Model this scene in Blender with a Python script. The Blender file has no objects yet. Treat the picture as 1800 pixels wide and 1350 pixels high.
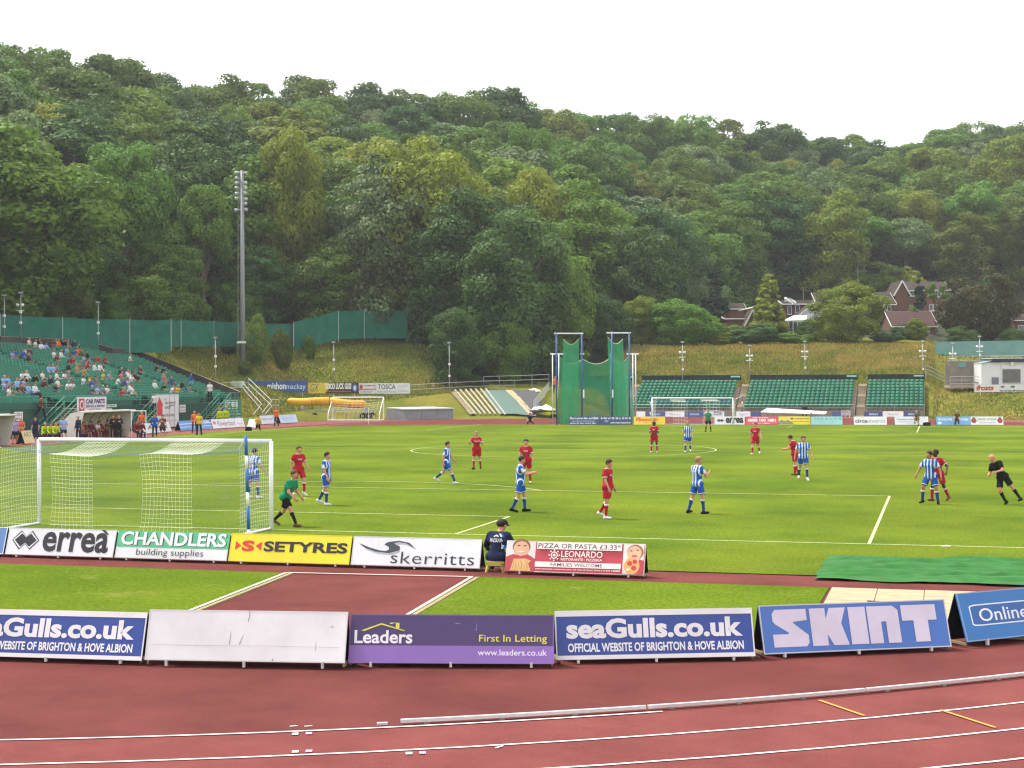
import bpy, math, random
import numpy as np
from mathutils import Vector, Matrix

S = bpy.context.scene
COL = S.collection
rad = math.radians

# ------------------------------------------------------------------ camera
CAM = np.array([21.9117, -39.8426, 4.1845])          # eye, metres; goal line = X axis, pitch runs to +Y
YAW, PITCH, ROLL, FPX = -0.272279, -0.002330, -0.004189, 2695.38   # FPX: focal length for an 1800 px wide frame
def _axes():
    cy, sy, cp, sp = math.cos(YAW), math.sin(YAW), math.cos(PITCH), math.sin(PITCH)
    f = np.array([sy*cp, cy*cp, sp]); r = np.array([cy, -sy, 0.0]); u = np.cross(r, f)
    cr, sr = math.cos(ROLL), math.sin(ROLL)
    return cr*r+sr*u, cr*u-sr*r, f
RGT, UPV, FWD = _axes()
cam_d = bpy.data.cameras.new('camera'); cam = bpy.data.objects.new('camera', cam_d); COL.objects.link(cam)
cam_d.sensor_width = 36.0; cam_d.lens = FPX/1800*36; cam_d.clip_start = 0.3; cam_d.clip_end = 5000
cam.matrix_world = Matrix(((RGT[0], UPV[0], -FWD[0], CAM[0]), (RGT[1], UPV[1], -FWD[1], CAM[1]), (RGT[2], UPV[2], -FWD[2], CAM[2]), (0, 0, 0, 1)))
S.camera = cam

# ------------------------------------------------------------------ light: thin bright cloud, veiled sun ahead and to the left
SUN_EL, SUN_AZ = rad(60), rad(-78)                    # azimuth measured from +Y towards +X
world = bpy.data.worlds.new('World'); S.world = world; world.use_nodes = True
wn = world.node_tree.nodes; wl = world.node_tree.links; wn.clear()
sky = wn.new('ShaderNodeTexSky'); sky.sky_type = 'NISHITA'; sky.sun_disc = False
sky.sun_elevation = SUN_EL; sky.sun_rotation = SUN_AZ; sky.air_density = 1.0; sky.dust_density = 3.0
cloud = wn.new('ShaderNodeTexNoise'); cloud.inputs['Scale'].default_value = 2.2; cloud.inputs['Detail'].default_value = 6
cr = wn.new('ShaderNodeValToRGB'); cr.color_ramp.elements[0].position = .2; cr.color_ramp.elements[1].position = .8
cr.color_ramp.elements[0].color = (9.3, 9.5, 9.9, 1); cr.color_ramp.elements[1].color = (10.8, 10.8, 10.8, 1)
wmix = wn.new('ShaderNodeMix'); wmix.data_type = 'RGBA'; wmix.inputs[0].default_value = .9
wbg = wn.new('ShaderNodeBackground'); wbg.inputs['Strength'].default_value = .10
wout = wn.new('ShaderNodeOutputWorld')
wl.new(cloud.outputs['Fac'], cr.inputs['Fac']); wl.new(sky.outputs['Color'], wmix.inputs[6]); wl.new(cr.outputs['Color'], wmix.inputs[7])
wl.new(wmix.outputs[2], wbg.inputs['Color']); wl.new(wbg.outputs[0], wout.inputs['Surface'])
sun_d = bpy.data.lights.new('sun', 'SUN'); sun_d.energy = 3.2; sun_d.angle = rad(8); sun_d.color = (1.0, .955, .86)
sun = bpy.data.objects.new('sun', sun_d); COL.objects.link(sun)
sdir = Vector((math.sin(SUN_AZ)*math.cos(SUN_EL), math.cos(SUN_AZ)*math.cos(SUN_EL), math.sin(SUN_EL)))
sun.rotation_euler = (-sdir).to_track_quat('-Z', 'Y').to_euler()
S.view_settings.view_transform = 'Standard'; S.view_settings.look = 'None'
S.view_settings.gamma = 1.0; S.view_settings.exposure = 0.82
S.view_settings.use_curve_mapping = False
S.render.engine = 'CYCLES'
S.cycles.max_bounces = 6; S.cycles.diffuse_bounces = 3; S.cycles.glossy_bounces = 2; S.cycles.transmission_bounces = 4
S.cycles.transparent_max_bounces = 12; S.cycles.volume_bounces = 0
S.cycles.use_denoising = True; S.cycles.pixel_filter_type = 'BLACKMAN_HARRIS'; S.cycles.filter_width = 1.25
S.cycles.use_adaptive_sampling = True; S.cycles.adaptive_threshold = .02

# ------------------------------------------------------------------ measuring helpers (survey of the place from the photo)
def W(px, py, z=0.0):
    d = (px-900)/FPX*RGT - (py-675)/FPX*UPV + FWD
    t = (z-CAM[2])/d[2]; return CAM+t*d
def AT(px, py, depth):
    return CAM + depth*((px-900)/FPX*RGT - (py-675)/FPX*UPV + FWD)
def DEP(p): return float((np.array(p)-CAM)@FWD)
def PX(p):
    q = np.array(p)-CAM; d = q@FWD; return 900+FPX*(q@RGT)/d, 675-FPX*(q@UPV)/d, d

# ------------------------------------------------------------------ materials
def lin(c):
    if isinstance(c, str):
        c = c.lstrip('#'); c = [int(c[i:i+2], 16)/255 for i in (0, 2, 4)]
        return tuple(x/12.92 if x <= .04045 else ((x+.055)/1.055)**2.4 for x in c)
    return tuple(c)
MATS = {}
def mat(name, col, rough=.7, var=.12, scale=6.0, bump=0.0, bscale=None, spec=.3, metal=0.0, col2=None, coords='Object', detail=5, speckle=0.0, spk_scale=60.0, trans=0.0, island=0.0, alpha=1.0):
    if name in MATS: return MATS[name]
    m = bpy.data.materials.new(name); m.use_nodes = True
    n = m.node_tree.nodes; l = m.node_tree.links; n.clear()
    out = n.new('ShaderNodeOutputMaterial'); b = n.new('ShaderNodeBsdfPrincipled')
    c = lin(col); c2 = lin(col2) if col2 is not None else tuple(min(1, x*(1-var)) for x in c)
    c1 = c if col2 is not None else tuple(min(1, x*(1+var)) for x in c)
    tc = n.new('ShaderNodeTexCoord'); nz = n.new('ShaderNodeTexNoise'); nz.inputs['Scale'].default_value = scale; nz.inputs['Detail'].default_value = detail
    nz.inputs['Roughness'].default_value = .62
    l.new(tc.outputs[coords], nz.inputs['Vector'])
    rp = n.new('ShaderNodeValToRGB'); rp.color_ramp.elements[0].position = .32; rp.color_ramp.elements[1].position = .68
    rp.color_ramp.elements[0].color = (*c2, 1); rp.color_ramp.elements[1].color = (*c1, 1)
    l.new(nz.outputs['Fac'], rp.inputs['Fac'])
    cs = rp.outputs['Color']
    if island:
        g = n.new('ShaderNodeNewGeometry'); oi = n.new('ShaderNodeObjectInfo'); hs = n.new('ShaderNodeHueSaturation')
        mr = n.new('ShaderNodeMapRange'); mr.inputs[3].default_value = 1-island; mr.inputs[4].default_value = 1+island
        l.new(g.outputs['Random Per Island'], mr.inputs[0])
        mo = n.new('ShaderNodeMapRange'); mo.inputs[3].default_value = .78; mo.inputs[4].default_value = 1.22
        l.new(oi.outputs['Random'], mo.inputs[0])
        mm = n.new('ShaderNodeMath'); mm.operation = 'MULTIPLY'; l.new(mr.outputs[0], mm.inputs[0]); l.new(mo.outputs[0], mm.inputs[1])
        mh = n.new('ShaderNodeMapRange'); mh.inputs[3].default_value = .492; mh.inputs[4].default_value = .525
        mod = n.new('ShaderNodeMath'); mod.operation = 'FRACT'; ml = n.new('ShaderNodeMath'); ml.operation = 'MULTIPLY'; ml.inputs[1].default_value = 7.31
        l.new(oi.outputs['Random'], ml.inputs[0]); l.new(ml.outputs[0], mod.inputs[0]); l.new(mod.outputs[0], mh.inputs[0])
        l.new(mh.outputs[0], hs.inputs['Hue']); l.new(mm.outputs[0], hs.inputs['Value']); l.new(cs, hs.inputs['Color']); cs = hs.outputs['Color']
    if speckle:
        n3 = n.new('ShaderNodeTexNoise'); n3.inputs['Scale'].default_value = spk_scale; n3.inputs['Detail'].default_value = 5; n3.inputs['Roughness'].default_value = .8
        l.new(tc.outputs[coords], n3.inputs['Vector']); m3 = n.new('ShaderNodeMapRange'); m3.inputs[1].default_value = .36; m3.inputs[2].default_value = .64; m3.inputs[3].default_value = 1-speckle; m3.inputs[4].default_value = 1+speckle
        l.new(n3.outputs['Fac'], m3.inputs[0]); h3 = n.new('ShaderNodeHueSaturation'); l.new(m3.outputs[0], h3.inputs['Value']); l.new(cs, h3.inputs['Color']); cs = h3.outputs['Color']
    l.new(cs, b.inputs['Base Color'])
    b.inputs['Roughness'].default_value = rough; b.inputs['Metallic'].default_value = metal
    b.inputs['Specular IOR Level'].default_value = spec
    if alpha < 1: b.inputs['Alpha'].default_value = alpha
    if bump:
        n2 = n.new('ShaderNodeTexNoise'); n2.inputs['Scale'].default_value = bscale or scale*6; n2.inputs['Detail'].default_value = 4
        l.new(tc.outputs[coords], n2.inputs['Vector'])
        bp = n.new('ShaderNodeBump'); bp.inputs['Strength'].default_value = bump; bp.inputs['Distance'].default_value = .02
        l.new(n2.outputs['Fac'], bp.inputs['Height']); l.new(bp.outputs['Normal'], b.inputs['Normal'])
    if trans:
        t = n.new('ShaderNodeBsdfTranslucent'); mx = n.new('ShaderNodeMixShader'); mx.inputs[0].default_value = trans
        l.new(cs, t.inputs['Color']); l.new(b.outputs[0], mx.inputs[1]); l.new(t.outputs[0], mx.inputs[2]); l.new(mx.outputs[0], out.inputs['Surface'])
    else:
        l.new(b.outputs[0], out.inputs['Surface'])
    MATS[name] = m
    return m

# ------------------------------------------------------------------ mesh building
class MB:
    def __init__(s): s.v = []; s.f = []; s.m = []
    def add(s, vs, fs, mi=0):
        o = len(s.v); s.v.extend([tuple(map(float, v)) for v in vs]); s.f.extend([tuple(i+o for i in f) for f in fs]); s.m.extend([mi]*len(fs)); return s
    def box(s, c, sz, rz=0.0, rot=None, mi=0):
        hx, hy, hz = sz[0]/2, sz[1]/2, sz[2]/2
        R = rot if rot is not None else Matrix.Rotation(rz, 3, 'Z')
        vs = [R @ Vector((x, y, z)) + Vector(c) for x in (-hx, hx) for y in (-hy, hy) for z in (-hz, hz)]
        return s.add(vs, [(0, 1, 3, 2), (4, 6, 7, 5), (0, 4, 5, 1), (2, 3, 7, 6), (0, 2, 6, 4), (1, 5, 7, 3)], mi)
    def beam(s, a, b, w, h=None, mi=0, up=(0, 0, 1)):
        a, b = Vector(a), Vector(b); d = b-a; L = d.length
        if L < 1e-6: return s
        d.normalize(); u = Vector(up)
        if abs(d.dot(u)) > .98: u = Vector((0, 1, 0))
        x = d.cross(u).normalized(); z = x.cross(d)
        R = Matrix((x, d, z)).transposed()
        return s.box((a+b)/2, (w, L, h or w), rot=R, mi=mi)
    def poly(s, pts, mi=0): return s.add(pts, [tuple(range(len(pts)))], mi)
    def prism(s, pts, dv, mi=0):
        n = len(pts); dv = Vector(dv); P = [Vector(p) for p in pts]
        return s.add(P+[p+dv for p in P], [tuple(range(n-1, -1, -1)), tuple(range(n, 2*n))]+[(i, (i+1) % n, n+(i+1) % n, n+i) for i in range(n)], mi)
    def tube(s, pts, r, n=6, cap=True, mi=0):
        P = [Vector(p) for p in pts]; R = r if isinstance(r, (list, tuple)) else [r]*len(P)
        vs = []; a = None
        for i, p in enumerate(P):
            d = (P[min(i+1, len(P)-1)]-P[max(i-1, 0)]).normalized()
            if a is None: a = d.cross(Vector((1, 0, 0)) if abs(d.x) < .8 else Vector((0, 1, 0)))
            a = (a-d*a.dot(d)).normalized(); b = d.cross(a)
            for k in range(n):
                t = 2*math.pi*k/n; vs.append(p+R[i]*(math.cos(t)*a+math.sin(t)*b))
        fs = [(i*n+k, i*n+(k+1) % n, (i+1)*n+(k+1) % n, (i+1)*n+k) for i in range(len(P)-1) for k in range(n)]
        if cap: fs += [tuple(range(n-1, -1, -1)), tuple(range((len(P)-1)*n, len(P)*n))]
        return s.add(vs, fs, mi)
    def lathe(s, c, prof, n=12, mi=0):
        vs = []; 
        for r, z in prof:
            for k in range(n): t = 2*math.pi*k/n; vs.append((c[0]+r*math.cos(t), c[1]+r*math.sin(t), c[2]+z))
        fs = [(i*n+k, i*n+(k+1) % n, (i+1)*n+(k+1) % n, (i+1)*n+k) for i in range(len(prof)-1) for k in range(n)]
        fs += [tuple(range(n-1, -1, -1)), tuple(range((len(prof)-1)*n, len(prof)*n))]
        return s.add(vs, fs, mi)
    def mesh(s, name, mats, smooth=False):
        me = bpy.data.meshes.new(name); me.from_pydata(s.v, [], s.f)
        for m in (mats if isinstance(mats, (list, tuple)) else [mats]): me.materials.append(m)
        if s.m and max(s.m) > 0: me.polygons.foreach_set('material_index', s.m)
        if smooth: me.polygons.foreach_set('use_smooth', [True]*len(s.f))
        me.update(); return me
    def obj(s, name, mats, parent=None, loc=None, smooth=False):
        return link(name, s.mesh(name, mats, smooth), parent, loc)
def link(name, me, parent=None, loc=None, rz=None):
    o = bpy.data.objects.new(name, me); COL.objects.link(o)
    if parent is not None: o.parent = parent
    if loc is not None: o.location = loc
    if rz is not None: o.rotation_euler = (0, 0, rz)
    return o
def tag(o, label=None, cat=None, group=None, kind=None):
    if label: o['label'] = label
    if cat: o['category'] = cat
    if group: o['group'] = group
    if kind: o['kind'] = kind
    return o
def thing(name, label, cat, loc=(0, 0, 0), rz=0.0, group=None):
    o = bpy.data.objects.new(name, None); COL.objects.link(o); o.empty_display_size = .2
    o.location = loc; o.rotation_euler = (0, 0, rz); return tag(o, label, cat, group)
def np_mesh(name, V, Fq, mats, smooth=False, mi=None):
    me = bpy.data.meshes.new(name); V = np.asarray(V, dtype=np.float32); Fq = np.asarray(Fq, dtype=np.int32)
    k = Fq.shape[1]
    me.vertices.add(len(V)); me.vertices.foreach_set('co', V.ravel())
    me.loops.add(Fq.size); me.loops.foreach_set('vertex_index', Fq.ravel())
    me.polygons.add(len(Fq)); me.polygons.foreach_set('loop_start', np.arange(0, Fq.size, k, dtype=np.int32))
    for m in (mats if isinstance(mats, (list, tuple)) else [mats]): me.materials.append(m)
    if mi is not None: me.polygons.foreach_set('material_index', np.asarray(mi, dtype=np.int32))
    if smooth: me.polygons.foreach_set('use_smooth', np.ones(len(Fq), dtype=bool))
    me.update(calc_edges=True); me.validate(); return me

# lettering: the built-in font, fitted to a rectangle (u along, v up) and returned as flat outlines
_TC = {}
def text_geo(txt, bold=0.0, shear=0.0, space=1.0):
    k = (txt, bold, shear, space)
    if k in _TC: return _TC[k]
    c = bpy.data.curves.new('lettering', 'FONT'); c.body = txt; c.offset = bold; c.shear = shear; c.resolution_u = 3; c.space_character = space
    c.fill_mode = 'FRONT' if hasattr(c, 'fill_mode') else c.fill_mode
    o = bpy.data.objects.new('lettering', c); me = o.to_mesh()
    v = np.array([x.co[:2] for x in me.vertices]); f = [tuple(p.vertices) for p in me.polygons]
    o.to_mesh_clear(); bpy.data.objects.remove(o); bpy.data.curves.remove(c)
    if len(v):
        lo, hi = v.min(0), v.max(0); v = (v-lo)/np.maximum(hi-lo, 1e-6)
        asp = (hi-lo)[0]/(hi-lo)[1]
    else: asp = 1
    _TC[k] = (v, f, asp); return _TC[k]
def put_text(mb, fn, txt, u0, v0, u1, v1, mi=0, bold=0.0, shear=0.0, off=.004, space=1.0):
    """fn(u,v,off)->point of the panel the letters are printed on"""
    v, f, a = text_geo(txt, bold, shear, space)
    mb.add([fn(u0+(u1-u0)*p[0], v0+(v1-v0)*p[1], off) for p in v], f, mi)
def pip(x, y, poly):
    poly = np.asarray(poly); x = np.asarray(x); y = np.asarray(y); ins = np.zeros(x.shape, bool); n = len(poly); j = n-1
    for i in range(n):
        xi, yi = poly[i][:2]; xj, yj = poly[j][:2]
        ins ^= ((yi > y) != (yj > y)) & (x < (xj-xi)*(y-yi)/((yj-yi) if yj != yi else 1e-9)+xi); j = i
    return ins

# ================================================================== ground, track, pitch
def sheet(name, pts, m, z, parent=None):
    o = MB().poly([(p[0], p[1], z) for p in pts]).obj(name, m, parent); return tag(o, kind='structure')

def grass_mat(name, c1, c2, c3, stripe=0.0, period=11.0, dry=None):
    m = bpy.data.materials.new(name); m.use_nodes = True; n = m.node_tree.nodes; l = m.node_tree.links
    b = n['Principled BSDF']; b.inputs['Roughness'].default_value = .95; b.inputs['Specular IOR Level'].default_value = .03
    tc = n.new('ShaderNodeTexCoord')
    def noise(s, d=5, r=.6, vec=None):
        t = n.new('ShaderNodeTexNoise'); t.inputs['Scale'].default_value = s; t.inputs['Detail'].default_value = d; t.inputs['Roughness'].default_value = r
        l.new(vec or tc.outputs['Object'], t.inputs['Vector']); return t.outputs['Fac']
    def ramp(f, a, b_, p0=.35, p1=.65):
        r = n.new('ShaderNodeValToRGB'); e = r.color_ramp.elements; e[0].position = p0; e[1].position = p1
        e[0].color = (*lin(a), 1); e[1].color = (*lin(b_), 1); l.new(f, r.inputs['Fac']); return r.outputs['Color']
    def mix(f, a, b_, blend='MIX'):
        x = n.new('ShaderNodeMix'); x.data_type = 'RGBA'; x.blend_type = blend
        if isinstance(f, float): x.inputs[0].default_value = f
        else: l.new(f, x.inputs[0])
        for i, q in ((6, a), (7, b_)):
            if isinstance(q, tuple): x.inputs[i].default_value = (*q, 1)
            else: l.new(q, x.inputs[i])
        return x.outputs[2]
    base = ramp(noise(.16, 6, .65), c1, c2, .38, .62)
    sep = n.new('ShaderNodeSeparateXYZ'); l.new(tc.outputs['Object'], sep.inputs[0])
    if stripe:
        def band(axis, per, amp):
            mm = n.new('ShaderNodeMath'); mm.operation = 'MULTIPLY_ADD'; l.new(sep.outputs[axis], mm.inputs[0]); mm.inputs[1].default_value = 2*math.pi/per
            nn = noise(.35, 2); m2 = n.new('ShaderNodeMath'); m2.operation = 'MULTIPLY'; m2.inputs[1].default_value = 1.6; l.new(nn, m2.inputs[0]); l.new(m2.outputs[0], mm.inputs[2])
            s = n.new('ShaderNodeMath'); s.operation = 'SINE'; l.new(mm.outputs[0], s.inputs[0])
            r = n.new('ShaderNodeMapRange'); r.inputs[1].default_value = -.45; r.inputs[2].default_value = .45; r.inputs[3].default_value = 1-amp; r.inputs[4].default_value = 1+amp
            l.new(s.outputs[0], r.inputs[0]); return r.outputs[0]
        for ax, per, amp in (('Y', period, stripe), ('X', period*1.15, stripe*.6)):
            hs = n.new('ShaderNodeHueSaturation'); l.new(base, hs.inputs['Color']); l.new(band(ax, per, amp), hs.inputs['Value']); base = hs.outputs['Color']
    if dry:
        dm = n.new('ShaderNodeMapRange'); dm.inputs[1].default_value = dry[1]; dm.inputs[2].default_value = dry[2]; l.new(noise(dry[3], 6, .7), dm.inputs[0])
        base = mix(dm.outputs[0], base, lin(dry[0]))
    fine = n.new('ShaderNodeMapRange'); fine.inputs[1].default_value = .36; fine.inputs[2].default_value = .64; fine.inputs[3].default_value = .62; fine.inputs[4].default_value = 1.38
    mp = n.new('ShaderNodeMapping'); mp.inputs['Scale'].default_value = (1, .55, 1); l.new(tc.outputs['Object'], mp.inputs['Vector'])
    l.new(noise(13, 7, .8, mp.outputs[0]), fine.inputs[0])
    hs = n.new('ShaderNodeHueSaturation'); l.new(base, hs.inputs['Color']); l.new(fine.outputs[0], hs.inputs['Value'])
    l.new(hs.outputs['Color'], b.inputs['Base Color'])
    bp = n.new('ShaderNodeBump'); bp.inputs['Strength'].default_value = .6; bp.inputs['Distance'].default_value = .04
    l.new(noise(24, 5, .75), bp.inputs['Height']); l.new(bp.outputs['Normal'], b.inputs['Normal'])
    MATS[name] = m; return m
pitch_m = grass_mat('pitch_grass', '#4a5e16', '#62701c', None, stripe=.065, period=11.0)
verge_m = grass_mat('verge_grass', '#4a5f10', '#5c6e18', None, dry=('#857b42', .58, .80, .5))
rough_m = grass_mat('rough_grass', '#4c5a22', '#5f6028', None, dry=('#776a38', .50, .75, .12))
bank_m = grass_mat('bank_grass_ground', '#566022', '#6f6c2c', None, dry=('#85753a', .5, .72, .1))
track_m = mat('track_rubber', '#7c4441', .9, col2='#6b3937', scale=.9, bump=.5, bscale=220, detail=9, spec=.06, speckle=.22, spk_scale=45)
apron_m = mat('apron_rubber', '#6f3b38', .9, col2='#592e2c', scale=.5, bump=.5, bscale=220, detail=9, spec=.06, speckle=.22, spk_scale=45)
line_m = mat('white_line_paint', '#cbc7c1', .75, var=.16, scale=10)
chalk_m = mat('pitch_chalk', '#c3cba4', .85, col2='#8d9c58', scale=7, detail=9)
orange_m = mat('orange_line_paint', '#d98a3a', .7, var=.1)
white_m = mat('white_paint', '#e4e4e2', .5, var=.05, scale=4)

MB().poly([(-2500, -2500, -.08), (2500, -2500, -.08), (2500, 2500, -.08), (-2500, 2500, -.08)]).obj('ground', rough_m)['kind'] = 'structure'

TC0, TC1, TR = (-.7, 10.1), (-.7, 94.5), 36.2          # centres of the two bends, radius of the inner kerb
def oval(r, n=40):
    p = [(TC0[0]-r*math.cos(math.pi*i/n), TC0[1]-r*math.sin(math.pi*i/n)) for i in range(n+1)]
    return p+[(TC1[0]+r*math.cos(math.pi*i/n), TC1[1]+r*math.sin(math.pi*i/n)) for i in range(n+1)]
track = sheet('running_track', oval(TR+7.9), track_m, -.024)
apron = sheet('track_apron', oval(TR+.02), apron_m, -.02)
pitch_poly = [(-36.3, -6.6), (36, -6.6), (36, 103.5), (12, 103), (0, 102.5), (-12, 101), (-22, 98.6), (-30, 95.5), (-34.5, 90), (-36.2, 80)]
pitch = sheet('pitch', pitch_poly, pitch_m, 0.0)
gl = W(345, 1072)
sheet('verge', [(-24, -8.85), (8.2, -8.85), (8.95, -16.1), (8.6, -18.8), (5.5, -19.6), (-3, -20.2), (-14, -19.8)], verge_m, -.004)
sheet('verge', [(12.35, -8.5), (19.75, -8.42), (19.7, -13.2), (18.2, -15.6), (16.2, -16.9), (13.2, -17.6), (12.6, -12.5)], verge_m, -.004)
# dry worn edge beside the runway and its kerbs
def strip(mb, pts, w, z, mi=0):
    P = [Vector((p[0], p[1], 0)) for p in pts]; L = []; R = []
    for i, p in enumerate(P):
        d = (P[min(i+1, len(P)-1)]-P[max(i-1, 0)]).normalized(); nrm = Vector((-d.y, d.x, 0))*w/2
        L.append((p.x+nrm.x, p.y+nrm.y, z)); R.append((p.x-nrm.x, p.y-nrm.y, z))
    n = len(P); mb.add(L+R, [(i, i+1, n+i+1, n+i)[::-1] for i in range(n-1)], mi); return mb
def line(name, pts, w, z=.006, m=line_m, parent=None):
    return strip(MB(), pts, w, z).obj(name, m, parent)
for nm, pts in (('runway_line', [(8.12, -8.9), (8.85, -16.2)]), ('runway_line', [(12.28, -8.6), (13.0, -17.4)]), ('runway_line', [(8.12, -8.86), (12.3, -8.58)])):
    line(nm, pts, .07, .006, line_m, track)
kerb_m = mat('concrete_kerb', '#8d8060', .9, var=.25, scale=8)
for pts in ([(8.28, -8.95), (9.0, -16.2)], [(12.42, -8.66), (13.12, -17.4)]):
    o = MB().beam((*pts[0], -.012), (*pts[1], -.012), .09, .05).obj('runway_kerb', kerb_m); tag(o, kind='structure')
# lane lines of the bend
def arc(r, a0, a1, n=48):
    return [(TC0[0]+r*math.cos(rad(a0+(a1-a0)*i/n)), TC0[1]+r*math.sin(rad(a0+(a1-a0)*i/n))) for i in range(n+1)]
for k, r in enumerate((37.43, 38.6, 39.78, 41.0, 42.2, 43.4)):
    line('lane_line', arc(r, 181, 359, 90), .05, -.014, line_m, track)
    line('lane_line', [(TC0[0]-r, TC0[1]), (TC1[0]-r, TC1[1])], .05, -.014, line_m, track)
line('lane_line', arc(36.25, 262, 302, 40), .05, -.012, line_m, track)
line('lane_line', [(TC0[0]-36.25, TC0[1]), (TC1[0]-36.25, TC1[1])], .05, -.012, line_m, track)
for r in (36.25, 37.43, 38.6, 39.78, 41, 42.2):
    line('lane_line', [(TC1[0]+r*math.cos(math.pi*i/60), TC1[1]+r*math.sin(math.pi*i/60)) for i in range(61)], .05, -.014, line_m, track)
for a, b in (((1440, 1229), (1519, 1256)), ((1653, 1246), (1750, 1277))):
    line('stagger_mark', [W(*a)[:2], W(*b)[:2]], .05, -.010, orange_m, track)
pink_m = mat('pink_mark_paint', '#d99ab5', .7, var=.05)
for q, mm in (((519, 1288), line_m), ((543, 1287), pink_m), ((519, 1319), line_m), ((543, 1318), pink_m), ((719, 1322), line_m), ((743, 1321), pink_m)):
    p = W(*q); MB().box((p[0], p[1], -.012), (.075, .10, .004), rz=.35).obj('lane_mark', mm, track)
for a, b in (((509, 1275), (523, 1274)), ((535, 1275), (549, 1274)), ((871, 1313), (884, 1309))):
    line('lane_mark', [W(*a)[:2], W(*b)[:2]], .03, -.010, line_m, track)
# raised aluminium kerb rail: one thing, a rail on small feet
alu_m = mat('aluminium_rail', '#c9c6c6', .38, var=.08, metal=.35, scale=20)
dull_metal_m = mat('worn_grey_metal', '#8f8686', .6, var=.15, metal=.3)  # darker grey metal for feet, posts and fittings
rail = thing('kerb_rail', 'low white aluminium kerb rail along the inside of the running track', 'rail', (*W(705, 1272)[:2], -.02))
rl = Vector(rail.location)
a_start = math.degrees(math.atan2(W(704, 1270)[1]-TC0[1], W(704, 1270)[0]-TC0[0])) % 360
sec = 5.05
aa = a_start; k = 0
while aa < 352:
    pts = arc(36.12, aa, min(aa+sec-.06, 352), 10)
    mb = MB()
    for i in range(len(pts)-1):
        mb.beam((pts[i][0]-rl.x, pts[i][1]-rl.y, .047), (pts[i+1][0]-rl.x, pts[i+1][1]-rl.y, .047), .055, .04)
    mb.obj('rail_section', alu_m, rail)
    for i in (1, 4, 7):
        MB().box((pts[i][0]-rl.x, pts[i][1]-rl.y, .0135), (.05, .07, .026), rz=rad(aa)).obj('foot', dull_metal_m, rail)
    aa += sec; k += 1
for q in ((672, 1272),):
    p = W(*q); tag(MB().box((p[0], p[1], 0.0), (.13, .05, .03), rz=.4).obj('rail_offcut', alu_m), 'short loose piece of white rail lying before the start of the kerb rail', 'rail piece')

# pitch markings
LG = 100.05
def mark(n, pts, w=.085): return line(n, pts, w, .005, chalk_m, pitch)
for y0, s in ((0, 1), (LG, -1)):
    mark('goal_line', [(-34, y0), (34, y0)])
    mark('goal_area_line', [(-9.16, y0), (-9.16, y0+s*5.5)]); mark('goal_area_line', [(9.16, y0), (9.16, y0+s*5.5)]); mark('goal_area_line', [(-9.16, y0+s*5.5), (9.16, y0+s*5.5)])
    mark('penalty_area_line', [(-20.16, y0), (-20.16, y0+s*16.5)]); mark('penalty_area_line', [(20.16, y0), (20.16, y0+s*16.5)]); mark('penalty_area_line', [(-20.16, y0+s*16.5), (20.16, y0+s*16.5)])
    a0 = math.asin(5.5/9.15)
    mark('penalty_arc', [(9.15*math.cos(a0+(math.pi-2*a0)*i/24), y0+s*(11+9.15*math.sin(a0+(math.pi-2*a0)*i/24))) for i in range(25)])
    mark('penalty_spot', [(-.11, y0+s*11), (.11, y0+s*11)], .22)
mark('halfway_line', [(-34, LG/2), (34, LG/2)])
mark('touch_line', [(-34, 0), (-34, LG)]); mark('touch_line', [(34, 0), (34, LG)])
mark('centre_circle', [(9.15*math.cos(2*math.pi*i/72), LG/2+9.15*math.sin(2*math.pi*i/72)) for i in range(73)])
p = W(1663, 960); tag(MB().box((p[0], p[1]-.05, .012), (.20, .14, .02), rz=.3).obj('line_marker', white_m), 'small flat white marker lying by the goal line above the green sheet', 'marker')

# paved hard-standing of pale slabs, each slab its own
pav = tag(MB().box((24.9, -11.2, -.03), (10.2, 5.4, .024)).obj('paving', kerb_m), kind='structure')
slab_m = mat('pale_paving_slab', '#a89a7e', .85, col2='#978868', scale=2.5, detail=8, bump=.15)
slab_me = MB().box((0, 0, 0), (.885, .885, .036)).mesh('paving_slab', slab_m)
rng = random.Random(4)
for i in range(11):
    for j in range(6):
        o = link('paving_slab', slab_me, pav, (20.25+i*.9, -8.95-j*.9, -.006+rng.uniform(-.003, .003)), rng.uniform(-.004, .004))
bar = MB().beam((*W(1525, 1058)[:2], .012), (*W(1640, 1066)[:2], .012), .05, .03)
tag(bar.obj('dark_bar', mat('black_rubber', '#1c1c1e', .7)), 'thin dark bar lying on the pale paving slabs', 'bar')

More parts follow.
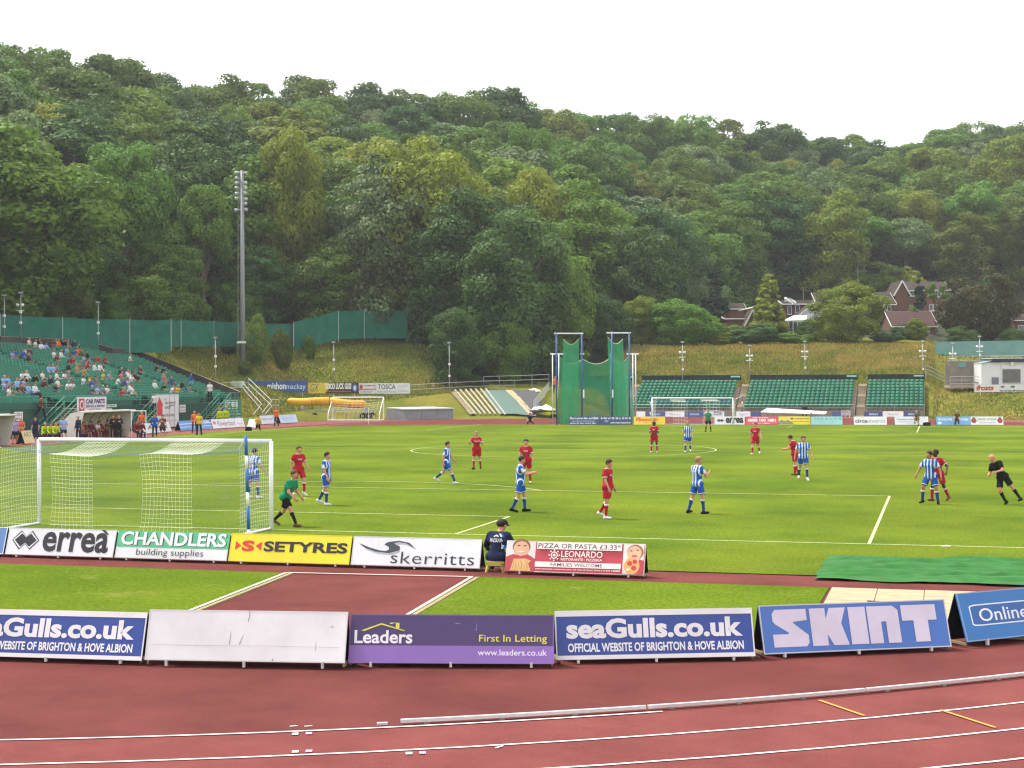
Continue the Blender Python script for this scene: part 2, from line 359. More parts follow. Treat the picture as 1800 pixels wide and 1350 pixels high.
# green sheet thrown over the landing area
def wrinkled(name, x0, x1, y0, y1, m, seed, nx=170, ny=90, amp=.06):
    r = np.random.RandomState(seed); X, Y = np.meshgrid(np.linspace(0, 1, nx), np.linspace(0, 1, ny))
    Z = np.zeros_like(X)
    for k in range(44):
        a = r.uniform(-.22, .22)+(.0 if k % 7 else .7); c = r.uniform(0, 1); w = r.uniform(.007, .03); h = r.uniform(.4, 1.0)
        d = (Y-c)*math.cos(a)-(X-.5)*math.sin(a)*.8+.05*np.sin(X*r.uniform(4, 14)+r.uniform(0, 6))
        env = np.exp(-((X-r.uniform(0, 1))/r.uniform(.15, .5))**2)
        Z += h*np.exp(-(d/w)**2)*env
    Z = amp*Z/(1+.35*Z)+.012
    edge = np.minimum(np.minimum(X, 1-X)*8, np.minimum(Y, 1-Y)*5); Z *= np.clip(.45+edge, 0, 1)
    wob = .05*np.sin(X*23)+.03*np.sin(X*51+1)
    XX = x0+(x1-x0)*X+.04*np.sin(Y*17); YY = y0+(y1-y0)*Y+wob*np.where(Y < .5, 1, .4)
    V = np.stack([XX, YY, Z], -1).reshape(-1, 3)
    i, j = np.meshgrid(np.arange(nx-1), np.arange(ny-1)); q = (j*nx+i).ravel()
    me = np_mesh(name, V, np.stack([q, q+1, q+nx+1, q+nx], -1), m, True)
    return link(name, me)
tarp_m = mat('green_mesh_sheet', '#2b6a2a', .8, col2='#235a24', scale=3, bump=.4, bscale=140)
tarp = wrinkled('ground_sheet', 19.35, 27.5, -7.35, -2.75, tarp_m, 5, amp=.13)
tag(tarp, 'wrinkled bright green sheet spread on the grass beside the pale paving', 'sheet')

# ================================================================== the wooded hillside
TER = {  # bearing (pixel column of the survey) : (distance ahead, height) pairs
 -900: [(0, -.6), (85, -.6), (100, 5), (120, 11), (230, 47), (300, 45), (900, 10)],
 -300: [(0, -.6), (100, -.6), (118, 4), (132, 9), (245, 45), (310, 43), (900, 10)],
 0: [(0, -.6), (118, -.6), (142, 4.2), (150, 7.2), (156, 8.6), (262, 43), (320, 41), (900, 10)],
 250: [(0, -.6), (152, -.6), (160, 4), (168, 7), (176, 8.4), (285, 41.5), (330, 40), (900, 10)],
 425: [(0, -.6), (160, -.6), (165, .6), (172, 3), (190, 8.7), (290, 41), (335, 40), (900, 10)],
 580: [(0, -.6), (166, -.6), (171, .4), (177, 2.55), (180.5, 2.65), (196, 9.2), (295, 41), (340, 40), (900, 10)],
 720: [(0, -.6), (166, -.6), (171, .4), (177, 2.5), (180.5, 2.6), (197, 8.2), (300, 42), (350, 40), (900, 10)],
 850: [(0, -.6), (164, -.6), (169, .2), (178, 2.9), (186, 3.2), (200, 6), (305, 41.5), (360, 40), (900, 10)],
 1000: [(0, -.6), (166, -.6), (171, .2), (180, 3.1), (188, 3.5), (205, 6.5), (320, 40), (370, 39), (900, 10)],
 1120: [(0, -.6), (177, -.6), (185, 3.4), (200, 8.2), (230, 10.5), (272, 16), (335, 40), (390, 39), (900, 10)],
 1400: [(0, -.6), (173, -.6), (180, 3.5), (200, 8.4), (236, 11.5), (278, 17), (360, 42), (410, 41), (900, 12)],
 1632: [(0, -.6), (168, -.6), (176, 3.5), (200, 8.3), (240, 12.5), (284, 18), (385, 44), (440, 43), (900, 15)],
 1652: [(0, -.6), (157, -.6), (162, .5), (172, 2.9), (188, 3.1), (192, 5.4), (199, 7.1), (240, 12), (284, 18), (388, 45.5), (440, 44), (900, 15)],
 1850: [(0, -.6), (154, -.6), (159, .5), (169, 2.9), (186, 3.1), (190, 5.4), (198, 7.1), (240, 12), (284, 18), (388, 47), (440, 45), (900, 15)],
 2600: [(0, -.6), (110, -.6), (120, 3), (140, 6), (180, 9), (240, 14), (284, 20), (388, 47), (440, 45), (900, 15)],
}
_TK = sorted(TER)
_DG = np.concatenate([np.arange(60, 230, 1.5), np.arange(230, 460, 5), np.arange(460, 900, 40)])
_TT = np.array([np.interp(_DG, [a for a, _ in TER[k]], [b for _, b in TER[k]]) for k in _TK])
def ground_z(px, d):
    px = np.atleast_1d(np.asarray(px, float)); d = np.atleast_1d(np.asarray(d, float))
    i = np.clip(np.searchsorted(_TK, px)-1, 0, len(_TK)-2); k = np.array(_TK)
    t = np.clip((px-k[i])/(k[i+1]-k[i]), 0, 1); t = t*t*(3-2*t)
    j = np.clip(np.searchsorted(_DG, d)-1, 0, len(_DG)-2); s = np.clip((d-_DG[j])/(_DG[j+1]-_DG[j]), 0, 1)
    g = lambda a, b: _TT[a, b]
    return (g(i, j)*(1-t)+g(i+1, j)*t)*(1-s)+(g(i, j+1)*(1-t)+g(i+1, j+1)*t)*s
def hz(px, d): return float(ground_z(px, d)[0])
F2 = np.array([FWD[0], FWD[1]]); F2 /= np.linalg.norm(F2); R2 = np.array([F2[1], -F2[0]])
def GP(px, d, dz=0.0):
    """point on the hillside at a bearing and distance"""
    q = CAM[:2]+d*(F2+(px-900)/FPX*R2); return np.array([q[0], q[1], max(hz(px, d), -.08)+dz])
pxs = np.concatenate([np.arange(-900, -100, 50), np.arange(-100, 1900, 12), np.arange(1900, 2650, 50)])
A, D = np.meshgrid(pxs, _DG)
Zt = ground_z(A.ravel(), D.ravel()).reshape(A.shape)
rs = np.random.RandomState(2)
bump = np.zeros_like(Zt)
for k in range(14):
    fx, fy, ph = rs.uniform(.02, .16), rs.uniform(.05, .5), rs.uniform(0, 6); bump += np.sin(A*fx+D*fy+ph)
Zt += np.where((Zt > .3) & (D > 214), bump*.05, 0)
XY = CAM[:2][None, None]+D[..., None]*(F2+((A-900)/FPX)[..., None]*R2)
V = np.concatenate([XY, Zt[..., None]], -1).reshape(-1, 3); nx = len(pxs)
i, j = np.meshgrid(np.arange(nx-1), np.arange(len(_DG)-1)); q = (j*nx+i).ravel()
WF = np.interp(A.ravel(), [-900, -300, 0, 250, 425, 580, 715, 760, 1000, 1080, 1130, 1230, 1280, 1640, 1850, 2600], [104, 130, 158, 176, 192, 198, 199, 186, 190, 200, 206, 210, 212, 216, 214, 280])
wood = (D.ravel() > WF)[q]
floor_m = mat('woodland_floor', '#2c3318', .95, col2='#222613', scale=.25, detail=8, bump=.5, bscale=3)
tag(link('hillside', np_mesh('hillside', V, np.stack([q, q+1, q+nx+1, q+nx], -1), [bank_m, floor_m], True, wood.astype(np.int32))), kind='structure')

# long grass on the two open banks (nobody could count it)
def tufts(name, poly_px, d_rng, n, h, cols, label, seed, wfn):
    r = np.random.RandomState(seed); px = r.uniform(min(p[0] for p in poly_px), max(p[0] for p in poly_px), n*6); d = r.uniform(*d_rng, n*6)
    z = np.maximum(ground_z(px, d), -.08); xy = CAM[:2]+d[:, None]*(F2+((px-900)/FPX)[:, None]*R2); b = np.concatenate([xy, z[:, None]], 1)
    q = b-CAM; dd = q@FWD; ok = pip(900+FPX*(q@RGT)/dd, 675-FPX*(q@UPV)/dd, poly_px); b, px, d = b[ok][:n], px[ok][:n], d[ok][:n]; n = len(b)
    a = r.uniform(0, 6.28, n); hh = h*r.uniform(.35, 1.2, n); w = .05+.07*r.rand(n); ln = r.uniform(-.3, .3, (n, 2))*hh[:, None]
    dv = np.stack([w*np.cos(a), w*np.sin(a), np.zeros(n)], 1); lo = b-np.array([0, 0, .06]); tip = b+np.concatenate([ln, hh[:, None]], 1)
    V = np.stack([lo-dv, lo+dv, tip], 1).reshape(-1, 3); p = wfn(px, d); u = r.rand(n)
    MI = (u > p[0]).astype(np.int32)+(u > p[0]+p[1]).astype(np.int32)
    return tag(link(name, np_mesh(name, V, np.arange(3*n).reshape(-1, 3), cols, False, MI)), label, 'grass', kind='stuff')
g1 = mat('long_grass_green', '#5f7322', .8, var=.25, scale=.3, trans=.25)
g2 = mat('long_grass_olive', '#7f7c34', .8, var=.25, scale=.3, trans=.25)
g3 = mat('long_grass_straw', '#a58e4a', .8, var=.2, scale=.3, trans=.25)
tufts('bank_grass', [(270, 612), (515, 590), (740, 590), (800, 690), (430, 735), (300, 690)], (160, 200), 42000, .24, [g1, g2, g3],
      'rough green and straw coloured grass on the bank below the dark trees', 3, lambda px, d: (.48+.16*np.sin(px*.021+d*.35)+.1*np.sin(px*.057-d*.2), .34+0*px))
tufts('bank_grass', [(1100, 600), (1640, 590), (1645, 680), (1100, 680)], (178, 206), 50000, .30, [g1, g2, g3],
      'tall dry yellow grass on the bank above the green seats', 4,
      lambda px, d: (np.where(((px > 1470) & (d > 186)) | (d > 197), .12, .34)+.12*np.sin(px*.019+d*.4)+.10*np.sin(px*.047-d*.7), np.where(((px > 1470) & (d > 186)) | (d > 197), .32, .42)))
tufts('bank_grass', [(1620, 595), (1800, 590), (1900, 590), (1900, 750), (1620, 750)], (155, 206), 20000, .25, [g1, g2, g3],
      'patchy green and brown grass on the mound below the white cabin', 5, lambda px, d: (.36+.25*np.sin(px*.04+d*.3), .34+0*px))

# ================================================================== trees
LEAF = {
 'mid': mat('leaves_mid_green', '#6b852f', .6, col2='#557022', scale=.35, trans=.35, island=.16, spec=.2),
 'dark': mat('leaves_dark_green', '#4b662d', .6, col2='#3e5726', scale=.35, trans=.28, island=.16, spec=.2),
 'yellow': mat('leaves_yellow_green', '#88902a', .6, col2='#707a24', scale=.35, trans=.38, island=.16, spec=.2),
 'silver': mat('leaves_silver_green', '#708451', .6, col2='#5e7443', scale=.35, trans=.25, island=.25, spec=.25),
 'olive': mat('leaves_olive_green', '#6a7a2b', .6, col2='#556622', scale=.35, trans=.35, island=.16, spec=.2),
 'copper': mat('leaves_copper_brown', '#544d28', .6, col2='#424222', scale=.35, trans=.25, island=.3, spec=.2),
 'gold': mat('leaves_golden_cypress', '#8e952f', .6, col2='#778128', scale=.35, trans=.25, island=.16, spec=.2),
 'cypress': mat('leaves_dark_cypress', '#2e432f', .65, col2='#263a26', scale=.35, trans=.12, island=.25, spec=.2),
}
bark_m = mat('bark', '#6a5f50', .9, var=.3, scale=5, bump=.5)
def crown_data(kind, seed, n_leaf, leaf):
    """leaf-sized rhombs on many overlapping clumps; crown stands on z=0..1 scaled outside (unit: metres for a 20 m tree)"""
    r = np.random.RandomState(seed); C = []; R = []
    def ell(n, rx, rz, cz, r0, r1, lo=-1.0, shell=.5):
        k = 0
        while k < n:
            v = r.normal(size=3); v /= np.linalg.norm(v)
            if v[2] < lo: continue
            t = r.uniform(shell, 1)
            C.append((v[0]*rx*t, v[1]*rx*t, cz+v[2]*rz*t)); R.append(r.uniform(r0, r1)); k += 1
    if kind == 'dome': ell(64, 5.6, 6.2, 12.2, 1.3, 2.4, -.75, .62)
    elif kind == 'round': ell(54, 5.0, 5.4, 11.5, 1.3, 2.3, -.8, .6); ell(10, 3.4, 2.2, 15.5, 1.0, 1.6, -.2)
    elif kind == 'tall': ell(46, 4.0, 6.8, 11.6, 1.2, 2.1, -.85, .6); ell(14, 2.6, 3.2, 16.2, .9, 1.5, -.3)
    elif kind == 'lobed':
        for b in range(6):
            a = b*1.05+r.uniform(-.3, .3); c0 = (3.2*math.cos(a), 3.2*math.sin(a), r.uniform(9.5, 14.5)); n0 = len(C)
            ell(11, 2.7, 2.9, 0, 1.0, 1.8, -.6, .5)
            for k in range(n0, len(C)): C[k] = tuple(np.add(C[k], c0))
        ell(9, 2.4, 2.4, 16, 1, 1.6)
    elif kind == 'skirt':                                  # foliage down to the ground
        ell(58, 5.2, 8.6, 10.2, 1.3, 2.3, -1, .66); ell(26, 3.6, 6.6, 9.8, 1.6, 2.5, -1, .3); ell(14, 5.2, 1.8, 2.6, 1.1, 1.9, -.6, .7)
    elif kind == 'thin':
        for b in range(9):
            a = r.uniform(0, 6.28); q = r.uniform(1.2, 4.4); c0 = (q*math.cos(a), q*math.sin(a), 17.6-q*.9+r.uniform(-3.0, 1.2)); n0 = len(C)
            ell(4, 1.5, 1.0, 0, .7, 1.25, -.5, .3)
            for k in range(n0, len(C)): C[k] = tuple(np.add(C[k], c0))
    elif kind == 'willow':
        for b in range(46):
            a = r.uniform(0, 6.28); t = r.uniform(.25, 1); z = 3+14*r.rand(); w = 4.6*math.sin(math.pi*min(1, .18+z/24))
            C.append((w*t*math.cos(a), w*t*math.sin(a), z)); R.append(r.uniform(.8, 1.5))
    elif kind == 'cone':
        for b in range(170):
            z = 19.2*(1-r.rand()**.62); w = 4.4*(1-z/20)**.8+.12; a = r.uniform(0, 6.28); t = r.uniform(.62, .95)
            C.append((w*t*math.cos(a), w*t*math.sin(a), z+.3)); R.append(.34+.95*(1-z/20))
    elif kind == 'slim':
        for b in range(60):
            z = r.uniform(.4, 19.2); w = 1.75*math.sin(math.pi*min(1, .30+.7*z/20))**.7; a = r.uniform(0, 6.28)
            C.append((w*.7*math.cos(a), w*.7*math.sin(a), z)); R.append(.5+.5*(1-z/20))
    elif kind == 'globe': ell(74, 5.5, 5.9, 6.2, 1.2, 2.1, -1, .66)
    elif kind == 'bush': ell(44, 6.2, 8.4, 8.2, 1.7, 3.2, -1, .55)
    C = np.array(C); R = np.array(R)
    p = R**2/np.sum(R**2); ci = r.choice(len(C), n_leaf, p=p)
    v = r.normal(size=(n_leaf, 3)); v /= np.linalg.norm(v, axis=1)[:, None]
    cen = C.mean(0); outw = C[ci]-cen; outw /= np.maximum(np.linalg.norm(outw, axis=1)[:, None], 1e-3)
    v += .55*outw+np.array([0, 0, .35]); v /= np.linalg.norm(v, axis=1)[:, None]
    rr = R[ci]*(.66+.42*r.rand(n_leaf)); P = C[ci]+v*rr[:, None]*np.array([1.08, 1.08, .84])
    if kind in ('willow',): P[:, 2] -= r.rand(n_leaf)*1.2
    P[:, 2] = np.maximum(P[:, 2], .05)
    nrm = v+.38*r.normal(size=(n_leaf, 3)); nrm /= np.linalg.norm(nrm, axis=1)[:, None]
    t = np.cross(nrm, r.normal(size=(n_leaf, 3))); t /= np.linalg.norm(t, axis=1)[:, None]; b = np.cross(nrm, t)
    s = leaf*r.uniform(.6, 1.35, n_leaf)[:, None]
    if kind in ('willow',): t = t*.5+np.array([0, 0, -1.0]); b *= .7
    V = np.stack([P-t*s*.9, P+b*s*.5+t*s*.1, P+t*s*.9, P-b*s*.5+t*s*.1], 1).reshape(-1, 3)
    return V, np.arange(4*n_leaf).reshape(-1, 4), C, R
CROWN = {}
def crown(kind, var, n=15000, leaf=.285):
    k = (kind, var)
    if k not in CROWN:
        V, Fq, C, R = crown_data(kind, hash_(kind)*17+var*5+3, int(n*1.25) if kind == 'skirt' else n if kind not in ('slim', 'thin', 'willow') else 9000, leaf if kind not in ('cone', 'slim') else .52)
        CROWN[k] = (V, Fq, C, R, np_mesh('crown', V, Fq, bark_m))
    return CROWN[k][4]
def hash_(s): return sum(ord(c)*(i+1) for i, c in enumerate(s)) % 97
TRUNK = {}
def trunk(kind, var):
    k = (kind, var)
    if k in TRUNK: return TRUNK[k]
    r = random.Random(hash_(kind)+var*31); C = CROWN[(kind, var)][2]; mb = MB()
    top = {'cone': 18.5, 'slim': 18, 'bush': 7, 'globe': 7, 'willow': 12}.get(kind, 13.5)
    pts = [(0, 0, -1.2), (r.uniform(-.1, .1), r.uniform(-.1, .1), 2.5), (r.uniform(-.3, .3), r.uniform(-.3, .3), top*.55), (r.uniform(-.4, .4), r.uniform(-.4, .4), top)]
    mb.tube(pts, [.50, .36, .26, .06], 7)
    if kind not in ('slim', 'cone'):
        for q in r.sample(range(len(C)), min(13, len(C))):
            c = C[q]; z0 = min(max(2.2, c[2]*.5), top*.8); t = z0/top
            mid = (c[0]*.5, c[1]*.5, (z0+c[2])/2+.5)
            mb.tube([(pts[2][0]*t, pts[2][1]*t, z0), mid, tuple(c)], [.17, .10, .03], 5, cap=False)
    TRUNK[k] = mb.mesh('trunk', bark_m, True); return TRUNK[k]
def tree(name, label, pos, height, width, kind, var, leafmat, rz=0.0, group=None, cat='tree'):
    me = crown(kind, var); C = CROWN[(kind, var)]
    t = thing(name, label, cat, tuple(pos), rz, group)
    nat_h = float(C[0][:, 2].max()); nat_w = float(np.ptp(C[0][:, 0]))
    s = height/nat_h; w = width/nat_w; t.scale = (w, w, s)
    c = link('crown', me, t); c.material_slots[0].link = 'OBJECT'; c.material_slots[0].material = LEAF[leafmat]
    k = link('trunk', trunk(kind, var), t)
    return t
# ---- single trees one can point at: pixel column, distance, top row, width in pixels, kind, leaves
def spot(px, d, ytop, wpx, kind, leafmat, label, name='tree', rz=None, ybase=None, cat='tree', var=0):
    b = GP(px, d)
    if ybase is not None: b = AT(px, ybase, d)
    top = CAM[2]+(668.9-ytop)/FPX*d; h = max(1.0, top-b[2])
    return tree(name, label, b, h, wpx/FPX*d, kind, var, leafmat, rz if rz is not None else (px*.37) % 6.28, None, cat)
TREES = [
 (745, 206, 236, 225, 'skirt', 'yellow', 'large yellow green tree crowning behind the silvery tree right of the mast', 'broadleaf_tree', 0),
 (665, 203, 262, 180, 'skirt', 'silver', 'tall silvery green tree rising from the bank right of the floodlight mast', 'broadleaf_tree', 1),
 (512, 206, 216, 150, 'skirt', 'yellow', 'tall narrow yellow green tree just right of the floodlight mast top', 'broadleaf_tree', 0),
 (382, 232, 200, 168, 'round', 'dark', 'rounded dark green tree left of the floodlight mast head', 'broadleaf_tree', 0),
 (212, 186, 245, 190, 'dome', 'mid', 'broad mid green tree with visible forked limbs above the left stand', 'broadleaf_tree', 1),
 (100, 172, 288, 125, 'skirt', 'silver', 'silvery green tree rising behind the left stand near the edge of the picture', 'broadleaf_tree', 2),
 (30, 176, 262, 140, 'tall', 'olive', 'olive green tree at the far left edge behind the stand', 'broadleaf_tree', 1),
 (360, 196, 318, 110, 'round', 'mid', 'mid green tree left of the mast shaft below the dark rounded tree', 'broadleaf_tree', 1),
 (165, 178, 395, 130, 'skirt', 'dark', 'dark bushy tree low behind the green windbreak of the left stand', 'broadleaf_tree', 0),
 (300, 184, 400, 130, 'skirt', 'mid', 'low bushy green tree behind the windbreak left of the mast', 'broadleaf_tree', 1),
 (570, 200, 415, 150, 'skirt', 'mid', 'bushy green tree above the windbreak right of the mast', 'broadleaf_tree', 2),
 (455, 198, 430, 110, 'skirt', 'dark', 'dark bushy tree close behind the floodlight mast', 'broadleaf_tree', 1),
 (905, 194, 372, 215, 'skirt', 'dark', 'massive dark green tree left of the hammer cage', 'broadleaf_tree', 2),
 (985, 199, 425, 130, 'skirt', 'mid', 'leafy green tree directly behind the hammer cage', 'broadleaf_tree', 0),
 (800, 184, 538, 110, 'skirt', 'dark', 'small dark bushy tree at the foot of the grass bank', 'broadleaf_tree', 0),
 (945, 226, 292, 150, 'round', 'yellow', 'yellow green tree high on the slope above the hammer cage', 'broadleaf_tree', 2),
 (925, 258, 216, 140, 'dome', 'mid', 'pale green domed tree below the skyline right of centre', 'broadleaf_tree', 2),
 (805, 232, 236, 95, 'tall', 'olive', 'narrow olive tree behind the large yellow green tree', 'broadleaf_tree', 2),
 (1335, 300, 300, 265, 'dome', 'mid', 'very broad green tree on the slope above the houses', 'broadleaf_tree', 0),
 (1215, 286, 318, 130, 'round', 'olive', 'olive green tree left of the very broad tree on the slope', 'broadleaf_tree', 1),
 (1230, 238, 450, 112, 'willow', 'silver', 'grey feathery willow left of the golden cypress', 'willow_tree', 0),
 (1257, 226, 474, 58, 'slim', 'cypress', 'dark slender evergreen beside the grey willow', 'evergreen_tree', 1),
 (1352, 214, 482, 84, 'cone', 'gold', 'conical golden green cypress in front of the houses', 'cypress_tree', 0),
 (1490, 208, 496, 156, 'globe', 'yellow', 'round bright green tree standing in front of the brown roofed houses', 'broadleaf_tree', 1),
 (1722, 216, 470, 158, 'globe', 'copper', 'dark copper leaved tree at the right edge above the pale fence', 'copper_tree', 2),
 (1617, 248, 485, 25, 'slim', 'cypress', 'narrow dark cypress against the brick gable house', 'cypress_tree', 0),
 (1648, 232, 500, 40, 'thin', 'olive', 'thin sparse small tree left of the copper tree', 'young_tree', 0),
 (1200, 206, 524, 128, 'globe', 'mid', 'rounded pale green bushy tree right of the hammer cage', 'broadleaf_tree', 0),
 (1128, 208, 520, 70, 'skirt', 'yellow', 'small yellow green tree between two bushy trees right of the cage', 'broadleaf_tree', 0),
 (1070, 202, 516, 105, 'globe', 'dark', 'rounded mid green tree just behind the right cage gate', 'broadleaf_tree', 1),
 (1740, 262, 470, 46, 'cone', 'dark', 'small dark spruce above the copper tree', 'spruce_tree', 1),
 (1590, 285, 470, 90, 'globe', 'yellow', 'pale yellow green tree behind the two storey brick house', 'broadleaf_tree', 2),
 (1545, 283, 462, 100, 'globe', 'mid', 'leafy green tree between the houses at the foot of the wood', 'broadleaf_tree', 0),
 (1590, 300, 385, 110, 'round', 'silver', 'grey green tree above the two storey brick house', 'broadleaf_tree', 0),
 (1530, 330, 290, 130, 'tall', 'mid', 'tall green tree high on the right slope', 'broadleaf_tree', 1),
 (1780, 330, 240, 150, 'dome', 'yellow', 'light green domed tree at the right edge near the skyline', 'broadleaf_tree', 1),
 (1640, 335, 262, 140, 'tall', 'yellow', 'light green tree below the skyline left of the right edge', 'broadleaf_tree', 0),
]
for (px, d, yt, w, kind, lm, lab, nm, var) in TREES: spot(px, d, yt, w, kind, lm, lab, nm, var=var)
# shrubs
for (px, d, yt, w, lm, lab, var) in [
 (447, 182, 548, 58, 'mid', 'leafy green shrub beside the foot of the floodlight mast', 0),
 (496, 184, 574, 46, 'olive', 'pale green shrub on the bank right of the floodlight mast', 1),
 (430, 178, 628, 30, 'olive', 'small grey green bush at the very foot of the mast', 2),
 (405, 186, 585, 40, 'dark', 'low dark shrub left of the mast against the windbreak', 0),
 (545, 190, 585, 26, 'mid', 'small shrub in front of the windbreak on the bank', 1),
 (1285, 207, 572, 62, 'mid', 'rounded hedge shrub left of the golden cypress', 1),
 (1330, 206, 570, 90, 'dark', 'wide dark hedge below the golden cypress', 0),
 (1395, 206, 585, 80, 'mid', 'low spreading hedge left of the round bright tree', 2),
 (1425, 212, 562, 60, 'olive', 'bushy shrub in front of the white conservatory', 1),
 (1560, 208, 585, 70, 'dark', 'dark hedge right of the round bright tree', 2),
 (1612, 212, 562, 48, 'yellow', 'yellow green garden bush below the bungalow window', 1),
 (1595, 214, 572, 60, 'dark', 'low dark hedge below the bungalow', 0),
 (1690, 209, 575, 60, 'dark', 'dark undergrowth left of the copper tree above the pale fence', 0),
 (1785, 211, 580, 60, 'dark', 'dark undergrowth right of the copper tree above the pale fence', 1),
 (1262, 205, 590, 50, 'yellow', 'yellow green bush right of the rounded pale tree', 2),
 (1290, 256, 515, 60, 'dark', 'dark rounded bush left of the hidden bungalow roof', 2),
 (1608, 236, 540, 30, 'mid', 'clipped shrub in front of the brick gable', 0)]:
    spot(px, d, yt, w, 'globe', lm, lab, 'shrub', cat='shrub', var=var)
# ---- the wood itself: every crown a tree of its own
rng = random.Random(11)
def skyline(px):
    return np.interp(px, [-300, 0, 60, 150, 300, 430, 520, 620, 700, 780, 870, 945, 1010, 1090, 1170, 1240, 1330, 1400, 1480, 1560, 1620, 1700, 1800, 2200],
                     [60, 78, 96, 100, 128, 160, 146, 158, 166, 162, 158, 196, 208, 196, 204, 226, 212, 250, 252, 240, 258, 222, 222, 215])
def front(px): return np.interp(px, [-900, -300, 0, 250, 425, 580, 715, 760, 1000, 1080, 1130, 1230, 1280, 1640, 1850, 2600], [108, 135, 164, 182, 199, 203, 204, 190, 194, 202, 214, 232, 284, 292, 296, 290])
def ridge(px): return np.interp(px, [-900, 0, 425, 720, 1000, 1120, 1400, 1640, 2600], [232, 262, 290, 300, 320, 335, 360, 386, 390])
ZONE = ['above the left stand', 'left of the floodlight mast', 'right of the floodlight mast', 'above the hammer cage', 'above the far goal', 'above the houses', 'at the right edge']
ADJ = {'mid': 'mid green', 'dark': 'dark green', 'yellow': 'yellow green', 'silver': 'silvery green', 'olive': 'olive green'}
placed = [(GP(t[0], t[1])[:2]) for t in TREES]
nw = 0
# understorey along the edge of the wood
q = -250.0; ui = 0
while q < 1060:
    d = float(front(q))-rng.uniform(0.5, 3.0)+(5.0 if 470 < q < 735 else 0); hgt = rng.uniform(4.5, 9)
    zi = 0 if q < 200 else 1 if q < 425 else 2 if q < 800 else 3
    lm = rng.choice(['mid', 'dark', 'dark', 'olive'])
    tree('understorey_shrub', '%s shrub at the edge of the wood %s' % (ADJ[lm], ZONE[zi]), GP(q, d)-np.array([0, 0, .4]), hgt, hgt*rng.uniform(.8, 1.3), 'globe', ui % 3, lm, rng.uniform(0, 6), 'shrubs at the edge of the wood %s' % ZONE[zi], 'shrub')
    q += rng.uniform(4.5, 7)*FPX/d; ui += 1
px_rows = []
d_step = 0.0
while d_step <= 1.03:
    px = -330.0
    while px < 2120:
        f, rg = float(front(px)), float(ridge(px)); d = f+(rg+6-f)*d_step+rng.uniform(-3.5, 3.5)
        step = rng.uniform(8.0, 11.5)*FPX/d
        q = px+rng.uniform(-.25, .25)*step
        pos = GP(q, d)
        if all((pos[0]-c[0])**2+(pos[1]-c[1])**2 > 36 for c in placed):
            sky_y = float(skyline(q)); cap = CAM[2]+(668.9-sky_y)/FPX*d-pos[2]
            h = rng.uniform(15, 22.5); crest = d_step > .9
            if crest:
                tz = cap+rng.uniform(-.6, 2.6); h = max(tz, 15); pos = pos+np.array([0, 0, tz-h])
            elif h > cap*.97: tz = cap*rng.uniform(.84, .97); h = max(tz, 13); pos = pos+np.array([0, 0, tz-h])
            kind = rng.choice(['dome', 'round', 'tall', 'lobed', 'round', 'dome', 'lobed']) if not crest else rng.choice(['dome', 'round', 'lobed', 'skirt', 'round', 'dome'])
            if d_step < .3 and rng.random() < .8: kind = 'skirt'
            lm = rng.choice(['mid', 'mid', 'dark', 'dark', 'olive', 'yellow', 'mid', 'mid', 'olive', 'silver'] if not crest else ['dark', 'mid', 'dark', 'mid', 'olive'])
            w = max(10.5, h*rng.uniform(.66, .94))
            zi = 0 if q < 200 else 1 if q < 425 else 2 if q < 800 else 3 if q < 1100 else 4 if q < 1300 else 5 if q < 1650 else 6
            band = 'on the skyline' if crest else 'at the wood front' if d_step < .12 else 'low in the wood' if d_step < .4 else 'halfway up the wood' if d_step < .7 else 'high in the wood'
            form = {'dome': 'domed', 'round': 'rounded', 'tall': 'tall', 'lobed': 'uneven', 'thin': 'sparse', 'skirt': 'low'}[kind]
            tree('woodland_tree', '%s %s tree %s %s' % (form, ADJ[lm], band, ZONE[zi]), pos-np.array([0, 0, .3]), h, w, kind, rng.randrange(3), lm, rng.uniform(0, 6.28),
                 'woodland trees %s %s' % (band, ZONE[zi]))
            placed.append(pos[:2]); nw += 1
        px += step
    d_step += .085
print('woodland trees', nw)

# ================================================================== advertising boards
black_m = mat('board_black_back', '#17171a', .7, var=.2)
foot_m = mat('galvanised_foot', '#c9c9c6', .5, var=.1, metal=.3)
PM = {}
def pm(hexc, rough=.42):
    """printed board colour with slight grime"""
    k = 'print_'+hexc.strip('#')
    if k in MATS: return MATS[k]
    c = lin(hexc); d = tuple(x*.80+.012 for x in c)
    m = mat(k, c, rough, col2=d, scale=1.1, detail=9, spec=.35); return m
def ell(cu, cv, ru, rv, n=20, a0=0, a1=360):
    return [(cu+ru*math.cos(rad(a0+(a1-a0)*i/(n if a1-a0 < 360 else n))), cv+rv*math.sin(rad(a0+(a1-a0)*i/n))) for i in range(n if a1-a0 >= 360 else n+1)]
def rrect(u0, v0, u1, v1, r, n=5):
    p = []
    for cx, cy, a in ((u1-r, v1-r, 0), (u0+r, v1-r, 90), (u0+r, v0+r, 180), (u1-r, v0+r, 270)):
        p += [(cx+r*math.cos(rad(a+90*i/n)), cy+r*math.sin(rad(a+90*i/n))) for i in range(n+1)]
    return p
def ribbon(pts, ws):
    L, R = [], []
    for i, (p, w) in enumerate(zip(pts, ws)):
        a, b = pts[max(i-1, 0)], pts[min(i+1, len(pts)-1)]; dx, dy = b[0]-a[0], b[1]-a[1]; q = math.hypot(dx, dy) or 1
        L.append((p[0]-dy/q*w/2, p[1]+dx/q*w/2)); R.append((p[0]+dy/q*w/2, p[1]-dx/q*w/2))
    return [[L[i], R[i], R[i+1], L[i+1]] for i in range(len(pts)-1)]
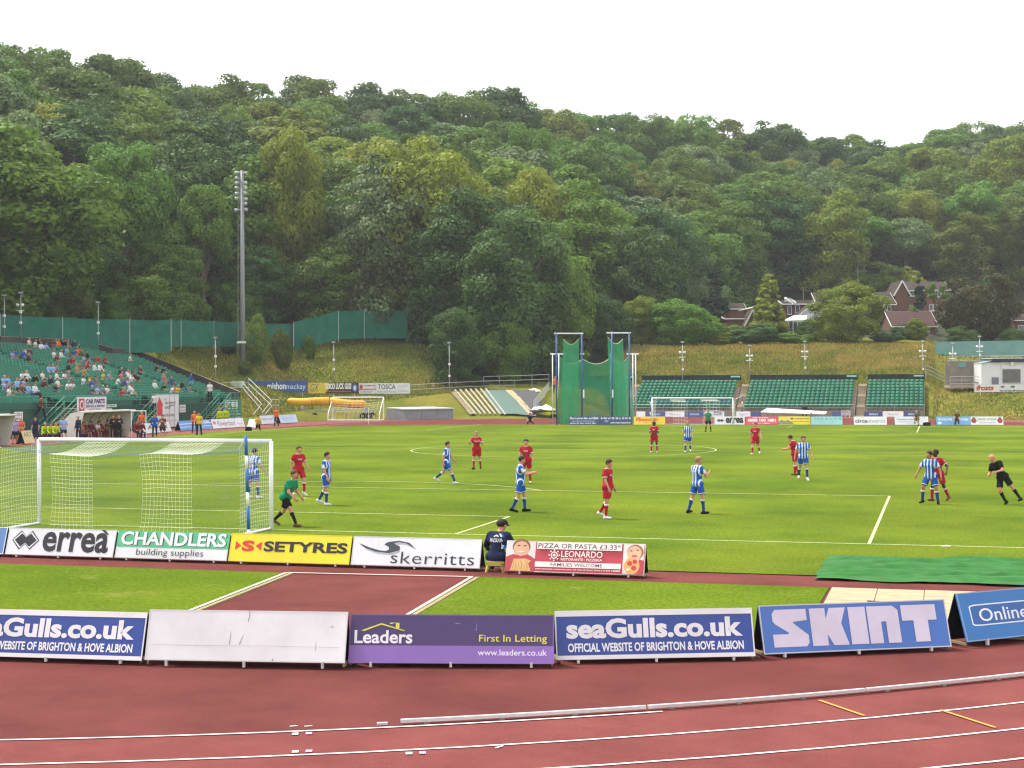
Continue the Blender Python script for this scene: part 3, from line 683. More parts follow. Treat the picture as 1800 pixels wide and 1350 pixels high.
def a_board(label, P0, P1, h, bg, art, tilt=19, gap=.055, edge=None, group='advertising boards', feet=True, back=True, name='advertising_board', trim=None):
    """A-frame board: P0 left, P1 right bottom corners on the ground; art drawn in unit (u,v) of the face"""
    P0, P1 = np.array(P0[:2]), np.array(P1[:2]); w = float(np.linalg.norm(P1-P0)); mid = (P0+P1)/2; rz = math.atan2(P1[1]-P0[1], P1[0]-P0[0])
    t = thing(name, label, 'board', (mid[0], mid[1], 0), rz, group); T = rad(tilt); ct, st = math.cos(T), math.sin(T)
    def fn(u, v, off=0.0): u = (u-.5)*w; v = v*h; return (u, v*st-off*ct, gap+v*ct+off*st)
    fb = MB().prism([fn(0, 0), fn(1, 0), fn(1, 1), fn(0, 1)], (0, .02*ct, -.02*st)); fb.obj('front_panel', pm(bg), t)
    if back:
        y2 = 2*h*st+.05; top = fn(0, 1, -.022)
        MB().prism([(-w/2+.01, y2, .03), (w/2-.01, y2, .03), (w/2-.01, top[1]+.022, top[2]-.004), (-w/2+.01, top[1]+.022, top[2]-.004)], (0, -.015, -.002)).obj('rear_panel', black_m, t)
        if feet:
            for s in (-1, 1): MB().beam((s*(w/2-.03), .05, .04), (s*(w/2-.03), y2-.03, .04), .03, .04).obj('side_brace', kerb_m, t)
    if feet:
        for u in (.11, .5, .89):
            f = fn(u, 0); MB().box((f[0], f[1]+.008, gap/2+.01), (.035, .05, gap+.016)).obj('foot', foot_m, t)
    if edge is not None:
        e = MB(); ew = .018/h
        for a in ((0, 1-ew, 1, 1), (0, 0, 1, ew), (0, ew, .007, 1-ew), (.993, ew, 1, 1-ew)):
            e.poly([fn(a[0], a[1], .003), fn(a[2], a[1], .003), fn(a[2], a[3], .003), fn(a[0], a[3], .003)])
        e.obj('edge_trim', pm(edge), t)
    off = .004
    for it in art:
        k, nm = it[0], it[1]; mb = MB()
        if k == 't':
            _, _, txt, u0, v0, u1, v1, c = it[:8]; bold = it[8] if len(it) > 8 else 0; sh = it[9] if len(it) > 9 else 0; sp = it[10] if len(it) > 10 else 1
            put_text(mb, fn, txt, u0, v0, u1, v1, 0, bold, sh, off, sp)
        elif k == 'r':
            u0, v0, u1, v1, c = it[2:7]; mb.poly([fn(u0, v0, off), fn(u1, v0, off), fn(u1, v1, off), fn(u0, v1, off)])
        else:
            polys, c = it[2], it[3]
            if not isinstance(polys[0][0], (tuple, list)): polys = [polys]
            for p in polys: mb.poly([fn(a, b, off) for a, b in p])
        mb.obj(nm, pm(c), t); off += .0012
    return t
def unit(pts, u0, v0, u1, v1): return [(u0+(u1-u0)*a, v0+(v1-v0)*b) for a, b in pts]
def double_diamond(u0, v0, u1, v1, dark, light):
    o = [(0, .5), (.3, 1), (.5, .70), (.7, 1), (1, .5), (.7, 0), (.5, .30), (.3, 0)]
    sc = lambda s: [(.5+(a-.5)*(1-(1-s)*.62), .5+(b-.5)*s) for a, b in o]
    # drawn as fans so that the notched outline fills correctly
    def fan(p): return [[(.5, .5), p[i], p[(i+1) % 8]] for i in range(8)]
    out = []
    for s, c, nm in ((1, dark, 'emblem'), (.86, light, 'emblem_gap'), (.70, dark, 'emblem')):
        out.append(('p', nm, [unit(q, u0, v0, u1, v1) for q in fan(sc(s))], c))
    return out
K = '#26222c'
# ---- second row, behind the near goal: y = -7.6, three metres each
row2_h = .66
def r2(x0, x1, dy=0.0): return (x0, -7.6+dy), (x1, -7.6+dy)
a_board('blue board cut by the left edge of the picture beside the white diamond emblem board', *r2(-2.75, .17), row2_h, '#5b7fb5', [('t', 'lettering', 'ALBION', .1, .2, .8, .8, '#e6e6ee', .02)], edge='#d8d8dc')
a_board('white board with bold dark wordmark and double diamond emblem below the near goal', *r2(.22, 3.12), row2_h, '#dcdbe0',
        double_diamond(.045, .19, .30, .90, K, '#dcdbe0')+[('t', 'lettering', 'errea', .335, .14, .945, .88, K, .025), ('p', 'accent', [(.86, .99), (.895, .99), (.935, .82), (.915, .82)], K)], edge='#c9c7ce')
a_board('green and white board with outlined capitals over building supplies line', *r2(3.17, 6.06), row2_h, '#d9dadb',
        [('r', 'band', 0, .40, 1, 1, '#56b184'), ('t', 'lettering_shadow', 'CHANDLERS', .045, .455, .985, .945, '#1f4a38', .035), ('t', 'lettering', 'CHANDLERS', .035, .475, .975, .965, '#e2e3e6', .03),
         ('t', 'lettering', 'building supplies', .19, .05, .79, .35, '#40414a', .0)], edge='#c2c6c4')
a_board('yellow board with black capitals and red arrows below the goalkeeper', *r2(6.1, 9.08), row2_h, '#e3d32a',
        [('p', 'arrow', [(.045, .40), (.045, .72), (.095, .56)], '#d33a2c'), ('p', 'arrow', [(.265, .40), (.265, .72), (.215, .56)], '#d33a2c'),
         ('t', 'lettering', 'S', .10, .36, .205, .75, '#d33a2c', .05), ('t', 'lettering', 'SETYRES', .285, .37, .975, .74, '#232129', .035)], edge='#d6c93a')
sw = [(.055, .74), (.12, .60), (.20, .50), (.28, .47), (.33, .55), (.33, .66), (.29, .74), (.30, .80), (.36, .85), (.43, .80), (.475, .66)]
a_board('white board with thin grey wordmark and swoosh left of the seated ball boy', *r2(9.12, 12.15), row2_h, '#dedee3',
        [('p', 'swoosh_shadow', ribbon([(a+.02, b-.06) for a, b in sw], [.01, .05, .06, .06, .05, .05, .05, .05, .05, .04, .01]), '#a9abb3'),
         ('p', 'swoosh', ribbon(sw, [.008, .04, .055, .075, .085, .09, .085, .06, .05, .035, .008]), '#3e4550'),
         ('t', 'lettering', 'skerritts', .31, .09, .955, .50, '#33343e', -.004, 0, 1.05)], edge='#c4c6cc')
skin1, skin2 = '#dba98c', '#e0b192'
leo = [('r', 'photo_print', .0, .03, .215, .97, '#d8d2d2'), ('p', 'photo_print', ell(.11, .80, .066, .26), '#8a5d40'), ('p', 'photo_print', ell(.11, .73, .058, .25), skin1), ('p', 'photo_print', [(.0, .0), (.215, .0), (.215, .42), (.16, .56), (.11, .50), (.055, .56), (.0, .46)], '#b8404c'),
       ('p', 'photo_print', ell(.09, .84, .012, .018, 8), '#54342a'), ('p', 'photo_print', ell(.135, .84, .012, .018, 8), '#54342a'), ('p', 'photo_print', ell(.112, .635, .024, .026, 10), '#ead9d2'),
       ('p', 'photo_print', [(.04, .02), (.19, .02), (.17, .26), (.19, .36), (.14, .42), (.06, .40), (.05, .22)], '#d9ae72'),
       ('p', 'photo_print', [q for k in range(9) for q in ribbon([(.055+k*.014, .03), (.062+k*.0135+.008*math.sin(k*2.1), .2), (.06+k*.0125, .30+.07*math.sin(k*1.7+1))], [.004]*3)], '#b98a52'),
       ('r', 'photo_print', .845, .03, .99, .97, '#dcd6d4'), ('p', 'photo_print', ell(.93, .72, .058, .245), '#9a6a48'), ('p', 'photo_print', ell(.923, .68, .05, .24), skin2),
       ('p', 'photo_print', ell(.90, .76, .011, .016, 8), '#4a352c'), ('p', 'photo_print', ell(.945, .79, .011, .016, 8), '#4a352c'), ('p', 'photo_print', ell(.925, .60, .022, .03, 10), '#c25a55'),
       ('p', 'photo_print', [(.93, .03), (.99, .03), (.99, .46), (.96, .5)], '#b8404c'), ('p', 'photo_print', ell(.91, .28, .055, .27, 16), '#dca367'), ('p', 'photo_print', ell(.895, .36, .018, .08, 10), '#c24438'), ('p', 'photo_print', ell(.925, .22, .018, .08, 10), '#c24438'), ('p', 'photo_print', ell(.93, .42, .016, .07, 10), '#c24438'), ('p', 'photo_print', ell(.885, .16, .014, .06, 10), '#e9cf9c'),
       ('r', 'band', .225, .74, .835, .965, '#e6dcdc'), ('t', 'lettering', 'PIZZA OR PASTA £3.33*', .235, .775, .825, .935, '#4d3238', .004),
       ('t', 'lettering', 'LEONARDO', .405, .50, .70, .70, '#f0e4e4', .008), ('t', 'lettering', 'RISTORANTE : PIZZERIA', .405, .385, .70, .465, '#f0e4e4', .012),
       ('p', 'emblem', ell(.355, .55, .026, .12, 16), '#f0e4e4'), ('p', 'emblem', ell(.355, .55, .019, .088, 14), '#c2414f'), ('p', 'emblem', ell(.355, .55, .010, .046, 10), '#f0e4e4'),
       ('p', 'emblem', [ell(.355+.036*math.cos(rad(a)), .55+.165*math.sin(rad(a)), .006, .026, 6) for a in range(0, 360, 45)], '#f0e4e4'),
       ('r', 'band', .22, .16, .835, .33, '#e9e2e2'), ('t', 'lettering', 'FAMILIES WELCOME', .335, .195, .705, .30, '#5a4450', .004),
       ('t', 'lettering', 'www.leonardo-restaurant.com | 55 Church Road, Hove | 01273 328888', .225, .06, .83, .125, '#f0e4e4', .01)]
a_board('red restaurant board with two food photographs right of the seated ball boy', (12.80, -7.88), (15.88, -7.93), row2_h+.02, '#c2414f', leo, edge='#d9c3c6')

# ---- first row along the track: white frames, set on a slow curve
row1_h = .72
N1 = '#2d4590'
def seag(): return [('r', 'rail_band', 0, .88, 1, 1, '#dcd6d8'), ('r', 'rail_band', 0, 0, 1, .085, '#dcd6d8'), ('t', 'lettering', 'seaGulls.co.uk', .055, .42, .945, .83, '#dcd8dc', .04), ('t', 'lettering', 'OFFICIAL WEBSITE OF BRIGHTON & HOVE ALBION', .06, .15, .945, .33, '#e2dfe4', .028)]
e1 = '#d3cfd2'
a_board('blue website board with bold white address cut by the left edge of the picture', W(-84, 1158), W(249, 1168), row1_h, N1, seag(), edge=e1)
bl = a_board('blank scuffed white board between the blue website board and the purple board', W(254, 1170), W(606, 1176), row1_h+.03, '#d9d6d8',
        [('p', 'scuff_mark', ribbon([(.42, .33), (.423, .58)], [.003, .002])+ribbon([(.47, .33), (.487, .52)], [.004, .002])+ribbon([(.505, .78), (.51, .95), (.505, .99)], [.003]*3)+ribbon([(.85, .22), (.852, .4)], [.002, .002])+ribbon([(.64, .02), (.645, .06)], [.006, .004])+ribbon([(.92, .70), (.935, .70)], [.02, .01]), '#77717a'),
         ('p', 'seam_line', ribbon([(.02, .305), (.3, .30), (.6, .31), (.97, .30)], [.008, .014, .006, .010]), '#c3bfc4')], edge='#cdcacc', gap=.085)
a_board('purple letting agent board with white wordmark and yellow roof outline', W(612, 1172), W(974, 1174), row1_h, '#473466',
        [('r', 'band', 0, .0, 1, .36, '#8763ae'), ('t', 'lettering', 'Leaders', .025, .40, .31, .67, '#e6e1ea', .022),
         ('p', 'roof_outline', ribbon([(.065, .66), (.155, .80), (.27, .66)], [.018, .03, .012])+ribbon([(.205, .80), (.205, .82), (.235, .82), (.235, .71)], [.018]*4), '#d9d23e'),
         ('t', 'lettering', 'First In Letting', .635, .40, .965, .585, '#d9d23e', .004), ('t', 'lettering', 'www.leaders.co.uk', .63, .165, .965, .285, '#e2dcea', .008),
         ('p', 'scuff_mark', ribbon([(.62, .66), (.624, .82)], [.004, .002])+ribbon([(.52, .82), (.545, .80)], [.02, .004]), '#8f7f96')], edge='#6a5a86')
a_board('blue website board with bold white address between the purple board and the block lettered board', W(978, 1167), W(1328, 1160), row1_h+.01, N1, seag(), edge=e1)
S_ = [(.05, .70), (.05, .90), (.14, 1), (1, 1), (1, .70), (.60, .66), (.62, .62), (1, .30), (1, .10), (.92, 0), (.02, 0), (.02, .34), (.45, .34), (.46, .38), (.10, .62)]
K_ = [(0, 0), (0, 1), (.43, 1), (.43, .72), (.55, 1), (1, 1), (.84, .58), (1, 0), (.58, 0), (.43, .30), (.43, 0)]
I_ = [(0, 0), (0, 1), (1, 1), (1, 0)]
n_ = [(0, 0), (0, 1), (.84, 1), (1, .88), (1, 0), (.58, 0), (.58, .58), (.42, .58), (.42, 0)]
T_ = [(0, .58), (0, 1), (1, 1), (1, .58), (.74, .58), (.74, 0), (.32, 0), (.32, .58)]
a_board('blue board with huge pale block letters beside the dark gap', W(1343, 1157), W(1673, 1143), row1_h+.02, '#456db5',
        [('p', 'block_letter', unit(q, a, .13, b, .90), '#cfc4d6') for q, a, b in ((S_, .055, .245), (K_, .262, .455), (I_, .468, .56), (n_, .568, .735), (T_, .752, .94))], edge='#b9bcc8')
a_board('bright blue board with rounded outline at the right edge of the picture', W(1700, 1138), W(2010, 1104), row1_h+.05, '#2f72b4',
        [('p', 'outline', rrect(.05, .30, 1.0, .74, .04), '#dfe6ee'), ('p', 'outline_fill', rrect(.056, .325, .994, .715, .034), '#2b5fa4'), ('t', 'lettering', 'Online Match Tickets', .095, .38, .94, .65, '#e4e8ee', .006)], edge='#7f9fc4', gap=.08)

# ---- boards round the far side
def far_board(label, x0, x1, yb, bg, art, h=.78, **k):
    a_board(label, W(x0, yb), W(x1, yb), h, bg, art, feet=False, group='far advertising boards', **k)
nv = '#31456f'
far_board('navy board with white lettering in front of the left half of the hammer cage', 1000, 1053, 747.2, nv, [('t', 'lettering', 'Blue Lagoon Bar and B&B', .03, .58, .97, .92, '#dfe2ea', .02), ('t', 'lettering', 'food, drinks & rooms by the sea', .1, .34, .85, .5, '#c9cfdc', .02), ('t', 'lettering', 'open all day every day', .03, .06, .9, .26, '#dfe2ea', .02)])
far_board('navy board with spaced white capitals in front of the right half of the hammer cage', 1053.5, 1110, 747.2, '#2c3f66', [('t', 'lettering', 'SMUGGLERS', .04, .66, .97, .90, '#dfe2ea', .03, 0, 1.5), ('t', 'lettering', 'SHIP STREET BRIGHTON', .35, .12, .97, .30, '#dfe2ea', .02), ('p', 'emblem', ell(.22, .42, .07, .16, 10), '#6f83a8')])
far_board('yellow board with red script left of the far goal', 1114, 1169, 747.4, '#e3c334', [('t', 'lettering', 'Pinocchio', .06, .40, .78, .90, '#cf4a2c', .04, .2), ('t', 'lettering', 'ristorante pizzeria', .35, .14, .92, .30, '#b98a2c', .01)])
far_board('white board with dark wordmark and diamond emblem behind the far goal', 1256, 1309, 747.4, '#dcdbe0', double_diamond(.06, .28, .33, .74, K, '#dcdbe0')+[('t', 'lettering', 'errea', .37, .18, .96, .86, K, .045)])
far_board('red board with white telephone number right of the far goal', 1311.5, 1367, 747.4, '#cf5262', [('t', 'lettering', '0808 100 1881', .06, .35, .94, .72, '#efe2e4', .04), ('t', 'lettering', 'call us free', .2, .80, .7, .95, '#efe2e4', .03), ('t', 'lettering', 'day or night', .2, .08, .75, .24, '#efe2e4', .03)])
far_board('yellow board with grey hill shapes right of the red telephone board', 1368.5, 1425, 747.4, '#e0cb38', [('p', 'hill_shape', [(.0, .05), (.0, .35), (.1, .6), (.2, .4), (.3, .55), (.42, .3), (.5, .05)], '#7d8784'), ('t', 'lettering', 'Cambridge Motors', .5, .6, .97, .82, '#4a4630', .02), ('t', 'lettering', 'sales service parts', .4, .3, .95, .46, '#4a4630', .01), ('p', 'emblem', ell(.42, .74, .05, .1, 10), '#4a4630')])
far_board('pale turquoise board with spaced serif capitals right of the yellow hill board', 1426, 1481, 747.6, '#93c4c8', [('t', 'lettering', 'HEALYS', .14, .58, .96, .86, '#5d8a96', .0, 0, 1.5)])
far_board('white board with grey two tone wordmark before the seat aisle', 1501, 1559, 747.8, '#dedee0', [('t', 'lettering', 'circa', .04, .25, .42, .66, '#4b4b52', .03), ('t', 'lettering', 'events', .44, .25, .96, .66, '#9fa2a8', .01)])
far_board('white board with small blue text behind the crouching photographer', 1573, 1632, 747.8, '#dadde2', [('t', 'lettering', 'Caledonian Finance', .06, .58, .60, .76, '#4d5f86', .01), ('t', 'lettering', 'mortgages and insurance advice', .06, .28, .66, .40, '#7c89a6', .01)])
far_board('sky blue board with white lettering left of the apple board', 1646, 1706, 747.9, '#6fa3d4', [('t', 'lettering', 'Victoria Benches', .05, .52, .95, .86, '#e2ecf4', .02), ('p', 'emblem', ell(.10, .22, .06, .16, 12), '#d5e4f0')])
far_board('white board with two red apples at its ends', 1706.5, 1764, 747.9, '#dcdedd', [('p', 'apple_print', ell(.10, .50, .085, .30, 14), '#a03a40'), ('p', 'apple_print', ell(.90, .50, .085, .30, 14), '#a03a40'), ('p', 'apple_leaf', ell(.10, .82, .05, .10, 8), '#4a6a3a'), ('p', 'apple_leaf', ell(.90, .82, .05, .10, 8), '#4a6a3a'), ('t', 'lettering', 'DAVID ATKINS', .22, .55, .80, .80, '#6f8076', .01), ('t', 'lettering', 'fresh fruit and vegetables', .26, .2, .78, .34, '#8b978f', .01)])
# low boards at the foot of the far seats
for k, (x0, x1, c, lab) in enumerate([(1118, 1134, '#d8d9da', 'short white base board left of the far goal'), (1135, 1168.5, '#3a4c80', 'navy base board left of the far goal'), (1169.5, 1203, '#d8d9da', 'white base board behind the far goal net'),
     (1204, 1237.5, '#3a4c80', 'navy base board behind the far goal'), (1238.5, 1273, '#d4d6d8', 'white base board behind the far goalkeeper'), (1294, 1319, '#d8d9da', 'white base board right of the far goal aisle'), (1320, 1338, '#3a4c80', 'short navy base board left of the long white cover'),
     (1463, 1478, '#3a4c80', 'short navy base board right of the long white cover'), (1520, 1551, '#333f70', 'navy base board below the right seat block'), (1552, 1588, '#d6d6d4', 'white base board below the right seat block'), (1589, 1618, '#333f70', 'dark blue base board at the end of the right seat block')]):
    a_board(lab, W(x0, 733.4), W(x1, 733.4), .62, c, [('t', 'lettering', 'SEAGULLS', .25, .3, .75, .65, '#c9cfe0' if c[1] == '3' else '#a9adb4', .02)] if x1-x0 > 20 else [], feet=False, group='base boards')
def flat_sign(name, label, px0, py0, px1, py1, d, bg, art, cat='sign', group=None, th=.04, edge=None, posts=False):
    """upright sign seen square on: rows py0 (top) and py1 (bottom) at distance d"""
    A, B = AT(px0, py1, d), AT(px1, py1, d); w = float(np.linalg.norm((B-A)[:2])); h = (py1-py0)/FPX*d
    t = thing(name, label, cat, tuple((A+B)/2), math.atan2(B[1]-A[1], B[0]-A[0]), group)
    fn = lambda u, v, off=0.0: ((u-.5)*w, -off, v*h)
    MB().prism([fn(0, 0), fn(1, 0), fn(1, 1), fn(0, 1)], (0, th, 0)).obj('panel', pm(bg), t)
    off = .012
    for it in art:
        mb = MB()
        if it[0] == 't': put_text(mb, fn, it[2], *it[3:7], 0, it[8] if len(it) > 8 else 0, it[9] if len(it) > 9 else 0, off); c = it[7]
        elif it[0] == 'r': u0, v0, u1, v1, c = it[2:7]; mb.poly([fn(u0, v0, off), fn(u1, v0, off), fn(u1, v1, off), fn(u0, v1, off)])
        else:
            ps, c = it[2], it[3]
            for p in (ps if isinstance(ps[0][0], (tuple, list)) else [ps]): mb.poly([fn(a, b, off) for a, b in p])
        mb.obj(it[1], pm(c), t); off += .006
    if posts:
        for u in (.08, .5, .92):
            mb = MB().beam(fn(u, -.5, -th-.03), fn(u, .95, -th-.03), .06, .06); mb.obj('post', foot_m, t)
    return t
flat_sign('banner', 'long blue banner with white wordmark on the bank rail', 435, 669, 540.5, 690, 175, '#3b568f', [('t', 'lettering', 'm', .02, .22, .11, .62, '#d08a6a', .03), ('t', 'lettering', 'mishon', .33, .26, .64, .84, '#e4e8ee', .03), ('t', 'lettering', 'mackay', .645, .14, .97, .74, '#b9d0e6', .01)], 'banner', 'bank banners', posts=True)
flat_sign('banner', 'yellow and black banner with good luck message on the bank rail', 541.5, 672.5, 630, 691.5, 176.5, '#2c2624', [('p', 'yellow_shape', [(0, 0), (0, 1), (.40, 1), (.46, .75), (.34, .0)], '#d9c02e'), ('t', 'lettering', 'GX', .05, .18, .22, .9, '#3b568f', .0, .3), ('t', 'lettering', 'GOOD LUCK GUS!', .34, .38, .86, .95, '#e8e6e2', .05), ('t', 'lettering', 'www.signsexpress.co.uk', .34, .08, .86, .28, '#c9793a', .02), ('p', 'crest', ell(.93, .5, .055, .42, 14), '#43598f'), ('p', 'crest', ell(.93, .5, .03, .25, 10), '#c9d2e2')], 'banner', 'bank banners', posts=True)
flat_sign('banner', 'white banner with red emblem and small text on the bank rail', 630.8, 673.5, 660.2, 692.5, 177.5, '#dcdcdb', [('p', 'emblem', ell(.14, .68, .1, .2, 12), '#b8434a'), ('t', 'lettering', 'B. FORMWORK', .28, .70, .97, .85, '#6a3a40', .02), ('r', 'band', 0, .40, 1, .48, '#b04a50'), ('t', 'lettering', '01273 555 0', .25, .14, .8, .3, '#8a8a8e', .01)], 'banner', 'bank banners', posts=True)
flat_sign('banner', 'white banner with dark serif capitals at the end of the bank rail', 660.8, 673.5, 720.5, 692.8, 178, '#dededd', [('t', 'lettering', 'TOSCA', .06, .46, .58, .90, '#3a3a40', .01), ('t', 'lettering', 'Ristorante Pizzeria', .06, .16, .6, .32, '#8d8d92', .0), ('t', 'lettering', 'Tel 01273 674650', .66, .2, .95, .34, '#8d8d92', .0), ('t', 'lettering', 'Preston Road', .66, .68, .95, .8, '#a5a5a8', .0)], 'banner', 'bank banners', posts=True)

# ================================================================== goals
goal_m = mat('goal_white_paint', '#e2e2e4', .35, var=.05, spec=.5)
netw_m = mat('net_white_cord', '#dcdcd8', .8, var=.05)
netb_m = mat('net_blue_cord', '#49649a', .8, var=.1)
pole_b = mat('pole_blue_paint', '#2f66a6', .4, var=.05); pole_w = mat('pole_white_paint', '#e0e0de', .4, var=.05)
def goal(label, y0, s, stripes, cord, near):
    """s: +1 when the net lies towards -Y"""
    t = thing('football_goal', label, 'goal', (0, y0, 0))
    r = .06
    for x in (-3.72, 3.72): MB().tube([(x, 0, 0), (x, 0, 2.50)], r, 12).obj('post', goal_m, t, smooth=True)
    MB().tube([(-3.72, 0, 2.50), (3.72, 0, 2.50)], r, 12).obj('crossbar', goal_m, t, smooth=True)
    D = 2.0
    for x in (-3.7, 3.7): MB().tube([(x, -s*.06, .04), (x, -s*D, .04)], .03, 6).obj('ground_bar', goal_m, t)
    MB().tube([(-3.7, -s*D, .04), (3.7, -s*D, .04)], .022, 6).obj('ground_bar', goal_m, t)
    def rear_top(x):
        k = abs(math.sin(math.pi*(x+3.66)/2.44*.5*1.0)); u = (x+3.66)/7.32
        return 2.36-.24*max(0.0, math.sin(math.pi*u))**.5*(.55+.45*k)
    def P(x, w):                         # w: 0 crossbar .. 1 rear top .. 2 ground
        if w <= 1: z = 2.46+(rear_top(x)-2.46)*w-.10*math.sin(math.pi*w); return (x, -s*D*w, z)
        q = w-1; return (x+.04*math.sin(q*3.1)*math.sin(x*1.9), -s*(D-.16*math.sin(math.pi*q)*(.6+.4*math.sin(x*2.1+1))), rear_top(x)*(1-q)+.04*q)
    step = .12 if near else .3
    inw = lambda x: any(a <= x <= b for a, b in stripes)
    bounds = sorted({-3.66, 3.66}|{a for a, b in stripes}|{b for a, b in stripes}); nseg = 14 if near else 6
    ws = list(np.arange(0, 1.0, step/D))+list(1+np.arange(0, 1.0, step/2.2))+[1.995]
    rj = random.Random(5)
    for a, b in zip(bounds[:-1], bounds[1:]):                                  # one band of the net at a time
        wht = inw((a+b)/2); c = cord if wht else cord*.45; mb = MB(); n = max(3, int((b-a)/.2)); cols = max(2, int(round((b-a)/step)))
        for k in range(cols+1):
            x = a+(b-a)*k/cols; mb.tube([P(x+rj.uniform(-.012, .012), j/nseg) for j in range(2*nseg+1)], c, 3, cap=False)
        for w in ws: mb.tube([P(a+(b-a)*k/n, min(2, max(0, w+rj.uniform(-.006, .006)))) for k in range(n+1)], c, 3, cap=False)
        tag(mb.obj('net_band', netw_m if wht else netb_m, t), 'white cord band of the striped net' if wht else 'thin dark blue cord band of the striped net')
    for sx in (-3.66, 3.66):
        mb = MB()
        for q in np.arange(0, D+.01, step):
            z1 = P(sx, q/D)[2]; mb.tube([(sx+(.05*math.sin(math.pi*k/8))*(1 if sx > 0 else -1), -s*q, z1*k/8) for k in range(9)], cord*.9, 3, cap=False)
        for zz in np.arange(.05, 2.3, step):
            mb.tube([(sx+.05*math.sin(math.pi*zz/2.4)*(1 if sx > 0 else -1), -s*D*k/6, zz*(1-.03*k/6)+.035*math.sin(math.pi*k/6)) for k in range(7)], cord*.9, 3, cap=False)
        mb.obj('side_net', netw_m, t)
    return t
def stanchion(label, base, top, group=None, rr=.045):
    t = thing('net_pole', label, 'pole', tuple(base), 0, group); v = Vector(top)-Vector(base); L = v.length
    z = L
    for ln, c in zip([.55, .36, .62, .37, .62, .36, 9], 'bwbwbwb'):
        nz = max(0, z-ln); a = v*(nz/L); b = v*(z/L)
        if z > 0: MB().tube([a, b], rr, 10).obj('band', pole_b if c == 'b' else pole_w, t, smooth=True)
        z = nz
    return t
STR = [(-2.11, -.75), (.69, 2.28)]
goal('near white goal with blue and white striped net at the left of the pitch', 0.0, 1, STR, .0040, True)
goal('far white goal in front of the green seats', LG, -1, STR, .012, False)
bR = AT(437.5, 940, 40.9); bR[2] = 0; tR = AT(432, 765, 41.1)
stanchion('blue and white banded pole behind the right post of the near goal', bR, tR)
stanchion('blue and white banded pole behind the left post of the near goal', (-4.35, -2.3, 0), (-4.3, -2.3, 2.75))
rope_m = mat('net_rope', '#d8d6c8', .8)
for nm, pts, lab in (('net_rope', [tuple(np.array(tR)-[0, 0, .05]), (3.66, -1.95, 2.34)], 'short white rope from the right banded pole to the near net'), ('net_rope', [(-4.3, -2.3, 2.68), (-3.66, -1.95, 2.34)], 'short white rope from the left banded pole to the near net')):
    tag(MB().tube(pts, .012, 4).obj(nm, rope_m), lab, 'rope')
stanchion('thin blue net pole behind the left post of the far goal', (-4.3, LG+2.2, 0), (-4.3, LG+2.2, 2.7), 'far net poles')
stanchion('thin blue net pole behind the right post of the far goal', (4.3, LG+2.2, 0), (4.3, LG+2.2, 2.7), 'far net poles')
for x in (-4.2, 4.2):
    tag(MB().tube([(x, LG+2.2, 2.6), (x*.87, LG+1.9, 2.36)], .02, 4).obj('net_rope', rope_m), 'white rope at the %s pole of the far goal' % ('left' if x < 0 else 'right'), 'rope')

# ================================================================== the left stand
seat_m = mat('green_plastic_seat', '#227259', .6, col2='#1b5f4b', scale=.6, spec=.3)
deck_m = mat('stand_deck', '#24382f', .9, var=.2, scale=2)
clad_m = mat('dark_green_cladding', '#1d4a3b', .7, col2='#173d33', scale=1.5)
clad2_m = mat('green_cladding', '#26594a', .7, var=.15, scale=1.5)
fence_m = mat('dark_brown_screen', '#3a3634', .85, var=.25, scale=2)
rail_m = mat('green_painted_rail', '#3f8873', .5, var=.12)
grey_m = mat('galvanised_steel', '#a3a6a6', .45, var=.1, metal=.4)
tread_m = mat('timber_tread', '#8a7a5e', .9, var=.2)
def seat_geo():
    mb = MB()
    mb.prism([(-.235, -.02, .40), (.235, -.02, .40), (.235, .38, .44), (-.235, .38, .44)], (0, 0, .035))
    mb.prism([(-.24, -.10, .70), (-.17, -.115, .79), (.17, -.115, .79), (.24, -.10, .70), (.23, -.03, .42), (-.23, -.03, .42)], (0, .03, .004))
    mb.box((0, .1, .2), (.05, .05, .40))
    return mb
SEAT = seat_geo(); seat_me = SEAT.mesh('seat', seat_m); SV = np.array(SEAT.v)
XF, Z0, DX, DZ = -46.6, 2.15, .75, .214                # first row, floor height, going and rise of the rows
stand = thing('grandstand', 'green seated grandstand along the left side of the pitch', 'stand', (-46, 75, 0))
SO = np.array([-46.0, 75.0, 0.0])
Y_START = 38.0
def y_end(r): return 101.6+8.2*(r/21.0)
def rows_at(y): return 28 if y < 89 else 25 if y < 104.4 else 21
aisles = [56.5, 69.2, 84.0, 96.6]
seats = []
for r in range(28):
    y = Y_START
    while y < min(y_end(r), 111)-.4:
        if r < rows_at(y) and not any(abs(y-a) < .62 for a in aisles): seats.append((XF-DX*r-.3, y, Z0+DZ*r, r))
        y += .52
near = sorted(range(len(seats)), key=lambda k: DEP(seats[k][:3]) if PX(seats[k][:3])[0] > 0 else 999)[:300]
ns = set(near)
for k in near:
    s = seats[k]; link('seat', seat_me, stand, (s[0]-SO[0], s[1]-SO[1], s[2]), -math.pi/2)
rest = np.array([seats[k][:3] for k in range(len(seats)) if k not in ns])
def many(me_v, faces, pos, rz):
    c, s = math.cos(rz), math.sin(rz); R = np.array([[c, -s, 0], [s, c, 0], [0, 0, 1]]); v = me_v@R.T
    V = (pos[:, None, :]+v[None]).reshape(-1, 3); n = len(me_v)
    q = [f for f in faces if len(f) == 4]; h = [f for f in faces if len(f) != 4]
    for f in h:
        for k in range(1, len(f)-1, 2):
            q.append((f[0], f[k], f[k+1], f[min(k+2, len(f)-1)] if k+2 < len(f) else f[k+1]))
    q = [f for f in q if len(set(f)) == 4]
    F = np.array(q); F = (F[None]+(np.arange(len(pos))*n)[:, None, None]).reshape(-1, 4); return V, F
V, Fq = many(SV, SEAT.f, rest-SO, -math.pi/2)
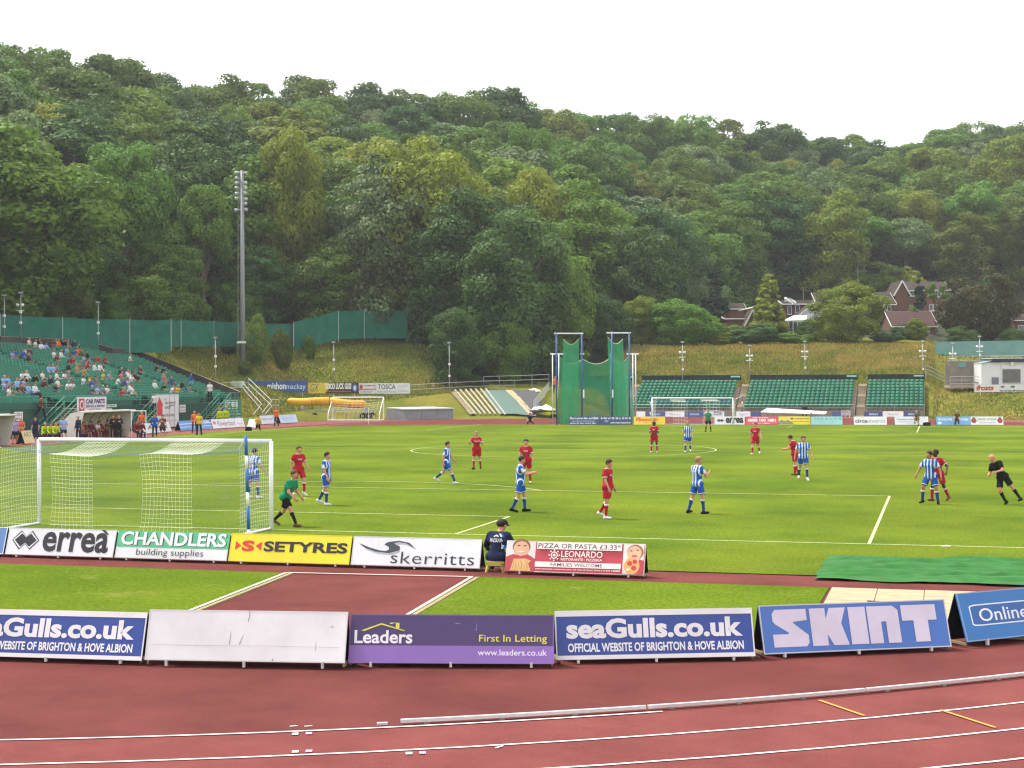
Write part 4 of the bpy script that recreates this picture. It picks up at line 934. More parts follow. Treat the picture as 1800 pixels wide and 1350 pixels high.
o = link('seats', np_mesh('seats', V, Fq, seat_m), stand); tag(o, kind='stuff')
# stepped deck
mb = MB()
for r in range(28):
    x1, z1 = XF-DX*r, Z0+DZ*r
    for ya, yb, lim in ((Y_START-3, 89, 28), (89, 104.4, 25), (104.4, 200, 21)):
        yb2 = min(yb, y_end(r)+.2)
        if r < lim and yb2 > ya: mb.box((x1-DX/2-SO[0], (ya+yb2)/2-SO[1], z1-.16), (DX-.004, yb2-ya-.004, .32))
mb.obj('terrace_deck', deck_m, stand)
mb = MB()                                               # pale treads in the aisles
for a in aisles:
    for r in range(rows_at(a)):
        mb.box((XF-DX*r-.35-SO[0], a-SO[1], Z0+DZ*r+.012), (.5, 1.0, .02))
mb.obj('aisle_treads', mat('aisle_concrete', '#6f7d76', .9, var=.2), stand)
# front wall panels with posts
y = Y_START-3; k = 0
while y < 101.5:
    w = min(2.45, 101.6-y)
    MB().box((-46.02-SO[0], y+w/2-SO[1], 1.05), (.06, w-.02, 2.1)).obj('cladding_panel', clad_m if k % 5 else clad2_m, stand); y += 2.45; k += 1
MB().box((-46.05-SO[0], (Y_START-3+101.6)/2-SO[1], 2.16), (.10, 101.6-Y_START+3, .07)).obj('front_kerb', clad2_m, stand)
MB().box((-46.35-SO[0], (Y_START-3+101.6)/2-SO[1], 2.12), (.55, 101.6-Y_START+3, .03)).obj('front_walkway', deck_m, stand)
# front guard rail with dark infill screen
for z in (2.62, 3.08): MB().tube([(-46.05-SO[0], Y_START-3-SO[1], z), (-46.05-SO[0], 101.6-SO[1], z)], .025, 5).obj('guard_rail', rail_m, stand)
y = Y_START-3
while y < 101.6:
    MB().box((-46.05-SO[0], y-SO[1], 2.64), (.05, .05, .92)).obj('rail_post', rail_m, stand); y += 2.45
screen_m = mat('rail_screen', '#24564a', .8, var=.2)
for (a, b) in ((Y_START-3, 65.4), (72.2, 80.2), (87.2, 92.8), (98.6, 101.6)):
    MB().box((-46.0-SO[0], (a+b)/2-SO[1], 2.42), (.02, b-a, .44)).obj('rail_screen', screen_m, stand)
# end wall on the slanting end and stepped screens round the back
def screen(a, b, h=1.15, n=None, top=None):
    a, b = np.array(a), np.array(b); L = float(np.linalg.norm((b-a)[:2])); n = n or max(1, int(L/2.1))
    for k in range(n):
        p, q = a+(b-a)*k/n-SO, a+(b-a)*(k+1)/n-SO
        MB().prism([tuple(p+[0, 0, -.1]), tuple(q+[0, 0, -.1]), tuple(q+[0, 0, h]), tuple(p+[0, 0, h])], (.03, .03, 0)).obj('back_screen', fence_m if k % 4 else mat('dark_screen_b', '#46403d', .85, var=.2), stand)
        MB().tube([tuple(p+[0, 0, -.3]), tuple(p+[0, 0, h+.05])], .035, 5).obj('screen_post', fence_m, stand)
    MB().tube([tuple(a-SO+[0, 0, h]), tuple(b-SO+[0, 0, h])], .025, 4).obj('screen_rail', dull_metal_m, stand)
def rp(r, y): return (XF-DX*r, y, Z0+DZ*r)
screen(rp(28, Y_START-3), rp(28, 89)); screen(rp(28, 89), rp(25, 89.3)); screen(rp(25, 89.3), rp(25, 104.4)); screen(rp(25, 104.4), rp(21, 104.8)); screen(rp(21, 104.8), rp(21, y_end(21)+.3)); screen(rp(21, y_end(21)+.3), (-46.1, 101.75, 2.15), h=1.0, n=9)
e = MB(); e.add([(rp(0, 101.75)[0]+.5-SO[0], 101.8-SO[1], 0), (XF-DX*21-SO[0], y_end(21)+.4-SO[1], 0), (XF-DX*21-SO[0], y_end(21)+.4-SO[1], Z0+DZ*21), (rp(0, 0)[0]+.5-SO[0], 101.8-SO[1], 2.15)], [(0, 1, 2, 3)]); e.obj('end_wall', clad_m, stand)
# stairs down to the track: each its own thing
def stairs(label, y0, y1):
    t = thing('stand_stairs', label, 'stairs', (-45.25, y0, 0), 0, 'stairs down from the left stand'); L = y1-y0; n = 11
    for x in (-.62, .62):
        MB().beam((x, 0, .06), (x, L, 2.05), .05, .24).obj('stringer', rail_m, t)
        for z in (.55, 1.0): MB().beam((x, -.1, z), (x, L, 2.05+z), .045, .045).obj('handrail', rail_m, t)
        for k in range(4): MB().beam((x, L*k/3, 2.0*k/3), (x, L*k/3, 2.0*k/3+1.02), .045, .045).obj('baluster', rail_m, t)
    for k in range(n): MB().box((0, L*(k+.5)/n, 2.05*(k+1)/n), (1.2, L/n*.9, .04)).obj('tread', tread_m, t)
    MB().box((0, L+.5, 2.06), (1.3, 1.0, .05)).obj('landing', tread_m, t)
    for y in (L+.05, L+.95):
        MB().beam((.62, y, 0), (.62, y, 3.1), .06, .06).obj('landing_post', rail_m, t)
    MB().beam((.62, L, 3.08), (.62, L+1, 3.08), .045).obj('handrail', rail_m, t)
    MB().beam((.62, L, .2), (.62, L+.95, 1.9), .04).obj('cross_brace', rail_m, t); MB().beam((.62, L, 1.9), (.62, L+.95, .2), .04).obj('cross_brace', rail_m, t)
stairs('green railed stairs of the left stand beside the white car parts board', 65.4, 69.2)
stairs('green railed stairs of the left stand behind the dugout, left of the red arrow board', 80.2, 84.2)
stairs('green railed stairs at the far end of the left stand beside the green board', 92.6, 96.6)
# boards hung on the wall of the stand (face the pitch)
def wall_sign(label, ya, yb, z0, z1, bg, art, x=-45.9, name='wall_sign', cat='sign', posts=False):
    t = thing(name, label, cat, (x, (ya+yb)/2, z0), math.pi/2, 'signs on the left stand'); w = yb-ya; h = z1-z0
    fn = lambda u, v, off=0.0: ((u-.5)*w, -off, v*h)
    MB().prism([fn(0, 0), fn(1, 0), fn(1, 1), fn(0, 1)], (0, .05, 0)).obj('panel', pm(bg), t); off = .012
    for it in art:
        mb = MB()
        if it[0] == 't': put_text(mb, fn, it[2], *it[3:7], 0, it[8] if len(it) > 8 else 0, 0, off); c = it[7]
        elif it[0] == 'r': u0, v0, u1, v1, c = it[2:7]; mb.poly([fn(u0, v0, off), fn(u1, v0, off), fn(u1, v1, off), fn(u0, v1, off)])
        else: mb.poly([fn(a, b, off) for a, b in it[2]]); c = it[3]
        mb.obj(it[1], pm(c), t); off += .006
    if posts:
        for u in (.1, .9): MB().beam(fn(u, 0, -.06), (fn(u, 0)[0], .06, -z0), .07).obj('post', foot_m, t)
def yx(px, x): d = (px-900)/FPX*RGT+FWD; return CAM[1]+(x-CAM[0])/d[0]*d[1]
def ys(p0, p1, x=-45.9): return yx(p0, x), yx(p1, x)
wall_sign('white block sign at the left end of the left stand wall', *ys(25, 40), 1.25, 1.95, '#d8d8d6', [('t', 'lettering', 'BLOCK C', .1, .56, .9, .88, '#55555a', .02), ('t', 'lettering', 'row A - Z', .1, .14, .9, .42, '#55555a', .02)])
wall_sign('pale green strip sign at the left edge of the left stand wall', *ys(-6, 17), 1.55, 1.85, '#b8d6c6', [('t', 'lettering', 'FIRE EXIT', .2, .25, .85, .75, '#2e7a5a', .02)])
wall_sign('white board with red emblem and purple lettering above the dugout', *ys(136, 187, -44.2), 1.75, 3.0, '#d9d6da', [('r', 'panel_print', .04, .08, .96, .92, '#e0dde2'), ('r', 'emblem', .05, .10, .23, .90, '#a8404e'), ('p', 'emblem', ell(.14, .5, .07, .3, 14), '#e0dde2'), ('p', 'emblem', ell(.14, .5, .045, .2, 12), '#a8404e'), ('t', 'lettering', 'CAR PARTS', .27, .56, .93, .86, '#4b3f7a', .04), ('t', 'lettering', 'SERVICE & REPAIRS', .27, .32, .93, .48, '#4b3f7a', .02), ('t', 'lettering', '01273 700000', .4, .14, .8, .25, '#8a7a80', .01)], x=-44.2, posts=True)
wall_sign('small white block sign right of the red emblem board', *ys(187.5, 197), 1.3, 1.95, '#d6d8d4', [('t', 'lettering', 'BLOCK B', .1, .56, .9, .86, '#55655a', .02), ('t', 'lettering', 'row A - Z', .1, .14, .9, .4, '#55655a', .02)])
wall_sign('pale green strip sign above the dugout roof', *ys(189, 205), 2.05, 2.3, '#b8d6c6', [('t', 'lettering', 'FIRE EXIT', .2, .25, .85, .75, '#2e7a5a', .02)])
wall_sign('tall white board with red arrow house shape beside the dugout', *ys(276, 314, -44.6), .15, 3.05, '#d5d6d8', [('p', 'red_arrow', [(.0, .36), (.0, .70), (-.02, .70), (.10, .94), (.28, .66), (.24, .66), (.24, .36)], '#c8393a'), ('t', 'lettering', 'THE', .34, .82, .42, .88, '#77777c', .01), ('t', 'lettering', 'PROPERTY', .34, .70, .86, .78, '#77777c', .01), ('t', 'lettering', 'SHOP', .34, .56, .62, .65, '#77777c', .01), ('t', 'lettering', '01273 571955', .30, .33, .76, .40, '#6a6a70', .02), ('t', 'lettering', 'www.thepropertyshop.co.uk', .2, .18, .95, .23, '#c0606a', .0)], x=-44.6, posts=True, name='standing_board', cat='board')
wall_sign('small white block sign between the red arrow board and the far stairs', *ys(316, 326), 1.35, 2.05, '#d6d6d4', [('t', 'lettering', 'BLOCK A', .1, .56, .9, .86, '#6a5a5a', .02), ('t', 'lettering', 'row A - Z', .1, .14, .9, .4, '#6a5a5a', .02)])
wall_sign('green board with white rounded wordmark at the far end of the left stand', *ys(393, 424), .1, 2.45, '#1f7a5a', [('p', 'outline', rrect(.06, .58, .78, .94, .06), '#dfe8e2'), ('p', 'outline_fill', rrect(.08, .61, .75, .92, .05), '#1f7a5a'), ('t', 'lettering', 'COVERS', .08, .66, .74, .88, '#e4ece6', .05), ('t', 'lettering', 'Timber Merchants', .34, .46, .82, .52, '#d5e2da', .02), ('t', 'lettering', '01273 417444', .32, .32, .92, .39, '#dfe8e2', .02), ('t', 'lettering', '01273 430432', .32, .18, .92, .25, '#dfe8e2', .02)])

# ---- shelters for the two benches
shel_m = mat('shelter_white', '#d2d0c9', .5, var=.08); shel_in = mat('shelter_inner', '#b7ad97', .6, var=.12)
def dugout(label, ya, yb):
    t = thing('dugout', label, 'shelter', (-37.6, (ya+yb)/2, -.02), math.pi/2, 'team dugouts'); w = yb-ya
    prof = [(0.0, 2.05), (.5, 2.08), (1.1, 1.95), (1.55, 1.55), (1.72, 1.0), (1.75, 0.0)]
    mb = MB(); n = len(prof)
    vs = [(-w/2, y, z) for y, z in prof]+[(w/2, y, z) for y, z in prof]
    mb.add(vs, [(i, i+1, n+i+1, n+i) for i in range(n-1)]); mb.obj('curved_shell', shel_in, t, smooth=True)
    mb = MB(); vs = [(-w/2, y+.03, z+.03) for y, z in prof]+[(w/2, y+.03, z+.03) for y, z in prof]; mb.add(vs, [(i, n+i, n+i+1, i+1) for i in range(n-1)]); mb.obj('outer_shell', shel_m, t, smooth=True)
    for sx in (-1, 1):
        pts = [(sx*w/2, y, z) for y, z in prof]+[(sx*w/2, .55, 0)]; MB().prism(pts, (sx*.03, 0, 0)).obj('end_panel', shel_m, t)
    MB().box((0, -.02, 2.06), (w+.1, .10, .10)).obj('roof_edge', shel_m, t)
    k = -w/2+.9
    while k < w/2-.3:
        mb = MB(); mb.tube([(k, y*.985, z-.02) for y, z in prof], .02, 4); mb.obj('roof_hoop', mat('dark_hoop', '#4c4a45', .6), t); k += 1.25
    MB().box((0, 1.32, .43), (w-.2, .45, .06)).obj('bench_seat', mat('bench_dark', '#3a3f46', .6), t); MB().box((0, 1.32, .2), (w-.3, .35, .4)).obj('bench_base', mat('bench_dark', '#3a3f46', .6), t)
    return t
YA, YB = yx(148, -37.6), yx(236, -37.6)
dugout('white curved dugout full of seated players below the car parts board', YA, YB)
dugout('white curved dugout cut by the left edge of the picture', yx(-70, -37.6), yx(27, -37.6))
# white folding frame gate right of the dugout
t = thing('frame_gate', 'thin white upright frame beside the right end of the dugout', 'frame', (*W(244, 769)[:2], 0), 1.0)
for x in (-.6, .6): MB().tube([(x, 0, 0), (x, 0, 2.0)], .03, 6).obj('upright', goal_m, t)
MB().tube([(-.62, 0, 2.0), (.62, 0, 2.0)], .03, 6).obj('top_bar', goal_m, t)

# ---- boards along the left side of the track
def side_board(label, xa, ya, xb, yb, bg, art, h=.85): a_board(label, W(xa, ya), W(xb, yb), h, bg, art, feet=False, group='boards along the left track')
side_board('white board with dark letters behind the people right of the dugout', 252, 764, 302, 759, '#d9dadc', [('t', 'lettering', 'Argent', .2, .25, .9, .75, '#3c3c44', .02)])
side_board('blue board with white stripes behind the two stewards', 318, 758, 374, 754.5, '#5f8cc8', [('r', 'band', 0, .30, 1, .36, '#cfdcec'), ('r', 'band', 0, .62, 1, .70, '#cfdcec'), ('t', 'lettering', 'LINE MARKING', .55, .74, .95, .92, '#e2e8f0', .02)])
side_board('white board with pink script right of the two stewards', 375, 754.3, 431, 751, '#dcdade', [('t', 'lettering', 'flowerbox', .16, .25, .72, .8, '#54545c', .0, .2), ('p', 'emblem', ell(.08, .6, .045, .2, 10), '#d0607a'), ('t', 'lettering', 'florist', .78, .3, .96, .5, '#d0808f', .0)])
side_board('white blank board end beside the kneeling photographer', 434, 752, 449, 752.5, '#e0e0e0', [], .8)
side_board('white board with blue text left of the orange steward', 460, 746.5, 486, 745, '#ccd4de', [('t', 'lettering', 'sussex sport', .1, .4, .9, .7, '#6c84a8', .01)])
side_board('pale blue board right of the orange steward', 494, 745, 524, 743, '#bcd0e6', [('t', 'lettering', 'albion in the community', .08, .45, .9, .62, '#7d96b8', .0)])
side_board('beige board behind the people left of the white dugout', 44, 781, 62, 779.5, '#cdb98a', [('t', 'lettering', 'ART', .1, .5, .9, .9, '#8a7a50', .03)], .9)
side_board('white tilted board left of the standing man beside the dugout', 113, 774, 135, 772.5, '#d9dcdc', [], .9)

# ================================================================== far seats: three blocks on a concrete terrace
conc_m = mat('weathered_concrete', '#9c8f7b', .9, col2='#85796a', scale=1.2, detail=8)
netting_m = mat('dark_screen_net', '#23312f', .85, var=.2)
YFAR = 134.5
def far_pt(px): d = (px-900)/FPX*RGT+FWD; q = CAM+(YFAR-CAM[1])/d[1]*d; return np.array([q[0], YFAR, 0.0])
def far_block(label, px0, px1, dfront=171.5, rows=9):
    A, B = far_pt(px0), far_pt(px1); w = float(np.linalg.norm(B-A)); rz = 0.0
    t = thing('seat_block', label, 'seating', tuple((A+B)/2), rz, 'far seat blocks')
    dx, dz, z0 = .80, .34, .62
    mb = MB()
    for r in range(rows): mb.box((0, r*dx+dx/2, (z0+dz*r)/2-.2), (w, dx-.004, z0+dz*r+.4))
    mb.obj('terrace', conc_m, t)
    pos = []
    for r in range(rows):
        x = -w/2+.35
        while x < w/2-.2: pos.append((x, r*dx+.62, z0+dz*r)); x += .52
    V, Fq = many(SV*np.array([1, -1, 1]), [f[::-1] for f in SEAT.f], np.array(pos), 0)
    tag(link('seats', np_mesh('seats', V, Fq, seat_m), t), kind='stuff')
    top = z0+dz*rows
    n = max(2, int(w/3.0))
    for k in range(n): MB().box((-w/2+w*(k+.5)/n, rows*dx+.15, top+.72), (w/n-.02, .04, .62)).obj('rear_screen', netting_m, t)
    for k in range(n+1): MB().tube([(-w/2+w*k/n, -.12, 0), (-w/2+w*k/n, -.12, z0+.75)], .025, 5).obj('rail_post', grey_m, t)
    for z in (z0+.35, z0+.72): MB().tube([(-w/2, -.12, z), (w/2, -.12, z)], .022, 4).obj('front_rail', grey_m, t)
    MB().box((0, -.02, z0/2), (w, .03, z0)).obj('front_wall', conc_m, t)
    MB().box((w/2-.7, rows*dx+.10, top+.85), (1.1, .05, .18)).obj('exit_sign', pm('#9fd6d2'), t)
    return t
far_block('green seat block left of the far goal behind the cage', 985, 1092)
far_block('green seat block behind the far goal', 1107, 1289)
far_block('longest green seat block right of the far goal', 1305, 1502)
far_block('short green seat block at the right end of the far seats', 1520, 1625)
def aisle(label, px, pw, d=171.5):
    A = far_pt(px)
    t = thing('terrace_steps', label, 'steps', tuple(A), 0, 'steps between the far seats'); w = pw/FPX*d
    for k in range(16): MB().box((0, .25+k*.46, .10+k*.235-.5), (w-.05, .44, 1.0)).obj('step', conc_m if k % 5 else mat('pale_step_nosing', '#c2b391', .85, var=.15), t)
aisle('concrete steps between the hammer cage and the far goal', 1099.5, 13)
aisle('concrete steps right of the far goal', 1297, 13.5)
aisle('concrete steps between the long and the short seat blocks', 1511, 15.5)
aisle('concrete steps at the left end of the far seats with a steel handrail', 966, 34)
# long white cover on the track behind the far boards
A, B = W(1337, 735), W(1455, 735); t = thing('long_white_cover', 'long low white sloping cover lying in front of the far seats', 'cover', tuple((A+B)/2), math.atan2(B[1]-A[1], B[0]-A[0])); w = float(np.linalg.norm(B-A))
MB().prism([(-w/2, 0, .62), (w/2-.3, 0, .40), (w/2, 1.6, .62), (-w/2+.7, 1.6, 1.02)], (0, 0, .05)).obj('cover_sheet', white_m, t)
for x in (-w/2+.5, 0, w/2-.6):
    for y in (.1, 1.4): MB().box((x, y, .22), (.07, .07, .44)).obj('leg', grey_m, t)
for px, lab in ((1261.5, 'small white block sign behind the far goalkeeper'), (1487, 'small white block sign before the right steps'), (1046, 'small white block sign seen through the hammer cage')):
    flat_sign('block_sign', lab, px-8, 721.5, px+8, 730, 168, '#d2d6d8', [('t', 'lettering', 'BLOCK E', .1, .52, .9, .88, '#5d6068', .02), ('t', 'lettering', 'row 1-9', .15, .12, .85, .4, '#5d6068', .02)], group='block signs', posts=True)

# ================================================================== houses below the wood
brick_m = mat('red_brick', '#705446', .9, col2='#61483b', scale=3, detail=8)
brick2_m = mat('buff_brick', '#77584a', .9, col2='#6b4a37', scale=3, detail=8)
tile_m = mat('brown_roof_tile', '#43362f', .85, col2='#382d28', scale=2.5, detail=8)
tile2_m = mat('dark_red_roof_tile', '#4c3530', .85, col2='#402c28', scale=2.5, detail=8)
pane_m = mat('window_pane', '#2b343a', .08, col2='#55636a', scale=.8, spec=.7); frame_m = mat('white_window_frame', '#d8d9d8', .5, var=.04)
maroon_m = mat('maroon_cladding', '#5a3436', .7, var=.12)
def window(t, c, w, h, axis='x', n=2):
    sx, sy = (w, .10) if axis == 'x' else (.10, w)
    f = MB().box(c, (sx, sy, h)).obj('window', frame_m, t)
    s = -1
    for k in range(n):
        q = (k+.5)/n-.5; pw = w/n-.12
        cc = (c[0]+q*w, c[1]-.06, c[2]) if axis == 'x' else (c[0]-.06, c[1]+q*w, c[2])
        MB().box(cc, (pw, .02, h-.16) if axis == 'x' else (.02, pw, h-.16)).obj('pane', pane_m, f)
    MB().box((c[0], c[1]-.05, c[2]-h/2-.05) if axis == 'x' else (c[0]-.05, c[1], c[2]-h/2-.05), (w+.16, .2, .07) if axis == 'x' else (.2, w+.16, .07)).obj('sill', frame_m, f)
def house(label, px0, px1, y_eave, y_base, y_ridge, d, depth, wall_m, roof_m, gable='x', wins=(), chim=None, rot=0.0, name='house'):
    """ridge along local x when gable == 'x', else the gable faces the pitch"""
    A, B = AT(px0, y_base, d), AT(px1, y_base, d); w = float(np.linalg.norm((B-A)[:2])); u = d/FPX
    t = thing(name, label, 'house', tuple((A+B)/2), math.atan2((B-A)[1], (B-A)[0])+rot, 'houses below the wood')
    e, r = (y_base-y_eave)*u, (y_base-y_ridge)*u; D = depth; base = -3.0
    if gable == 'x':
        MB().prism([(-w/2, 0, base), (-w/2, D, base), (-w/2, D, e), (-w/2, D/2, r-.12), (-w/2, 0, e)], (w, 0, 0)).obj('wall', wall_m, t)
        o = .35
        k = (r-e)/(D/2)
        for s in (0, 1):
            y0, y1 = (-o, D/2) if s == 0 else (D+o, D/2); z0 = e-k*o
            rf = MB().prism([(-w/2-.3, y0, z0), (w/2+.3, y0, z0), (w/2+.3, y1, r), (-w/2-.3, y1, r)], (0, 0, .13)).obj('roof', roof_m, t)
            if s == 0:
                n = 7
                for q in range(n): MB().beam((-w/2-.3, y0+(y1-y0)*(q+.05)/n, z0+(r-z0)*(q+.05)/n+.14), (w/2+.3, y0+(y1-y0)*(q+.05)/n, z0+(r-z0)*(q+.05)/n+.14), .03, .035).obj('tile_course', roof_m, rf)
        MB().beam((-w/2-.3, -o-.03, e-k*o), (w/2+.3, -o-.03, e-k*o), .06, .16).obj('fascia', frame_m, t)
        for sx in (-1, 1):
            MB().beam((sx*(w/2+.32), -o, e-k*o+.02), (sx*(w/2+.32), D/2, r+.02), .05, .2).obj('bargeboard', frame_m, t)
    else:
        MB().prism([(-w/2, 0, base), (w/2, 0, base), (w/2, 0, e), (0, 0, r-.12), (-w/2, 0, e)], (0, D, 0)).obj('wall', wall_m, t)
        k = (r-e)/(w/2); o = .35
        for s in (-1, 1):
            MB().prism([(s*(w/2+o), -.35, e-k*o), (s*(w/2+o), D, e-k*o), (0, D, r), (0, -.35, r)], (0, 0, .13)).obj('roof', roof_m, t)
            MB().beam((s*(w/2+o), -.38, e-k*o+.02), (0, -.38, r+.04), .05, .22).obj('bargeboard', frame_m, t)
    for (px, py, wp, hp, n) in wins:
        xx = (px-(px0+px1)/2)*u; zz = (y_base-py)*u; window(t, (xx, -.03, zz), wp*u, hp*u, 'x', n)
    if chim:
        xx = (chim[0]-(px0+px1)/2)*u; c = MB().box((xx, D/2, (y_base-chim[1])*u-.8), (.8, .6, 1.9)).obj('chimney', wall_m, t); MB().tube([(xx, D/2, (y_base-chim[1])*u+.1), (xx, D/2, (y_base-chim[1])*u+.5)], .13, 8).obj('chimney_pot', tile_m, c)
    return t
house('two storey brick house with brown tiled roof and white windows', 1590, 1668, 509, 566, 494, 252, 7.5, brick2_m, tile_m, 'x', [(1603, 516, 8, 9, 1), (1638, 515, 14, 11, 2), (1654, 517, 12, 10, 2), (1603, 541, 8, 10, 1), (1640, 541, 14, 11, 2)])
house('brick gable wing of the two storey house', 1574, 1597, 514, 566, 494, 250.5, 7.0, brick2_m, tile_m, 'y')
house('long low brown roofed house behind the round bright tree', 1438, 1572, 534, 566, 513, 246, 8.0, brick_m, tile_m, 'x', [(1563, 543, 7, 9, 1)])
house('small brown gabled house beside the round bright tree', 1532, 1556, 545, 572, 523, 236, 7.0, brick2_m, tile_m, 'y')
house('bungalow with dark red roof and white bay window right of the round tree', 1570, 1645, 572, 590, 546, 226, 8.0, brick_m, tile2_m, 'x', [(1592, 579, 20, 11, 3), (1628, 579, 12, 9, 2)], (1620, 546))
house('maroon clad house with white window frames left of the round tree', 1378, 1432, 534, 585, 527, 228, 6.5, maroon_m, tile_m, 'x', [(1388, 545, 7, 15, 1), (1402, 543, 8, 14, 1), (1384, 568, 10, 8, 2)])
house('white gabled house front left of the round tree', 1405, 1452, 554, 588, 534, 223, 6.0, mat('white_render', '#cfd1d2', .7, var=.05), tile_m, 'y', [(1432, 545, 9, 6, 2), (1418, 566, 9, 8, 2)])
house('low brown roofed building left of the golden cypress', 1277, 1332, 560, 592, 556-0, 220, 6.0, brick_m, tile2_m, 'x')
house('small gabled building with pale boards beside the golden cypress', 1312, 1334, 566, 592, 545, 217, 5.0, brick_m, tile2_m, 'y')
house('brick garden building half hidden left of the golden cypress', 1280, 1308, 542, 566, 533, 238, 5.0, brick2_m, tile_m, 'x')
house('brick house with white window cut by the right edge of the picture', 1784, 1850, 562, 600, 548, 218, 7.0, brick_m, tile_m, 'x', [(1795, 581, 11, 19, 1)])
# conservatory
A = AT(1398, 588, 219); t = thing('conservatory', 'small white glazed conservatory before the maroon house', 'conservatory', tuple(A), -.27); u = 219/FPX; w = 40*u
for k in range(6): MB().box((-w/2+w*k/5, 0, .9), (.10, .10, 2.0)).obj('mullion', frame_m, t)
for k in range(5): MB().box((-w/2+w*(k+.5)/5, .02, 1.0), (w/5-.1, .02, 1.5)).obj('pane', pane_m, t)
MB().box((0, 0, -1.2), (w, .14, 2.6)).obj('dwarf_wall', brick_m, t); MB().box((0, 0, 1.95), (w+.2, .16, .12)).obj('eaves_beam', frame_m, t)
MB().prism([(-w/2-.1, -.1, 2.0), (w/2+.1, -.1, 2.0), (w/2-.6, 2.0, 2.75), (-w/2+.6, 2.0, 2.75)], (0, 0, .06)).obj('roof', white_m, t)
# flat pale canopy roof and white wind-blown sheet by the maroon house
A, B = AT(1298, 547, 226), AT(1332, 540, 224); tag(MB().prism([tuple(A), tuple(B), tuple(B+np.array([.2, 2.5, .4])), tuple(A+np.array([.2, 2.5, .2]))], (0, 0, .12)).obj('canopy_roof', mat('pale_canopy', '#cdbfae', .7)), 'pale flat canopy roof left of the golden cypress', 'roof')
A = AT(1379, 533, 224); n = 8; V = []
for i in range(n):
    for j in range(n): V.append((A[0]+i*.24, A[1]+.15*math.sin(i*1.2+j), A[2]+.25-.04*i*i*.35+j*.09+.05*math.sin(i*2.1)))
q = np.array([(i*n+j) for i in range(n-1) for j in range(n-1)]); tag(link('hanging_sheet', np_mesh('hanging_sheet', V, np.stack([q, q+1, q+n+1, q+n], -1), white_m, True)), 'white sheet hanging beside the maroon house', 'sheet')
# aerials
for px, y0, y1, d, lab in ((1412, 505, 535, 232, 'television aerial on a mast behind the maroon house'), (1508, 466, 500, 262, 'thin dark pole behind the long brown roof')):
    b = AT(px, y1, d); t = thing('aerial', lab, 'aerial', tuple(b)); h = (y1-y0)*d/FPX; MB().tube([(0, 0, -1), (0, 0, h)], .05, 5).obj('pole', dull_metal_m, t)
    if px == 1412: MB().beam((-.5, 0, h-.1), (.5, 0, h-.1), .05).obj('boom', dull_metal_m, t); [MB().beam((x, -.3, h-.1), (x, .3, h-.1), .03).obj('element', dull_metal_m, t) for x in (-.4, -.1, .2, .45)]

# ================================================================== windbreak, masts, cage and the rest of the ground
teal_m = mat('windbreak_mesh', '#186a56', .8, col2='#12574a', scale=.9, detail=8)
def windbreak(label, pts, h, panel=6.0):
    """pts: (px, d, top row)"""
    t = thing('windbreak_fence', label, 'fence', tuple(GP(pts[0][0], pts[0][1]))); o = np.array(t.location)
    rr = random.Random(9)
    for (p0, d0, y0), (p1, d1, y1) in zip(pts[:-1], pts[1:]):
        A, B = AT(p0, y0, d0), AT(p1, y1, d1); n = max(1, int(np.linalg.norm(B-A)/panel))
        for k in range(n):
            a, b = A+(B-A)*k/n-o, A+(B-A)*(k+1)/n-o
            m = 7; vs = []; s1 = rr.uniform(.02, .10)
            for row in range(5):
                for c in range(m+1):
                    u = c/m; q = a+(b-a)*u; z = row/4; nrm = np.array([-(b-a)[1], (b-a)[0], 0]); nrm /= np.linalg.norm(nrm)
                    sag = -.10*math.sin(math.pi*u) if row == 4 else 0
                    vs.append(tuple(q+nrm*(s1*math.sin(u*9+row*1.3)*math.sin(math.pi*z)+.12*math.sin(math.pi*z)*math.sin(math.pi*u))+np.array([0, 0, -h*(1-z)+sag])))
            MB().add(vs, [(r*(m+1)+c, r*(m+1)+c+1, (r+1)*(m+1)+c+1, (r+1)*(m+1)+c) for r in range(4) for c in range(m)]).obj('mesh_panel', teal_m, t, smooth=True)
            MB().tube([tuple(a-np.array([0, 0, h+.4])), tuple(a+np.array([0, 0, .12]))], .05, 5).obj('post', dull_metal_m, t)
            if k % 2 == 0:
                f = (np.array(CAM)-(A)); f[2] = 0; f /= np.linalg.norm(f)
                MB().tube([tuple(a+np.array([0, 0, -.1])), tuple(a+f*1.5-np.array([0, 0, h+.2]))], .03, 4).obj('stay', grey_m, t)
    return t
windbreak('long teal green mesh windbreak behind the left stand', [(-140, 146, 544), (0, 152, 552), (110, 159, 558), (228, 165, 561), (300, 168, 562)], 3.6)
windbreak('teal green mesh windbreak crossing behind the floodlight mast', [(300.5, 168, 562), (318, 174, 562), (430, 186, 566), (520, 191, 569)], 3.0)
windbreak('dark teal windbreak climbing at the right end of the grass bank', [(516, 190, 566), (595, 193, 546), (640, 196, 545), (716, 199, 546)], 3.6)

# floodlight mast
def lamp_head(parent, c, aim, r=.32, name='floodlight'):
    a = Vector(aim).normalized(); mb = MB()
    mb.tube([Vector(c)-a*.30, Vector(c)-a*.12, Vector(c)+a*.10], [.10, r*.75, r], 12)
    o = mb.obj(name, grey_m, parent, smooth=True)
    MB().tube([Vector(c)+a*.10, Vector(c)+a*.13], [r*.92, r*.90], 12).obj('lens', mat('lamp_glass', '#b9bcbc', .15, var=.05, spec=.6), o, smooth=True)
B = AT(427, 632, 180); B[2] = hz(427, 180)-.3; top = AT(427, 300, 180)[2]
mast = thing('floodlight_mast', 'tall grey floodlight mast with clustered lamps on the left bank', 'mast', tuple(B)); H = top-B[2]
mast_m = mat('mast_grey_steel', '#7d8084', .55, var=.06, metal=.2)
MB().tube([(0, 0, 0), (0, 0, H*.35), (0, 0, H)], [.31, .27, .19], 16).obj('shaft', mast_m, mast, smooth=True)
